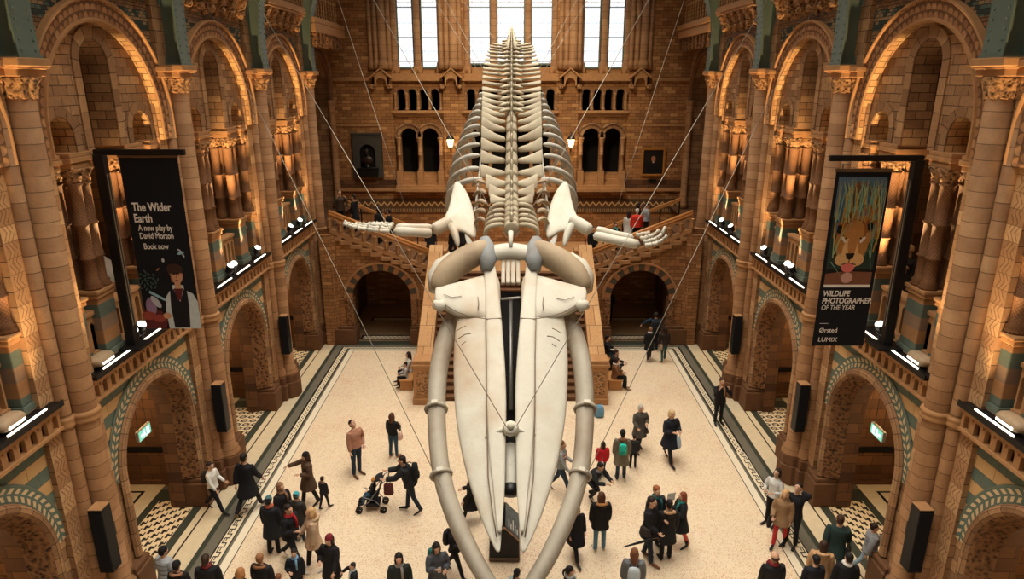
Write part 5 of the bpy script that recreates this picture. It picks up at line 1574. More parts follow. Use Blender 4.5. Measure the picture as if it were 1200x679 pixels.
def shoes(g, parent, mat, boot=False):
    for s in (-1, 1):
        h, kn, an, toe, tp = g.leg[s]; k = g.k
        d = (toe-an); d.z = 0; d = d.normalized() if d.length > .02 else V((0, -1, 0))
        m = MB()
        pitch = tp
        fw = V((d.x*math.cos(pitch), d.y*math.cos(pitch), math.sin(pitch))); upv = V((0, 0, 1)); upv = (upv-fw*upv.z).normalized(); sd = fw.cross(upv)
        c = an-upv*.05*k
        rows = []
        for t, w, h0, h1 in ((-.06, .030, -.033, .06), (-.02, .042, -.036, .075), (.04, .044, -.036, .062), (.10, .049, -.036, .03), (.15, .046, -.036, .012), (.185, .028, -.034, -.008)):
            b = c+fw*t*k
            rows.append([tuple(b+sd*w*k*x+upv*z*k) for x, z in ((-1, h0), (1, h0), (1, h0+.03), (.6, h1), (-.6, h1), (-1, h0+.03))])
        m.grid(rows, cu=True, cap=True)
        if boot: m.tube([an-upv*.02*k, an.lerp(kn, .4)], [.05*k, .062*k], 10)
        m.build('boot' if boot else 'shoe', mat, parent)
def hair(g, parent, style, mat):
    k = g.k; R = g.R; hd = g.head; m = MB()
    def hb(c, r, wob=0):
        m.grid([[tuple(hd+R @ V((c[0]+r[0]*(1+wob*math.sin(5*a+7*t))*math.sin(t)*math.cos(a), c[1]+r[1]*(1+wob*math.sin(4*a+9*t))*math.sin(t)*math.sin(a), c[2]+r[2]*math.cos(t)))*k) for a in [2*PI*q/14 for q in range(14)]] for t in [PI*q/9 for q in range(10)]], cu=True)
    wb = .09 if style == 'curly' else 0
    hb((0, .026, .048), (.088, .104, .086), wb)
    hb((0, .06, -.01), (.078, .062, .08), wb)
    if style == 'balding':
        m = MB(); hb((0, .05, -.01), (.086, .075, .05))
    def back(z0, w, d, curl=0):
        rows = []
        for q in range(7):
            a = q/6; z = lerp(.03, z0, a)
            c = hd+R @ V((0, .07, .03))*k+V((0, .015*a, z-.03))*k
            ww = w*(1+.12*math.sin(a*9)*curl)*(1-.15*a)
            rows.append([tuple(c+V((ww*math.cos(b), d*math.sin(b)+.0, 0))*k) for b in [2*PI*j/12 for j in range(12)]])
        m.grid(rows, cu=True, cap=True)
    if style in ('long', 'curly'):
        back(-.26 if style == 'long' else -.22, .098, .062, 1 if style == 'curly' else .3)
        for s in (-1, 1): hb((s*.078, .01, -.05), (.026, .05, .09), wb)
    if style == 'bob':
        back(-.12, .09, .06)
        for s in (-1, 1): hb((s*.076, .012, -.035), (.026, .05, .07))
    if style == 'bun': hb((0, .10, .085), (.045, .045, .045))
    if style == 'pony':
        p0 = hd+R @ V((0, .11, .05))*k; m.tube([p0, p0+V((0, .05, -.01))*k, p0+V((0, .07, -.10))*k, p0+V((0, .05, -.2))*k], [.03*k, .036*k, .03*k, .012*k], 8)
    voxel(m, 'hair', mat, parent, .013, None, 1)
def beanie(g, parent, mat, pom=False, brim=False):
    k = g.k; R = g.R; hd = g.head; m = MB()
    rows = []
    for z, r in ((.012, .094), (.02, .099), (.045, .098), (.05, .094), (.08, .090), (.11, .074), (.132, .045), (.142, .012)):
        rows.append([tuple(hd+R @ V((r*.92*math.cos(a), .016+r*1.1*math.sin(a), z))*k) for a in [2*PI*q/16 for q in range(16)]])
    m.grid(rows, cu=True, cap=True)
    if brim:
        m.grid([[tuple(hd+R @ V((r*math.cos(a), .016+r*1.08*math.sin(a), z))*k) for a in [2*PI*q/18 for q in range(18)]] for r, z in ((.09, .04), (.15, .03), (.15, .036), (.09, .05))], cu=True)
    if pom: m.ball(hd+R @ V((0, .02, .155))*k, .03*k, 8, 6)
    m.build('hat', mat, parent)
def torus(m, c, R1, r, X, Y, a0=0, a1=2*PI, n=18, wob=0, sq=1.0):
    P = [c+X*R1*math.cos(lerp(a0, a1, q/n))+Y*R1*sq*math.sin(lerp(a0, a1, q/n)) for q in range(n+1)]
    m.tube(P, [r*(1+wob*math.sin(q*5.3)) for q in range(n+1)], 8)
def hood(g, parent, mat, furm=None):
    k = g.k; m = MB(); c = g.T(.50, 0, .075)
    if furm:
        torus(m, c+V((0, 0, .01)), .115*k, .036*k, V((1, 0, 0)), V((0, .75, .28)), 0, 2*PI, 22, .12); m.build('fur_hood', furm, parent)
    m = MB(); m.ball(c+V((0, .03, -.03))*k, (.12*k, .075*k, .085*k), 12, 8); m.build('hood', mat, parent)
def scarf(g, parent, mat, tail=True):
    k = g.k; m = MB(); torus(m, g.T(.525, 0, 0), .078*k, .034*k, V((1, 0, 0)), V((0, 1, .1)), 0, 2*PI, 18, .1)
    if tail: m.tube([g.T(.51, .05, -.10), g.T(.42, .06, -.155), g.T(.2, .07, -.165)], [.03*k, .032*k, .026*k], 8)
    m.build('scarf', mat, parent)

WALK = ((24, 6), (-18, 22)); WALK2 = ((-18, 24), (24, 5)); STAND = ((1, 2), (-2, 3)); STEP = ((14, 6), (-10, 10))
PEOPLE = {}
def person(key, label, pos, H, rz, top, topc, legc=(28, 28, 34), hairs='short', hairc=(40, 28, 22), shoec=(24, 22, 22), legs=STAND, arms=('down', 'down'), lean=0, up=0, turn=0, female=False,
           hat=None, hatc=None, fur=None, scarfc=None, boot=False, skin=0, group='museum visitors on the hall floor', sit=False, brim=False, pom=False, spread=.02, z=0):
    root = thing('person', label, 'person', (pos[0], pos[1], z or pos[2]), d2r(rz), group)
    g = rig(H, dict(lean=lean, legs=legs, arms=arms, up=up, turn=turn, sit=sit, spread=spread))
    body(g, root, cmat(SKINS[skin], .6, 'skin'), female)
    top_mesh(g, root, top, cmat(topc), female)
    trousers(g, root, cmat(legc))
    shoes(g, root, cmat(shoec, .5), boot)
    if hairs != 'none': hair(g, root, hairs, cmat(hairc, .6, 'hair'))
    if hat: beanie(g, root, cmat(hatc), pom, brim)
    if fur: hood(g, root, cmat(topc), cmat(fur))
    if scarfc: scarf(g, root, cmat(scarfc))
    PEOPLE[key] = (root, g, rz)
    return root
def F_(px, py, hy, lo=1.5, hi=1.86):
    p = on_z(px, py); H = on_y(px, hy, p.y).z
    return p, max(lo, min(hi, H))
def Hd(px, py, H):
    p = on_z(px, py, H); return V((p.x, p.y, 0))
def at_person(key, local):
    root, g, rz = PEOPLE[key]
    return root.location+Matrix.Rotation(d2r(rz), 3, 'Z') @ V(local)
def backpack(key, label, c, s=1.0, local=None, straps=True):
    root, g, rz = PEOPLE[key]; k = g.k*s
    q = g.T(.28, 0, .235) if local is None else V(local)
    t = thing('backpack', label, 'backpack', at_person(key, q), d2r(rz), 'bags carried by visitors')
    m = MB(); rows = []
    for z, w, d in ((-.23, .10, .05), (-.22, .145, .085), (-.05, .155, .095), (.1, .15, .085), (.18, .125, .07), (.215, .07, .035)):
        rows.append([tuple(V((w*math.copysign(abs(math.cos(a))**.6, math.cos(a)), d*math.copysign(abs(math.sin(a))**.6, math.sin(a)), z))*k) for a in [2*PI*j/16 for j in range(16)]])
    m.grid(rows, cu=True, cap=True); pk = m.build('pack', cmat(c), t)
    m = MB(); rows = []
    for z, w, d in ((-.2, .07, .02), (-.18, .11, .04), (-.06, .11, .04), (-.03, .08, .02)):
        rows.append([tuple(V((w*math.cos(a), .085+d*math.sin(a), z))*k) for a in [2*PI*j/12 for j in range(12)]])
    m.grid(rows, cu=True, cap=True); m.build('front_pocket', cmat(tuple(int(x*.8) for x in c)), pk)
    m = MB(); m.tube([V((-.03, -.05, .2))*k, V((0, -.05, .25))*k, V((.03, -.05, .2))*k], .008*k, 6); m.build('handle', cmat((24, 24, 26)), t)
    if straps:
        for s_ in (-1, 1):
            m = MB(); m.tube([V((s_*.09, -.08, .17))*k, V((s_*.10, -.14, .2))*k, V((s_*.11, -.26, .16))*k], .014*k, 6); m.build('strap', cmat((26, 26, 28)), t)
def handbag(key, label, c, side, h=.62, w=.13, hgt=.2, out=.30, fwd=.0, name='handbag', strap=True):
    root, g, rz = PEOPLE[key]; k = g.k
    t = thing(name, label, 'bag', at_person(key, V((side*out, -fwd, h))*k), d2r(rz+90), 'bags carried by visitors')
    m = MB(); rows = []
    for z, a_, b_ in ((-hgt/2, w*.9, .05), (-hgt*.3, w, .065), (hgt*.3, w*.85, .05), (hgt/2, w*.75, .025)):
        rows.append([tuple(V((a_*math.copysign(abs(math.cos(a))**.6, math.cos(a)), b_*math.sin(a), z))*k) for a in [2*PI*j/14 for j in range(14)]])
    m.grid(rows, cu=True, cap=True); m.build('bag_body', cmat(c, .6), t)
    if strap:
        m = MB(); m.tube([V((-w*.6, 0, hgt*.45))*k, V((-w*.3, 0, hgt*.45+.2))*k, V((w*.3, 0, hgt*.45+.2))*k, V((w*.6, 0, hgt*.45))*k], .008*k, 6); m.build('strap', cmat(tuple(int(x*.6) for x in c)), t)

BLK = (24, 24, 28); JEAN = (44, 62, 80); LJEAN = (96, 130, 150); NAVY = (30, 36, 50)
# -- middle left
p, H = F_(419, 557, 489, hi=1.84)
person('a1', 'man in pinkish brown sweater tilting his head back to look up', p, H, 48, 'sweater', (176, 126, 102), (38, 54, 72), 'short', (34, 24, 20), (96, 62, 40), up=42, arms=('down', 'pocket'))
backpack('a1', 'black backpack hung behind the man in pinkish brown sweater', BLK, .95, (.20, .27, 1.12), False)
p, H = F_(462, 536, 484)
person('a2', 'woman in black top and blue jeans with curly brown hair, back turned', p, H, 158, 'sweater', BLK, (52, 76, 92), 'curly', (92, 58, 38), (150, 96, 60), female=True, arms=('bend', 'down'))
handbag('a2', 'pale pink handbag hanging beside the curly-haired woman', (206, 166, 150), -1, .88, .12, .22, .30)
p, H = F_(470, 602, 535, hi=1.8)
person('a3', 'man in black puffer jacket bending to push the pushchair', p+V((.28, .05, 0)), 1.76, -88, 'puffer', (30, 32, 34), (34, 42, 52), 'short', (30, 22, 18), BLK, legs=((10, 4), (-12, 14)), arms=('push', 'push'), lean=18)
backpack('a3', 'black backpack on the man pushing the pushchair', (20, 22, 24), 1.0)
p, H = F_(553, 612, 557)
person('a4', 'woman in long black coat striding past the skeleton jaw', p, H, -82, 'coat', (26, 24, 26), (30, 28, 30), 'short', (170, 122, 88), BLK, WALK2, ('bend', 'fwd'), female=True, boot=True)
p, H = F_(254, 600, 541)
person('a5', 'man in white shirt and dark trousers striding along the mosaic border', p, H, 78, 'shirt', (226, 224, 214), (28, 28, 36), 'short', (52, 36, 28), BLK, WALK, ('fwd', 'hold'))
backpack('a5', 'dark brown bag on the back of the man in white shirt', (52, 40, 32), .8)
p, H = F_(294, 600, 531)
person('a6', 'man in black coat walking away on the mosaic border', p, H, 165, 'coat', (22, 23, 28), (24, 24, 28), 'short', (30, 22, 18), BLK, WALK, ('fwd', 'back'))
p, H = F_(364, 592, 531)
person('a7', 'woman in brown coat and black hat stretching one arm out', p, H, -52, 'coat', (84, 62, 46), (30, 28, 30), 'long', (60, 38, 26), BLK, STEP, ('point', 'bend'), female=True, hat=1, hatc=(22, 22, 24), boot=True)
p, H = F_(381, 597, 559, .9, 1.3)
person('a8', 'small child in dark coat with brown hood beside the pointing woman', p, H, 150, 'jacket', (30, 30, 36), (26, 26, 30), 'short', (50, 32, 24), BLK, STEP, fur=(120, 84, 60))
# -- left group
person('b1', 'woman with light brown hair at the back of the huddled group', Hd(328, 566, 1.62), 1.62, 60, 'coat', (34, 32, 34), BLK, 'bob', (150, 110, 78), female=True, scarfc=(150, 110, 84))
person('b2', 'person in dark coat wearing a colourful knitted scarf, back turned', Hd(314, 582, 1.66), 1.66, 172, 'coat', (28, 30, 34), BLK, 'short', (28, 22, 20), hat=1, hatc=(70, 110, 116), scarfc=(176, 84, 60))
person('b3', 'child in red jacket and mustard yellow hat among the group', Hd(347, 583, 1.24), 1.22, -120, 'puffer', (196, 40, 36), (120, 150, 170), 'short', (90, 60, 40), BLK, arms=('bend', 'bend'), hat=1, hatc=(226, 160, 50), pom=True)
p, H = F_(353, 635, 577, 1.2, 1.5)
person('b4', 'child in dark parka and teal hat, back turned', p, H, 165, 'parka', (48, 46, 40), (38, 48, 60), 'short', (60, 40, 28), (120, 160, 180), hat=1, hatc=(54, 160, 176))
p, H = F_(345, 662, 590, hi=1.8)
person('b5', 'man in black coat with red scarf and white trainers mid stride', p, H, 62, 'jacket', BLK, (24, 26, 32), 'short', (34, 26, 22), (226, 222, 214), ((28, 4), (-22, 22)), ('bend', 'back'), scarfc=(170, 34, 40))
p, H = F_(371, 668, 596)
person('b6', 'blonde woman in beige coat with black leggings and white shoes', p, H, -64, 'parka', (194, 164, 134), (24, 24, 28), 'long', (206, 166, 116), (226, 222, 214), STEP, ('fwd', 'down'), female=True, fur=(206, 176, 140))
person('b7', 'woman in long black coat wearing a maroon knitted hat', Hd(385, 627, 1.64), 1.64, -18, 'coat', (26, 24, 26), BLK, 'long', (50, 34, 26), female=True, hat=1, hatc=(120, 32, 40), arms=('bend', 'fwd'))
person('b8', 'small child in dark coat holding one arm out', Hd(413, 660, 1.1), 1.1, -60, 'jacket', (28, 30, 36), BLK, 'short', (26, 20, 18), arms=('out', 'down'), scarfc=(190, 200, 206))
person('b9', 'boy in black coat with pale blue collar in front of the group', Hd(344, 644, 1.32), 1.32, 8, 'jacket', (24, 26, 32), BLK, 'short', (30, 22, 20), scarfc=(120, 160, 190), arms=('bend', 'down'))
person('b10', 'fair-haired person with brown fur-trimmed hood, back turned', Hd(304, 649, 1.62), 1.62, 172, 'parka', (32, 30, 32), BLK, 'short', (150, 104, 66), fur=(130, 88, 52))
person('b11', 'person with curly fair hair at the bottom edge', Hd(281, 666, 1.6), 1.6, 160, 'jacket', (40, 36, 36), BLK, 'curly', (176, 122, 76), female=True)
person('b13', 'brown-haired child beside the boy with pale blue collar', Hd(326, 673, 1.3), 1.3, 175, 'jacket', (44, 38, 36), BLK, 'short', (120, 74, 48))
person('b14', 'person in pale grey puffer jacket and black knitted hat', Hd(190, 641, 1.62), 1.62, 152, 'puffer', (168, 174, 176), (40, 42, 50), 'short', (30, 24, 22), hat=1, hatc=(26, 26, 30))
person('b15', 'person in black coat and black cap with tan hood', Hd(206, 658, 1.58), 1.58, 175, 'jacket', (26, 25, 27), BLK, 'short', (30, 24, 22), hat=1, hatc=(24, 24, 28), fur=(166, 118, 86))
person('b16', 'dark-haired man in black jacket with a thin red strap', Hd(240, 650, 1.74), 1.74, 188, 'jacket', (26, 26, 30), BLK, 'short', (58, 40, 30), scarfc=(110, 34, 36))
# -- bottom middle
person('c1', 'dark-haired woman in dark green coat walking towards the viewer', Hd(467, 650, 1.64), 1.64, 10, 'coat', (34, 42, 38), BLK, 'long', (26, 20, 20), legs=STEP, female=True, scarfc=(150, 146, 138))
person('c2', 'dark-haired woman in grey coat looking down at her phone', Hd(511, 636, 1.66), 1.66, 22, 'coat', (84, 88, 96), (44, 58, 74), 'long', (26, 20, 20), female=True, arms=('phone', 'bend'), up=-12)
backpack('c2', 'teal green backpack on the woman with the phone', (50, 110, 100))
t = thing('phone', 'white mobile phone held by the woman in grey coat', 'phone', at_person('c2', PEOPLE['c2'][1].arm[-1][2]+PEOPLE['c2'][1].arm[-1][3]*.11), d2r(22))
m = MB(); m.box(-.035, .035, -.005, .005, -.07, .07); m.build('case', cmat((220, 220, 222), .4), t, bevel=.004); m = MB(); m.box(-.031, .031, .005, .007, -.064, .064); m.build('screen', MAT['black'], t)
p, H = F_(534, 674, 614, hi=1.75)
person('c3', 'woman in black and red walking behind the lower jaw', p, H, 62, 'jacket', (24, 22, 26), BLK, 'long', (28, 20, 20), legs=WALK, arms=('bend', 'bend'), female=True, scarfc=(176, 36, 48))
backpack('c3', 'black backpack on the woman behind the lower jaw', (24, 24, 28), .95)
person('c4', 'child with dark ponytail below the skull tip', Hd(606, 667, 1.45), 1.45, 150, 'sweater', (176, 196, 204), JEAN, 'pony', (28, 22, 22), female=True)
person('c5', 'dark-haired girl with ponytail below the right jaw', Hd(668, 664, 1.5), 1.5, 100, 'jacket', (40, 44, 52), JEAN, 'pony', (30, 22, 20), female=True, scarfc=(200, 208, 212))
# -- middle right
p, H = F_(657, 579, 516)
person('d1', 'young man in grey sweater with orange stripes walking by the jaw', p, H, 72, 'sweater', (152, 156, 154), (50, 70, 88), 'short', (120, 76, 46), (70, 48, 36), WALK, ('fwd', 'hold'))
g = PEOPLE['d1'][1]
m = MB()
for t0, cc in ((.30, 0), (.36, 1), (.41, 0)):
    rows = [[tuple(g.T(t, .205*math.cos(a), .140*math.sin(a))) for a in [2*PI*q/20 for q in range(20)]] for t in (t0-.018, t0+.018)]
    m.grid(rows, cu=True, m=cc)
m.build('sweater_stripes', [cmat((206, 110, 74)), cmat((228, 224, 214))], PEOPLE['d1'][0])
p, H = F_(705, 561, 518, 1.0, 1.4)
person('d2', 'child in bright red jacket with back turned', p, H, 185, 'puffer', (198, 30, 38), (56, 84, 100), 'long', (50, 34, 26), BLK, STEP, female=True)
handbag('d2', 'small white bag on the back of the child in red', (216, 212, 206), 1, .85, .09, .14, .05, -.2)
person('d3', 'person in black and grey stooping low beside the red child', on_z(690, 587), 1.66, 40, 'jacket', (30, 30, 34), (36, 38, 44), 'short', (30, 24, 22), BLK, ((62, 96), (38, 92)), ('lap', 'lap'), lean=42, group='museum visitors on the hall floor', scarfc=(120, 122, 124))
p, H = F_(727, 562, 504)
person('d4', 'woman in grey-green coat with brown fur hood, back turned', p, H, 176, 'coat', (118, 110, 94), (50, 66, 76), 'short', (24, 22, 24), BLK, female=True, hat=1, hatc=(24, 24, 28), fur=(120, 84, 56), boot=True)
backpack('d4', 'bright turquoise backpack on the woman in grey-green coat', (40, 190, 164), .8)
p, H = F_(739, 554, 514, 1.0, 1.35)
person('d5', 'child in dark coat standing next to the turquoise backpack', p+V((.1, .25, 0)), H, 170, 'jacket', (38, 40, 44), BLK, 'short', (40, 30, 26), BLK)
p, H = F_(748, 528, 475)
person('d6', 'white-haired woman in long grey coat walking towards the viewer', p, H, 12, 'coat', (86, 82, 74), (28, 28, 30), 'bob', (206, 200, 190), BLK, STEP, ('hold', 'bend'), female=True, boot=True)
handbag('d6', 'dark handbag carried by the white-haired woman in grey coat', (60, 52, 46), 1, .85, .11, .16, .16, .2)
p, H = F_(783, 541, 480)
person('d7', 'blonde woman in dark navy coat holding a pale carrier bag', p, H, 22, 'coat', (30, 34, 44), (22, 24, 30), 'bob', (214, 182, 136), BLK, WALK, ('bend', 'bend'), female=True)
handbag('d7', 'pale blue carrier bag held by the blonde woman', (176, 192, 206), 1, .72, .11, .32, .16, .2, 'carrier_bag')
p, H = F_(702, 645, 577)
person('d8', 'woman in black coat with tan fur hood and light blue jeans', p, H, 184, 'parka', (24, 22, 24), LJEAN, 'long', (88, 54, 36), (214, 210, 204), female=True, fur=(190, 136, 84))
p, H = F_(674, 655, 592)
person('d9', 'woman dressed all in black stepping out behind the jaw', p, H, 25, 'coat', (22, 21, 24), (22, 22, 26), 'long', (26, 22, 22), (40, 40, 42), WALK, female=True)
backpack('d9', 'black backpack on the woman stepping out behind the jaw', (28, 28, 30), .8)
# -- right group
p, H = F_(759, 657, 581, hi=1.82)
person('e1', 'man in black coat and brown shoes carrying an umbrella', p, H, 55, 'parka', (22, 22, 26), (34, 44, 58), 'short', (40, 28, 22), (130, 84, 54), ((10, 3), (-8, 6)), ('hold', 'bend'))
handbag('e1', 'dark shoulder bag on the man with the umbrella', (50, 40, 36), -1, .95, .15, .22, .27, .0)
t = thing('umbrella', 'folded black umbrella tucked under the arm of the man in black coat', 'umbrella', at_person('e1', (-.32, .0, .78)), d2r(55))
m = MB(); a, b = V((.0, -.22, .14)), V((-.18, .46, -.28)); m.tube([a.lerp(b, q) for q in (0, .1, .5, .9, 1)], [.012, .034, .03, .016, .006], 8); m.build('folded_canopy', cmat((26, 26, 28)), t)
m = MB(); m.tube([a, a+V((.02, -.1, .06)), a+V((.03, -.13, .02)), a+V((.02, -.12, -.03))], .012, 6); m.build('handle', cmat((90, 60, 40)), t)
person('e2', 'red-haired man in dark jacket with teal strap behind the umbrella man', Hd(770, 570, 1.76), 1.76, 20, 'jacket', (32, 36, 40), (30, 32, 38), 'short', (150, 86, 50), BLK, scarfc=(40, 96, 96))
p, H = F_(779, 656, 586)
person('e3', 'dark-haired woman in black coat with pale fur hood, back turned', p, H, 184, 'coat', (26, 24, 26), (24, 24, 26), 'bun', (28, 20, 20), BLK, female=True, fur=(196, 156, 116), boot=True)
p, H = F_(795, 641, 578)
person('e4', 'auburn-haired woman with coral leggings and black boots', p, H, -80, 'coat', (30, 32, 34), (226, 100, 84), 'long', (134, 70, 42), BLK, STEP, ('bend', 'phone'), female=True, scarfc=(50, 130, 120), boot=True)
t = thing('folded_map', 'white folded map held up among the group of visitors', 'map', on_y(787, 583, on_z(795, 641).y+.05), d2r(20))
m = MB()
for q in range(3): m.add([(-.12+.08*q, .02*(q % 2), -.11), (-.04+.08*q, .02*((q+1) % 2), -.11), (-.04+.08*q, .02*((q+1) % 2), .11), (-.12+.08*q, .02*(q % 2), .11)], [(0, 1, 2, 3)])
o = m.build('sheet', cmat((232, 230, 224)), t); o.modifiers.new('s', 'SOLIDIFY').thickness = .003
person('e5', 'woman with long brown hair in grey coat at the bottom edge', Hd(744, 643, 1.66), 1.66, 172, 'coat', (110, 112, 114), JEAN, 'long', (120, 74, 48), female=True)
backpack('e5', 'pale blue shoulder pack on the brown-haired woman at the bottom', (190, 202, 210), .9)
# -- far right passage trio and border
p, H = F_(766, 411, 365, hi=1.8)
person('f1', 'man in dark blue jacket stretching an arm sideways near the far arch', p, 1.78, 178, 'jacket', (40, 54, 70), (28, 30, 36), 'short', (30, 26, 26), BLK, arms=('down', 'out'))
backpack('f1', 'black backpack with red trim near the far arch', (30, 30, 34))
p, H = F_(760, 423, 384)
person('f2', 'person in black coat with white scarf near the far arch', p, H, 186, 'coat', (22, 22, 24), BLK, 'short', (150, 110, 80), (214, 206, 196), STEP, female=True, scarfc=(220, 214, 206))
p, H = F_(777, 424, 384)
person('f3', 'person with teal trousers and tan bag near the far arch', p, H, 182, 'jacket', (46, 36, 32), (54, 96, 96), 'long', (40, 28, 24), (60, 48, 40), STEP, female=True)
handbag('f3', 'tan patterned shoulder bag near the far arch', (170, 136, 110), 1, .82, .16, .24, .18, -.17)
p, H = F_(841, 497, 443)
person('f4', 'person in black raising a camera beside the far pier', p, H, 5, 'jacket', (26, 24, 26), BLK, 'short', (80, 52, 36), BLK, arms=('face', 'face'), scarfc=(166, 122, 84))
# -- right foreground
person('g1', 'woman in white shirt and black trousers beside the pier', Hd(911, 550, 1.68), 1.68, -52, 'shirt', (216, 216, 210), (22, 22, 26), 'bob', (44, 30, 24), BLK, arms=('bend', 'bend'), female=True, up=15)
p, H = F_(925, 640, 567, hi=1.84)
person('g2', 'man in black jacket with a hand behind his head', p, H, -46, 'jacket', (24, 24, 28), (22, 22, 26), 'short', (44, 30, 24), BLK, up=26, arms=('down', 'head'))
p, H = F_(912, 640, 590)
person('g3', 'blonde woman in mottled fur coat and red trousers', p, 1.62, -32, 'parka', (150, 118, 84), (196, 54, 54), 'long', (216, 170, 112), BLK, STEP, ('hold', 'down'), female=True, fur=(172, 140, 104))
handbag('g3', 'black handbag carried by the blonde woman in fur coat', (22, 22, 24), -1, .75, .17, .24, .28, .12)
person('g4', 'balding man in black coat with dark red scarf', Hd(909, 647, 1.76), 1.76, 182, 'jacket', (26, 25, 28), BLK, 'balding', (70, 46, 34), scarfc=(130, 34, 40))
person('g5', 'brown-haired person in tan coat seen from behind', Hd(966, 634, 1.68), 1.68, 160, 'parka', (198, 156, 112), JEAN, 'bob', (64, 42, 30), female=True, fur=(206, 168, 124))
person('g6', 'black-haired person in navy coat in front of the tan coat', Hd(957, 651, 1.62), 1.62, 186, 'jacket', (28, 30, 38), BLK, 'short', (22, 18, 20))
person('g7', 'person in dark green jacket walking over the stepped mosaic', Hd(986, 603, 1.76), 1.76, 150, 'parka', (38, 58, 54), (88, 108, 124), 'short', (70, 46, 34), legs=WALK, arms=('fwd', 'back'))
handbag('g7', 'small dark satchel of the person in dark green jacket', (40, 36, 34), -1, .9, .13, .2, .26, -.04)
person('g8', 'dark-haired person in black coat with white collar, bottom edge', Hd(996, 648, 1.7), 1.7, 170, 'jacket', (24, 24, 28), BLK, 'short', (30, 24, 22), scarfc=(220, 216, 210))
p, H = F_(1014, 676, 613, hi=1.72)
person('g9', 'person in light grey puffer jacket and pale jeans striding', p, H, 80, 'puffer', (142, 142, 142), (150, 170, 182), 'bun', (50, 32, 26), BLK, WALK, ('back', 'hold'), female=True)
t = thing('paper_sheets', 'white sheets of paper carried by the person in grey puffer', 'papers', at_person('g9', (.30, -.26, .82)), d2r(80))
m = MB(); m.box(-.01, .01, -.11, .11, -.15, .15); m.build('sheet', cmat((214, 212, 206)), t)
# -- seated by the staircase
SITL = ((84, 84), (80, 88))
def sitter(key, label, pos, H, rz, *a, **kw):
    person(key, label, pos, H, rz, *a, legs=SITL, sit=True, group='visitors sitting beside the main staircase', **kw)
for s, (ya, yb) in ((1, (23.4, 26.4)), (-1, (23.4, 24.7))):
    t = thing('wooden_bench', 'orange wooden bench beside the main staircase, %s' % ('towards the lion banner' if s > 0 else 'towards the theatre banner'), 'bench', (s*3.98, (ya+yb)/2, 0), 0, 'benches beside the staircase')
    h = (yb-ya)/2
    m = MB(); m.box(-.27, .27, -h, h, .40, .45); m.build('seat', MAT['wood'], t, bevel=.012)
    for yy in (-h+.12, 0, h-.12):
        m = MB(); m.box(-.24, .24, yy-.035, yy+.035, 0, .40); m.build('leg', MAT['wood'], t, bevel=.01)
    m = MB(); m.box(-.2, .2, -h+.1, h-.1, .33, .4); m.build('apron', MAT['wood'], t)
def zs(key):   # put the hips on the seat
    root, g, rz = PEOPLE[key]; root.location.z = .43-(g.base.z-.10*g.k)
SEAT_Z = 0
sitter('s1', 'person in brown jacket sitting on the bench and looking down', V((3.98, 23.65, 0)), 1.66, 84, 'jacket', (122, 80, 50), BLK, 'bob', (56, 34, 24), (150, 110, 84), female=True, arms=('lap', 'lap'), scarfc=(206, 196, 184), up=-20)
sitter('s2', 'person in black leaning forward on the bench', V((3.9, 24.5, 0)), 1.68, 80, 'jacket', (26, 24, 26), BLK, 'short', (60, 40, 30), (200, 190, 180), arms=('lap', 'lap'), lean=22)
sitter('s3', 'person in black with blue jeans at the far end of the bench', V((3.98, 25.9, 0)), 1.7, 78, 'jacket', (26, 26, 30), (56, 80, 100), 'short', (26, 20, 20), BLK, arms=('lap', 'bend'))
sitter('s4', 'dark-haired woman in pale cardigan sitting beside the staircase', V((-3.95, 24.2, 0)), 1.64, -76, 'sweater', (206, 200, 190), (40, 40, 46), 'long', (36, 24, 22), BLK, female=True, arms=('lap', 'lap'))
sitter('s5', 'child in black and white sitting next to the pale cardigan', V((-4.0, 23.68, 0)), 1.25, -70, 'sweater', (180, 176, 170), BLK, 'short', (34, 24, 22), BLK, arms=('lap', 'lap'))
for k_ in ('s1', 's2', 's3', 's4', 's5'): zs(k_)
bp = thing('backpack', 'light blue patterned backpack standing by the bench end', 'backpack', on_z(702, 489)+V((0, 0, .24)), 0, 'bags carried by visitors')
m = MB(); rows = []
for z, w, d in ((-.24, .12, .08), (-.2, .17, .11), (.0, .18, .12), (.15, .15, .1), (.24, .07, .04)): rows.append([(w*math.cos(a), d*math.sin(a), z) for a in [2*PI*j/14 for j in range(14)]])
m.grid(rows, cu=True, cap=True); m.build('pack', cmat((110, 156, 186)), bp)
m = MB(); m.tube([(-.04, 0, .22), (0, 0, .28), (.04, 0, .22)], .01, 6); m.build('handle', cmat((40, 44, 50)), bp)
# -- on the stairs
def stair_z(x): return LAND+SLOPE*(4.5/11)*(math.floor((abs(x)-3.45)/(4.5/11))+1) if abs(x) > 3.45 else LAND
def climber(key, label, px, py, Y, H, rz, *a, **kw):
    z = LAND
    for _ in range(4):
        x = on_y(px, py, Y).x; z = stair_z(x)
    person(key, label, V((x, Y, z)), H, rz, *a, group='visitors on the stairs', **kw)
climber('t1', 'man in brown jacket holding a camera to his face on the stairs', 397, 218, 29.3, 1.76, 25, 'jacket', (70, 56, 42), (40, 40, 44), 'short', (120, 90, 64), arms=('face', 'face'))
climber('t2', 'person in black coat with fawn fur hood climbing the stairs', 414, 225, 29.6, 1.68, -100, 'coat', BLK, BLK, 'short', (50, 36, 28), fur=(176, 138, 100))
climber('t3', 'long-haired woman in black halfway up the stairs', 443, 240, 29.5, 1.66, -120, 'jacket', (30, 26, 26), BLK, 'long', (40, 28, 24), female=True)
climber('t4', 'person in black coat close behind the long-haired woman', 455, 243, 29.9, 1.62, -100, 'coat', (24, 24, 28), BLK, 'short', (34, 26, 24))
climber('t5', 'woman with long black hair at the foot of the side flight', 504, 262, 29.8, 1.64, 10, 'coat', (26, 24, 26), BLK, 'long', (24, 20, 20), female=True)
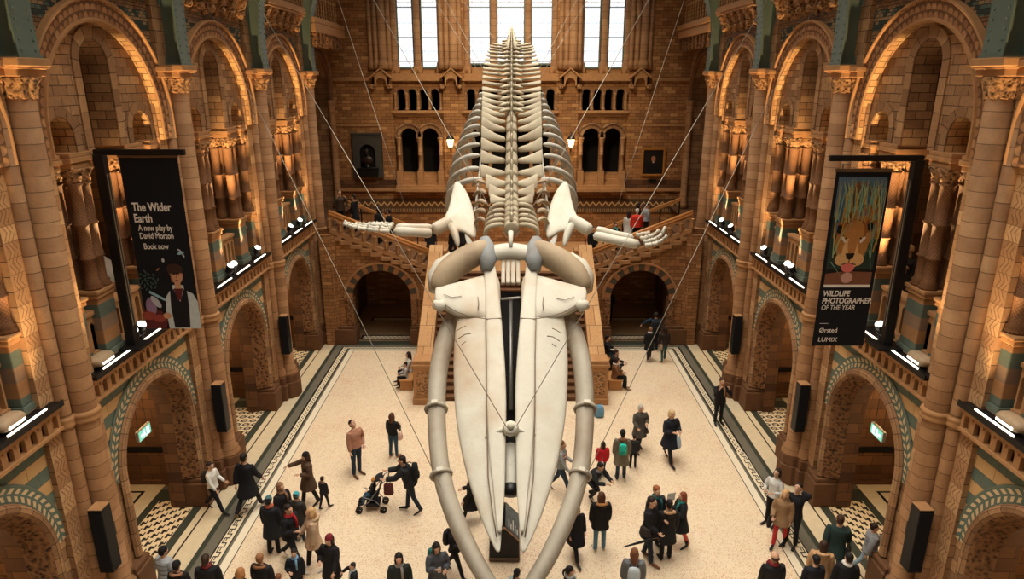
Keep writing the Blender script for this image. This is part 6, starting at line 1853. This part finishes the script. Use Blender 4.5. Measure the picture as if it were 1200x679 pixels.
climber('t6', 'person in dark clothes on the landing behind the shoulder blade', 530, 275, 29.6, 1.7, -60, 'coat', (28, 26, 30), BLK, 'short', (40, 30, 26))
climber('t7', 'dark-haired person on the landing beside the balustrade newel', 541, 275, 30.2, 1.7, 150, 'jacket', (36, 34, 36), BLK, 'bob', (40, 30, 26))
climber('u1', 'woman in dark jacket highest on the flight', 749, 236, 30.3, 1.68, 80, 'jacket', (30, 26, 28), BLK, 'long', (36, 26, 24), female=True)
climber('u2', 'person in silvery grey jacket on the flight', 758, 246, 29.8, 1.6, 100, 'puffer', (150, 152, 154), (44, 44, 50), 'short', (44, 32, 28))
climber('u3', 'white-haired person in bright red coat on the stairs', 746, 262, 29.2, 1.62, 170, 'puffer', (214, 52, 36), BLK, 'short', (216, 210, 200))
climber('u4', 'person in white coat with dark backpack strap on the stairs', 737, 262, 29.5, 1.62, 150, 'coat', (214, 208, 198), (60, 60, 64), 'long', (40, 30, 28), female=True)
climber('u5', 'child with turquoise scarf and black coat near the stair foot', 721, 272, 29.6, 1.4, 10, 'coat', (26, 26, 30), BLK, 'long', (34, 26, 26), female=True, scarfc=(70, 190, 176))
climber('u6', 'person in black at the landing edge behind the flipper', 694, 285, 29.2, 1.66, 30, 'jacket', (26, 26, 28), BLK, 'short', (60, 44, 36))
person('v1', 'dark figure standing inside the arched passage', V((4.75, 31.0, 0)), 1.78, 175, 'jacket', (24, 22, 24), BLK, 'short', (30, 24, 22), group='visitors in the side spaces')
person('v2', 'dark figure standing behind the arcade beside the theatre banner', V((-10.3, 16.4, 5.62)), 1.75, 100, 'jacket', (26, 24, 26), BLK, 'short', (36, 28, 24), group='visitors in the side spaces')
person('v3', 'figure in dark coat and tan cap behind the lion-banner arcade', V((9.9, 16.3, 5.62)), 1.78, -60, 'coat', (40, 32, 28), BLK, 'short', (150, 110, 76), hat=1, hatc=(190, 150, 104), group='visitors in the side spaces')

# -- pushchair with a child
pc = on_z(438, 596)
t = thing('pushchair', 'black folding pushchair with grey wheels in front of the bending man', 'pushchair', pc, d2r(-88))
blk = MAT['black']; gry = cmat((120, 120, 122), .5)
def T_(name, pts, r, mat):
    m = MB(); m.tube(pts, r, 6); return m.build(name, mat, t)
for s in (-1, 1):
    T_('frame_tube', [(s*.22, -.36, .1), (s*.22, -.05, .38), (s*.22, .33, .95), (s*.2, .45, 1.02)], .014, gry)
    T_('frame_tube', [(s*.22, .3, .1), (s*.22, .1, .38), (s*.22, -.28, .52)], .013, gry)
    for y in (-.36, .3):
        for q in (-.035, .035):
            m = MB(); 
            rows = [[(s*.22+q+.016*math.cos(b), y+(.075+.02*math.sin(b))*math.cos(a), .095+(.075+.02*math.sin(b))*math.sin(a)) for b in [2*PI*j/6 for j in range(6)]] for a in [2*PI*i/16 for i in range(16)]]
            m.grid(rows, cu=True, cv=True); m.lathe([(.05, -.008), (.05, .008)], seg=10) if False else None
            for a in range(5): m.bar((s*.22+q, y, .095), (s*.22+q, y+.065*math.cos(a*1.257), .095+.065*math.sin(a*1.257)), .012)
            m.build('wheel', blk, t)
T_('handlebar', [(-.2, .45, 1.02), (0, .46, 1.03), (.2, .45, 1.02)], .018, blk)
m = MB(); m.box(-.2, .2, -.2, .12, .40, .44); m.build('seat', cmat((32, 34, 38)), t, bevel=.015)
m = MB(); m.prism([(.10, .42), (.15, .41), (.31, .92), (.26, .93)], lambda p, q, d: (d, p, q), -.2, .2); m.build('backrest', cmat((32, 34, 38)), t, bevel=.01)
m = MB(); m.grid([[(x, .28-.24*math.sin(a)*1.0-.0, .92+.2*math.cos(a)-.12) for x in (-.21, -.1, 0, .1, .21)] for a in [q*PI/12 for q in range(6)]], sm=True); o = m.build('hood_canopy', cmat((28, 30, 34)), t); o.modifiers.new('s', 'SOLIDIFY').thickness = .012
m = MB(); m.box(-.18, .18, -.18, .2, .16, .26); m.build('basket', cmat((40, 40, 44)), t, bevel=.02)
m = MB(); m.box(-.18, .18, -.42, -.36, .12, .16); m.build('footrest', blk, t)
t2 = thing('shopping_bag', 'dark red shopping bag hanging from the pushchair handle', 'bag', pc+V((.46, -.08, .70)), 0)
m = MB(); m.grid([[(w*math.copysign(abs(math.cos(a))**.5, math.cos(a)), d*math.sin(a), z) for a in [2*PI*j/12 for j in range(12)]] for z, w, d in ((-.2, .12, .06), (-.15, .14, .08), (.1, .13, .06), (.14, .1, .03))], cu=True, cap=True); m.build('bag_body', cmat((96, 48, 48)), t2)
m = MB(); m.tube([(-.06, 0, .13), (-.03, 0, .27), (.03, 0, .27), (.06, 0, .13)], .008, 6); m.build('handle', cmat((60, 30, 30)), t2)
person('kid', 'toddler in mustard hat and blue jeans sitting in the pushchair', pc, .98, -88, 'jacket', (34, 34, 38), (74, 110, 140), 'short', (110, 74, 48), BLK, legs=((70, 50), (66, 52)), sit=True, hat=1, hatc=(226, 156, 60), pom=True, arms=('lap', 'lap'), lean=-8)
root, g, rz = PEOPLE['kid']; root.location.z = .46-(g.base.z-.09*g.k)
flush()
# ================================================================ banners, lamps, signs
TEXTS = []
def text(body, name, mat, parent, size, loc, rot=(PI/2, 0, 0), bold=0, ext=.002, sx=1.0, shear=0, label=None):
    c = bpy.data.curves.new(name, 'FONT'); c.body = body; c.size = size; c.offset = bold; c.extrude = ext; c.shear = shear; c.space_line = .95
    o = bpy.data.objects.new(name, c); COL.objects.link(o); o.parent = parent; o.location = loc; o.rotation_euler = rot; o.scale.x = sx
    c.materials.append(mat)
    TEXTS.append(o)
    if label: o['label'] = label
    return o
WHT = plain('white_print', srgb(232, 226, 214), .6, .05); 
def flat(name, polys, parent, y, mats):
    """flat print: list of (outline, material index, lift) in banner x, z"""
    m = MB()
    for i, (poly, mi) in enumerate(polys):
        m.add([(p[0], y-.0008*i, p[1]) for p in poly], [tuple(range(len(poly)))], mi)
    return m.build(name, mats, parent, recalc=False)
def ell(cx, cz, rx, rz_, n=18, a0=0, a1=2*PI, rot=0):
    out = []
    for k in range(n):
        a = a0+(a1-a0)*k/n; x, z = rx*math.cos(a), rz_*math.sin(a)
        out.append((cx+x*math.cos(rot)-z*math.sin(rot), cz+x*math.sin(rot)+z*math.cos(rot)))
    return out
def pm(c, n='print'): return plain('%s_%d_%d_%d' % ((n,)+c), srgb(*c), .65, .22, 14)
YB = 14.0
def mast(s, label, y, post_a, arm_in, z0, z1):
    t = thing('banner_mast', label, 'banner stand', (s*post_a, y, z0), 0, 'banner masts on the ledges')
    m = MB(); m.box(-.10, .10, -.09, .09, 0, z1-z0); m.build('post', MAT['black'], t, bevel=.01)
    m = MB(); 
    for q in (-.05, .03): m.box(-s*.115-.006 if False else s*-.112, s*-.10, q, q+.02, .5, z1-z0-.4) if s > 0 else m.box(.10, .112, q, q+.02, .5, z1-z0-.4)
    m.build('chrome_edge', plain('bright_edge', srgb(190, 180, 160), .3, .1, metal=.8), t)
    m = MB(); x0, x1 = sorted((0, -s*(post_a-arm_in))); m.box(x0-.1, x1+.1, -.05, .05, z1-z0-.02, z1-z0+.1); m.build('arm', MAT['black'], t, bevel=.01)
    m = MB(); m.box(-.3, .3, -.3, .3, -.0, .05); m.build('foot_plate', MAT['black'], t)
    return t
mast(-1, 'black post and arm carrying the theatre banner', YB, 8.40, 6.75, 5.64, 9.86)
mast(1, 'black post and arm carrying the lion banner', YB, 8.34, 6.62, 5.64, 9.74)
# theatre banner
B = thing('hanging_banner', 'tall black theatre banner with a man in waistcoat printed at the bottom', 'banner', (-7.42, YB, 6.07))
BW, BH = .60, 3.74
m = MB(); m.box(-BW, BW, -.006, .006, 0, BH); m.build('cloth', MAT['black_cloth'], B)
m = MB(); m.box(-BW-.02, BW+.02, -.02, .02, BH-.02, BH+.05); m.build('top_rail', plain('rail_metal', srgb(120, 100, 76), .4, .1, metal=.6), B)
m = MB()
for x in (-.45, .45): m.tube([(x, 0, BH), (x, 0, BH+.14)], .012, 6)
m.build('hanger', MAT['black'], B)
text('The Wider\nEarth', 'lettering', WHT, B, .25, (-.49, -.012, 2.62), bold=.006, sx=.72)
text('A new play by\nDavid Morton', 'lettering', WHT, B, .18, (-.43, -.012, 2.2), bold=.002, sx=.70)
text('Book now', 'lettering', WHT, B, .18, (-.38, -.012, 1.8), bold=.002, sx=.70)
mats = [pm((196, 206, 206)), pm((20, 18, 24)), pm((206, 152, 112)), pm((60, 38, 28)), pm((96, 34, 34)), pm((64, 88, 82)), pm((150, 120, 150)), pm((150, 66, 52)), pm((190, 190, 196)), pm((150, 190, 200)), pm((150, 100, 76))]
polys = [
    ([(-.10, .0), (.60, .0), (.60, .62), (.52, .80), (.30, .92), (.02, .86), (-.08, .72), (-.12, .4)], 0),
    ([(.02, .02), (.36, .02), (.40, .5), (.40, .86), (.34, .93), (.22, .62), (.10, .94), (.03, .86), (.0, .5)], 1),
    ([(.12, .92), (.32, .92), (.24, .66), (.18, .66)], 4), ([(.10, .90), (.22, .98), (.34, .90), (.34, 1.0), (.10, 1.0)], 0),
    (ell(.22, 1.22, .135, .19), 2), ([(.15, .92), (.29, .92), (.28, 1.1), (.16, 1.1)], 2),
    (ell(.20, 1.36, .17, .12), 3), ([(.05, 1.22), (.10, 1.22), (.11, 1.40), (.05, 1.40)], 3), ([(.32, 1.25), (.36, 1.28), (.36, 1.4), (.31, 1.42)], 3),
    (ell(.165, 1.235, .026, .012), 3), (ell(.27, 1.235, .026, .012), 3), ([(.20, 1.16), (.235, 1.16), (.225, 1.24)], 10), (ell(.22, 1.105, .04, .011), 4),
    ([(.10, 1.08), (.14, 1.05), (.13, 1.24), (.09, 1.24)], 10),
    ([(-.60, .0), (-.16, .0), (-.10, .22), (-.22, .42), (-.60, .46)], 4), (ell(-.42, .52, .12, .2), 6), (ell(-.50, .30, .16, .1), 7), (ell(-.28, .24, .14, .09), 7), (ell(-.10, .30, .09, .07), 2), (ell(-.3, .62, .07, .16, rot=.6), 8), ([(-.42, .82), (-.10, .64), (-.07, .68), (-.40, .88)], 9),
] + [(ell(-.42+.09*math.cos(k*2.4)*math.sqrt(k/14)*2.2, 1.1+.10*math.sin(k*2.4)*math.sqrt(k/14)*1.8, .05, .018, 8, rot=k*1.1), 5) for k in range(22)] + [
    (ell(.0, 1.56, .03, .045), 8), (ell(-.14, 1.36, .05, .018, rot=.7), 10), (ell(.40, 1.72, .08, .03, rot=.3), 9), (ell(.38, 1.78, .05, .018, rot=-.6), 8), (ell(.45, 1.67, .018, .05, rot=.3), 8)]
o = flat('picture_print', polys, B, -.0075, mats); o['label'] = 'printed young man in white shirt and dark waistcoat'
# lion banner
B = thing('hanging_banner', 'tall black photography banner with a drinking lion printed at the top', 'banner', (7.27, YB, 5.66))
BW, BH = .57, 3.86
m = MB(); m.box(-BW, BW, -.006, .006, 0, BH); m.build('cloth', MAT['black_cloth'], B)
m = MB(); m.box(-BW-.02, BW+.02, -.02, .02, BH-.02, BH+.05); m.build('top_rail', plain('rail_metal', srgb(120, 100, 76), .4, .1, metal=.6), B)
m = MB()
for x in (-.45, .45): m.tube([(x, 0, BH), (x, 0, BH+.14)], .012, 6)
m.build('hanger', MAT['black'], B)
mats = [pm((44, 60, 52)), pm((186, 128, 66)), pm((150, 92, 42)), pm((226, 178, 116)), pm((24, 18, 14)), pm((226, 120, 108)), pm((130, 166, 136)), pm((176, 190, 130)), pm((130, 84, 60)), pm((206, 160, 140)), pm((86, 110, 130)), pm((196, 150, 50)), pm((220, 210, 196))]
L0, L1, B0, B1 = -.50, .50, 1.42, 3.74
polys = [([(L0, B0), (L1, B0), (L1, B1), (L0, B1)], 0), ([(L0, 2.9), (L1, 2.9), (L1, B1), (L0, B1)], 10), ([(L0, B0), (L1, B0), (L1, 1.72), (L0, 1.72)], 8), ([(L0, 1.66), (-.1, 1.72), (L1, 1.70), (L1, 1.76), (L0, 1.76)], 4),
         (ell(.12, 2.95, .34, .62), 2), (ell(.2, 2.75, .3, .45), 1), (ell(0, 3.35, .22, .3), 8),
         (ell(-.03, 2.38, .36, .52), 1), (ell(-.34, 2.66, .12, .15), 2), (ell(.30, 2.72, .12, .15), 2), (ell(-.34, 2.64, .07, .09), 4), (ell(.3, 2.7, .07, .09), 4),
         (ell(-.02, 2.62, .28, .24), 2), (ell(-.02, 2.55, .22, .3), 1), (ell(-.05, 2.14, .17, .34), 3), (ell(-.02, 2.36, .10, .3), 1), (ell(-.20, 1.98, .15, .14), 3), (ell(.12, 1.98, .15, .14), 3), (ell(-.04, 1.88, .18, .10), 3),
         ([(-.14, 2.12), (.06, 2.12), (.03, 2.02), (-.04, 1.97), (-.11, 2.02)], 4), ([(-.05, 1.98), (-.03, 1.98), (-.03, 1.88), (-.05, 1.88)], 4), ([(-.2, 1.88), (-.05, 1.92), (.12, 1.88), (.11, 1.86), (-.05, 1.89), (-.19, 1.86)], 4), (ell(-.05, 1.80, .14, .10), 5), (ell(-.04, 1.58, .13, .12), 9),
         (ell(-.22, 2.47, .065, .026, rot=-.45), 4), (ell(.17, 2.47, .065, .026, rot=.45), 4), (ell(-.21, 2.47, .024, .02), 11), (ell(.16, 2.47, .024, .02), 11), ([(-.29, 2.46), (-.2, 2.34), (-.16, 2.37), (-.25, 2.5)], 12), ([(.24, 2.46), (.15, 2.34), (.11, 2.37), (.2, 2.5)], 12)]
r2 = random.Random(3)
for k in range(84):
    x = r2.uniform(L0+.02, L1-.02); z = r2.uniform(2.0, 3.1) if abs(x) > .33 else r2.uniform(2.75, 3.2); h = min(r2.uniform(.5, 1.2), B1-.02-z); dx = r2.uniform(-.24, .24)
    x2 = max(L0+.01, min(L1-.01, x+dx)); w = .024
    polys.append(([(x, z), (x+w, z), ((x+x2)/2+w*.8, z+h*.6), (x2, z+h), ((x+x2)/2, z+h*.6)], r2.choice((6, 7, 10, 6, 11))))
for x, z, x2, z2 in ((-.48, 1.95, -.2, 1.62), (-.45, 2.2, -.15, 2.02), (.4, 2.5, .1, 1.8), (.3, 2.2, .42, 1.75), (-.3, 3.0, -.2, 2.5), (-.1, 3.1, -.22, 2.45)):
    polys.append(([(x, z), (x+.02, z+.01), (x2, z2)], 6))
o = flat('picture_print', polys, B, -.0075, mats); o['label'] = 'printed lion lapping water among green grass blades'
m = MB(); m.box(-.50, .50, -.009, -.006, 1.36, 1.42); m.build('white_rule', WHT, B)
text('WILDLIFE\nPHOTOGRAPHER', 'lettering', WHT, B, .175, (-.49, -.012, 1.16), bold=.004, sx=.78, shear=.12)
text('OF THE YEAR', 'lettering', WHT, B, .165, (-.49, -.012, .84), sx=.74, shear=.12)
text('Ørsted', 'lettering', WHT, B, .145, (-.46, -.012, .32), bold=.001, sx=.95)
text('LUMIX', 'lettering', WHT, B, .145, (-.46, -.012, .10), sx=1.0, shear=.05)
m = MB(); m.box(-.47, -.28, -.009, -.006, .52, .53); m.build('small_rule', WHT, B)
# statue-like white panel behind the arcade
t = thing('cabinet', 'white display cabinet behind the arcade beside the theatre banner', 'cabinet', (-9.8, 15.85, 5.64))
m = MB(); m.box(-.3, .3, -.45, .45, 0, 1.0); m.build('body', cmat((222, 214, 202)), t, bevel=.02)
m = MB(); m.prism([(-.3, 1.0), (.3, 1.0), (-.3, 1.5)], lambda p, q, d: (p, d, q), -.45, .45); m.build('sloping_top', cmat((226, 218, 206)), t, bevel=.01)

# wall speakers on the piers
for s in (-1, 1):
    for k in (1, 2, 3):
        t = thing('wall_speaker', 'tall black box speaker fixed to the %s, %s' % (PIERWORD[k], SIDE[s]), 'speaker', (s*8.1, YP[k]-.42, 1.85), 0, 'black speakers on the piers')
        m = MB(); m.box(-.14, .14, -.15, .15, 0, 1.45); cb = m.build('cabinet', MAT['black'], t, bevel=.012)
        m = MB(); m.box(-.135, .135, -.145, .145, 1.45, 1.462); m.build('pale_top', MAT['stone'], t)
        m = MB(); m.box(-.12, .12, -.165, -.15, .06, 1.39); m.build('grille', MAT['black_cloth'], cb)
        m = MB(); m.box(-.05, .05, .14, .3, .6, .9); m.build('bracket', MAT['black'], t)
# spotlights and floodlights on the ledges
def spotlight(s, i, dy, aim, word):
    y = (BAYS[i][0]+BAYS[i][1])/2+dy
    t = thing('ledge_spotlight', 'small round black spotlight, %s, %s, %s' % (word, BAYWORD[i], SIDE[s]), 'spotlight', (s*8.45, y, 5.63), 0, 'spotlights on the ledges')
    m = MB(); m.lathe([(.09, 0), (.09, .03), (.03, .05), (.03, .12)], seg=12); m.build('base', MAT['black'], t)
    m = MB()
    for e in (-1, 1): m.box(-.015, .015, e*.12-.008, e*.12+.008, .1, .3)
    m.box(-.015, .015, -.12, .12, .1, .125); m.build('yoke', MAT['black'], t)
    d = Vector((-s*.55, aim, .85)).normalized(); up = Vector((0, 0, 1)); x = d.cross(up).normalized(); yv = x.cross(d)
    c = Vector((0, 0, .28)); m = MB()
    rows = [[tuple(c+d*q+x*r*math.cos(a)+yv*r*math.sin(a)) for a in [2*PI*j/16 for j in range(16)]] for q, r in ((-.15, .05), (-.13, .085), (0, .105), (.11, .115), (.125, .115), (.12, .10))]
    m.grid(rows, cu=True, cap=False); m.add([r for r in rows[0]], [tuple(range(16))]); hd_ = m.build('head', MAT['black'], t)
    m = MB(); m.add([tuple(c+d*.115+x*.1*math.cos(a)+yv*.1*math.sin(a)) for a in [2*PI*j/16 for j in range(16)]], [tuple(range(16))]); m.build('lens', MAT['lens'], hd_)
for s in (-1, 1):
    spotlight(s, 1, -.55, -.2, 'nearer of the pair'); spotlight(s, 1, -.18, -.3, 'farther of the pair')
    spotlight(s, 2, -.75, -.3, 'first of three'); spotlight(s, 2, -.45, -.5, 'second of three'); spotlight(s, 2, 1.55, -.4, 'last of three')
    spotlight(s, 3, -.6, -.3, 'nearer of the pair'); spotlight(s, 3, .6, -.5, 'farther of the pair')
for s in (-1, 1):
    for i, dy in ((1, -1.75), (0, 1.2)):
        y = (BAYS[i][0]+BAYS[i][1])/2+dy
        t = thing('floodlight', 'rounded beige floodlight on the ledge, %s, %s' % (BAYWORD[i], SIDE[s]), 'floodlight', (s*8.47, y, 5.63), 0, 'beige floodlights on the ledges')
        m = MB()
        rows = [[(w*math.copysign(abs(math.cos(a))**.5, math.cos(a)), l*math.copysign(abs(math.sin(a))**.5, math.sin(a)), z) for a in [2*PI*j/20 for j in range(20)]] for z, w, l in ((.06, .08, .16), (.1, .15, .26), (.2, .17, .29), (.26, .13, .25), (.28, .06, .15))]
        m.grid(rows, cu=True, cap=True); m.build('housing', cmat((190, 164, 132), .45), t)
        m = MB(); m.box(*sorted((-s*.15, -s*.17)), -.2, .2, .12, .17); m.build('glass', MAT['lens'], t, bevel=.01)
        m = MB(); m.box(-.05, .05, -.1, .1, 0, .08); m.build('foot', MAT['black'], t)
# exit signs
for s in (-1, 1):
    yc = (BAYS[1][0]+BAYS[1][1])/2
    t = thing('exit_sign', 'lit green exit sign hanging inside the ground arch, %s' % SIDE[s], 'exit sign', (s*9.45, yc+.85, 2.5), 0, 'hanging exit signs')
    m = MB(); m.box(-.04, .04, -.30, .30, 0, .30); m.build('case', cmat((206, 200, 180)), t, bevel=.01)
    EM = MAT.get('exit') or NT('exit_glow').col(srgb(40, 150, 120)).emit(srgb(150, 230, 200), .9).mat; MAT['exit'] = EM
    PG = MAT.get('exitp') or NT('exit_pictogram').col((.9, .9, .9)).emit((.95, 1, .95), 1.6).mat; MAT['exitp'] = PG
    for e in (-1, 1):
        m = MB(); m.quad((e*.042, -.28, .02), (e*.042, .28, .02), (e*.042, .28, .28), (e*.042, -.28, .28)); m.build('panel', EM, t)
        m = MB(); x = e*.045
        for pts in ([(-.03, .20), (.0, .20), (.0, .24), (-.03, .24)], [(-.06, .1), (-.0, .12), (-.01, .19), (-.05, .19)], [(-.09, .04), (-.07, .03), (-.02, .12), (-.05, .13)], [(.04, .03), (.06, .05), (.0, .13), (-.02, .11)], [(.09, .04), (.2, .04), (.2, .25), (.09, .25)], [(-.22, .13), (-.14, .19), (-.14, .15), (-.1, .15), (-.1, .11), (-.14, .11), (-.14, .07)]):
            m.add([(x, p, z) for p, z in pts], [tuple(range(len(pts)))])
        m.build('pictogram', PG, t)
    m = MB()
    for e in (-.2, .2): m.tube([(0, e, .3), (0, e*.9, 1.35)], .008, 6)
    m.build('chain', MAT['black'], t)
# display case under the skull tip
pcs = on_z(591, 660)
t = thing('display_plinth', 'black house-shaped display case on the floor under the skull tip', 'display case', (pcs.x, pcs.y+.55, 0))
m = MB(); w = .36
m.prism([(-w, .12), (w, .12), (w, .62), (0, 1.0), (-w, .62)], lambda p, q, d: (p, d, q), -.52, .52); m.build('body', plain('black_lacquer', srgb(24, 24, 26), .35, .2), t, bevel=.01)
m = MB(); m.box(-w-.02, w+.02, -.55, .55, .06, .12); m.box(-w, w, -.52, .52, 0, .06); m.build('base', plain('bronze_base', srgb(110, 84, 62), .4, .2), t, bevel=.01)
for e in (-1, 1):
    m = MB(); a, b = Vector((e*w, 0, .63)), Vector((e*.02, 0, 1.0)); nrm = Vector((e*.38, 0, .36)).normalized()*.012
    P = [(a.x, -.5, a.z), (b.x, -.5, b.z), (b.x, .5, b.z), (a.x, .5, a.z)]
    m.add([tuple(Vector(p)+nrm) for p in P], [(0, 1, 2, 3)]); m.build('sloping_panel', plain('info_panel', srgb(92, 100, 100), .25, .4, 8), t)
    m = MB()
    for q in range(5):
        u0 = .12+.15*q; 
        A_ = a.lerp(b, u0); B_ = a.lerp(b, u0+.07)
        m.add([tuple(Vector((A_.x, -.4, A_.z))+nrm*1.2), tuple(Vector((B_.x, -.4, B_.z))+nrm*1.2), tuple(Vector((B_.x, -.4+.2+.1*(q % 3), B_.z))+nrm*1.2), tuple(Vector((A_.x, -.4+.2+.1*(q % 3), A_.z))+nrm*1.2)], [(0, 1, 2, 3)])
    m.build('printed_lines', pm((186, 190, 184)), t)
    m = MB(); m.bar((e*w, -.53, .62), (0, -.53, 1.0), .03, .02); m.build('trim_edge', plain('copper_edge', srgb(170, 130, 100), .4, .1), t)
# small pale sphere camera on the pier and dark ceiling-style floor lamp
t = thing('floor_uplight', 'small bright floor lamp beside the pier in the bay beyond the banner', 'lamp', (-9.6, 22.6, 0))
m = MB(); m.lathe([(.1, 0), (.1, .06), (.08, .08)], seg=12); m.build('housing', MAT['black'], t); m = MB(); m.lathe([(.075, .081), (.01, .09)], seg=12); m.build('lens', MAT['lens'], t)

# lettering becomes plain meshes
dg = bpy.context.evaluated_depsgraph_get(); dg.update()
for o in TEXTS:
    me = bpy.data.meshes.new_from_object(o.evaluated_get(dg)); nm = o.name; cu = o.data
    n = bpy.data.objects.new('lettering', me); COL.objects.link(n); n.parent = o.parent; n.location = o.location; n.rotation_euler = o.rotation_euler; n.scale = o.scale
    bpy.data.objects.remove(o); bpy.data.curves.remove(cu)
# ================================================================ camera, light
cam = bpy.data.cameras.new('camera'); co = bpy.data.objects.new('camera', cam); COL.objects.link(co)
co.location = (0, 0, EYE); co.rotation_euler = (PI/2-TH, 0, 0)
cam.sensor_width = 36; cam.lens = 36*F/1200; cam.shift_x = (600-CX)/1200; cam.clip_end = 200; cam.clip_start = .05
SC.camera = co
def area(name, loc, rot, sx, sy, power, col, spread=180):
    l = bpy.data.lights.new(name, 'AREA'); l.shape = 'RECTANGLE'; l.size = sx; l.size_y = sy; l.energy = power; l.color = col; l.spread = math.radians(spread)
    o = bpy.data.objects.new(name, l); COL.objects.link(o); o.location = loc; o.rotation_euler = rot; return o
def spot(name, loc, target, power, col, ang=70, blend=.6, r=.1):
    l = bpy.data.lights.new(name, 'SPOT'); l.energy = power; l.color = col; l.spot_size = math.radians(ang); l.spot_blend = blend; l.shadow_soft_size = r
    o = bpy.data.objects.new(name, l); COL.objects.link(o); o.location = loc
    o.rotation_euler = (Vector(target)-Vector(loc)).to_track_quat('-Z', 'Y').to_euler(); return o
def point(name, loc, power, col, r=.15):
    l = bpy.data.lights.new(name, 'POINT'); l.energy = power; l.color = col; l.shadow_soft_size = r
    o = bpy.data.objects.new(name, l); COL.objects.link(o); o.location = loc; return o
WARM = (1, .68, .34); WARM2 = (1, .74, .46); NEUT = (1, .93, .82)
area('skylight', (0, 16, 20), (0, 0, 0), 9, 32, 2900, NEUT, 95)
area('skylight_wide', (0, 14, 20.5), (0, 0, 0), 10, 34, 240, (1, .86, .68), 180)
area('entrance_daylight', (0, -6, 14), (PI/2-.35, 0, 0), 10, 8, 90, (1, .9, .75), 150)  # added area fill from behind the camera, no opening modelled there
for s in (-1, 1):
    for i, (y0, y1) in enumerate(BAYS):
        yc = (y0+y1)/2
        for e in (-1, 1):
            spot('arch_uplight', (s*8.40, yc-e*1.12, 5.95) if (i, e) != (1, 1) else (s*8.40, yc-.3, 6.12), (s*8.54, yc+e*1.95, 11.0), 2500, WARM, 30, .6)
            spot('pier_uplight', (s*8.2, yc+e*1.75, 5.8), (s*8.5, yc+e*2.4, 9.5), 950, WARM, 40, 1.0, .25)
        point('chapel_lamp', (s*10.7, yc+.9, 3.4), 170, WARM); point('gallery_fill', (s*10.3, yc+.2, 9.2), 30, WARM)  # gallery point is added fill for cabinet and interior, no fixture there
for s in (-1, 1):
    point('passage_lamp', (s*5.68, 31.5, 2.7), 5, WARM)
    point('lantern_light', (s*2.95, YE-.75, 8.3), 14, WARM2)
spot('end_wall_wash', (0, 24, 19), (0, 34, 10), 3600, (1, .8, .5), 70, .8, .5)
w = bpy.data.worlds.new('hall_air'); SC.world = w; w.use_nodes = True
w.node_tree.nodes['Background'].inputs[0].default_value = (1, .8, .6, 1); w.node_tree.nodes['Background'].inputs[1].default_value = .022
vs = SC.view_settings; vs.view_transform = 'Standard'; vs.look = 'None'; vs.exposure = 0; vs.gamma = 1; vs.use_curve_mapping = False
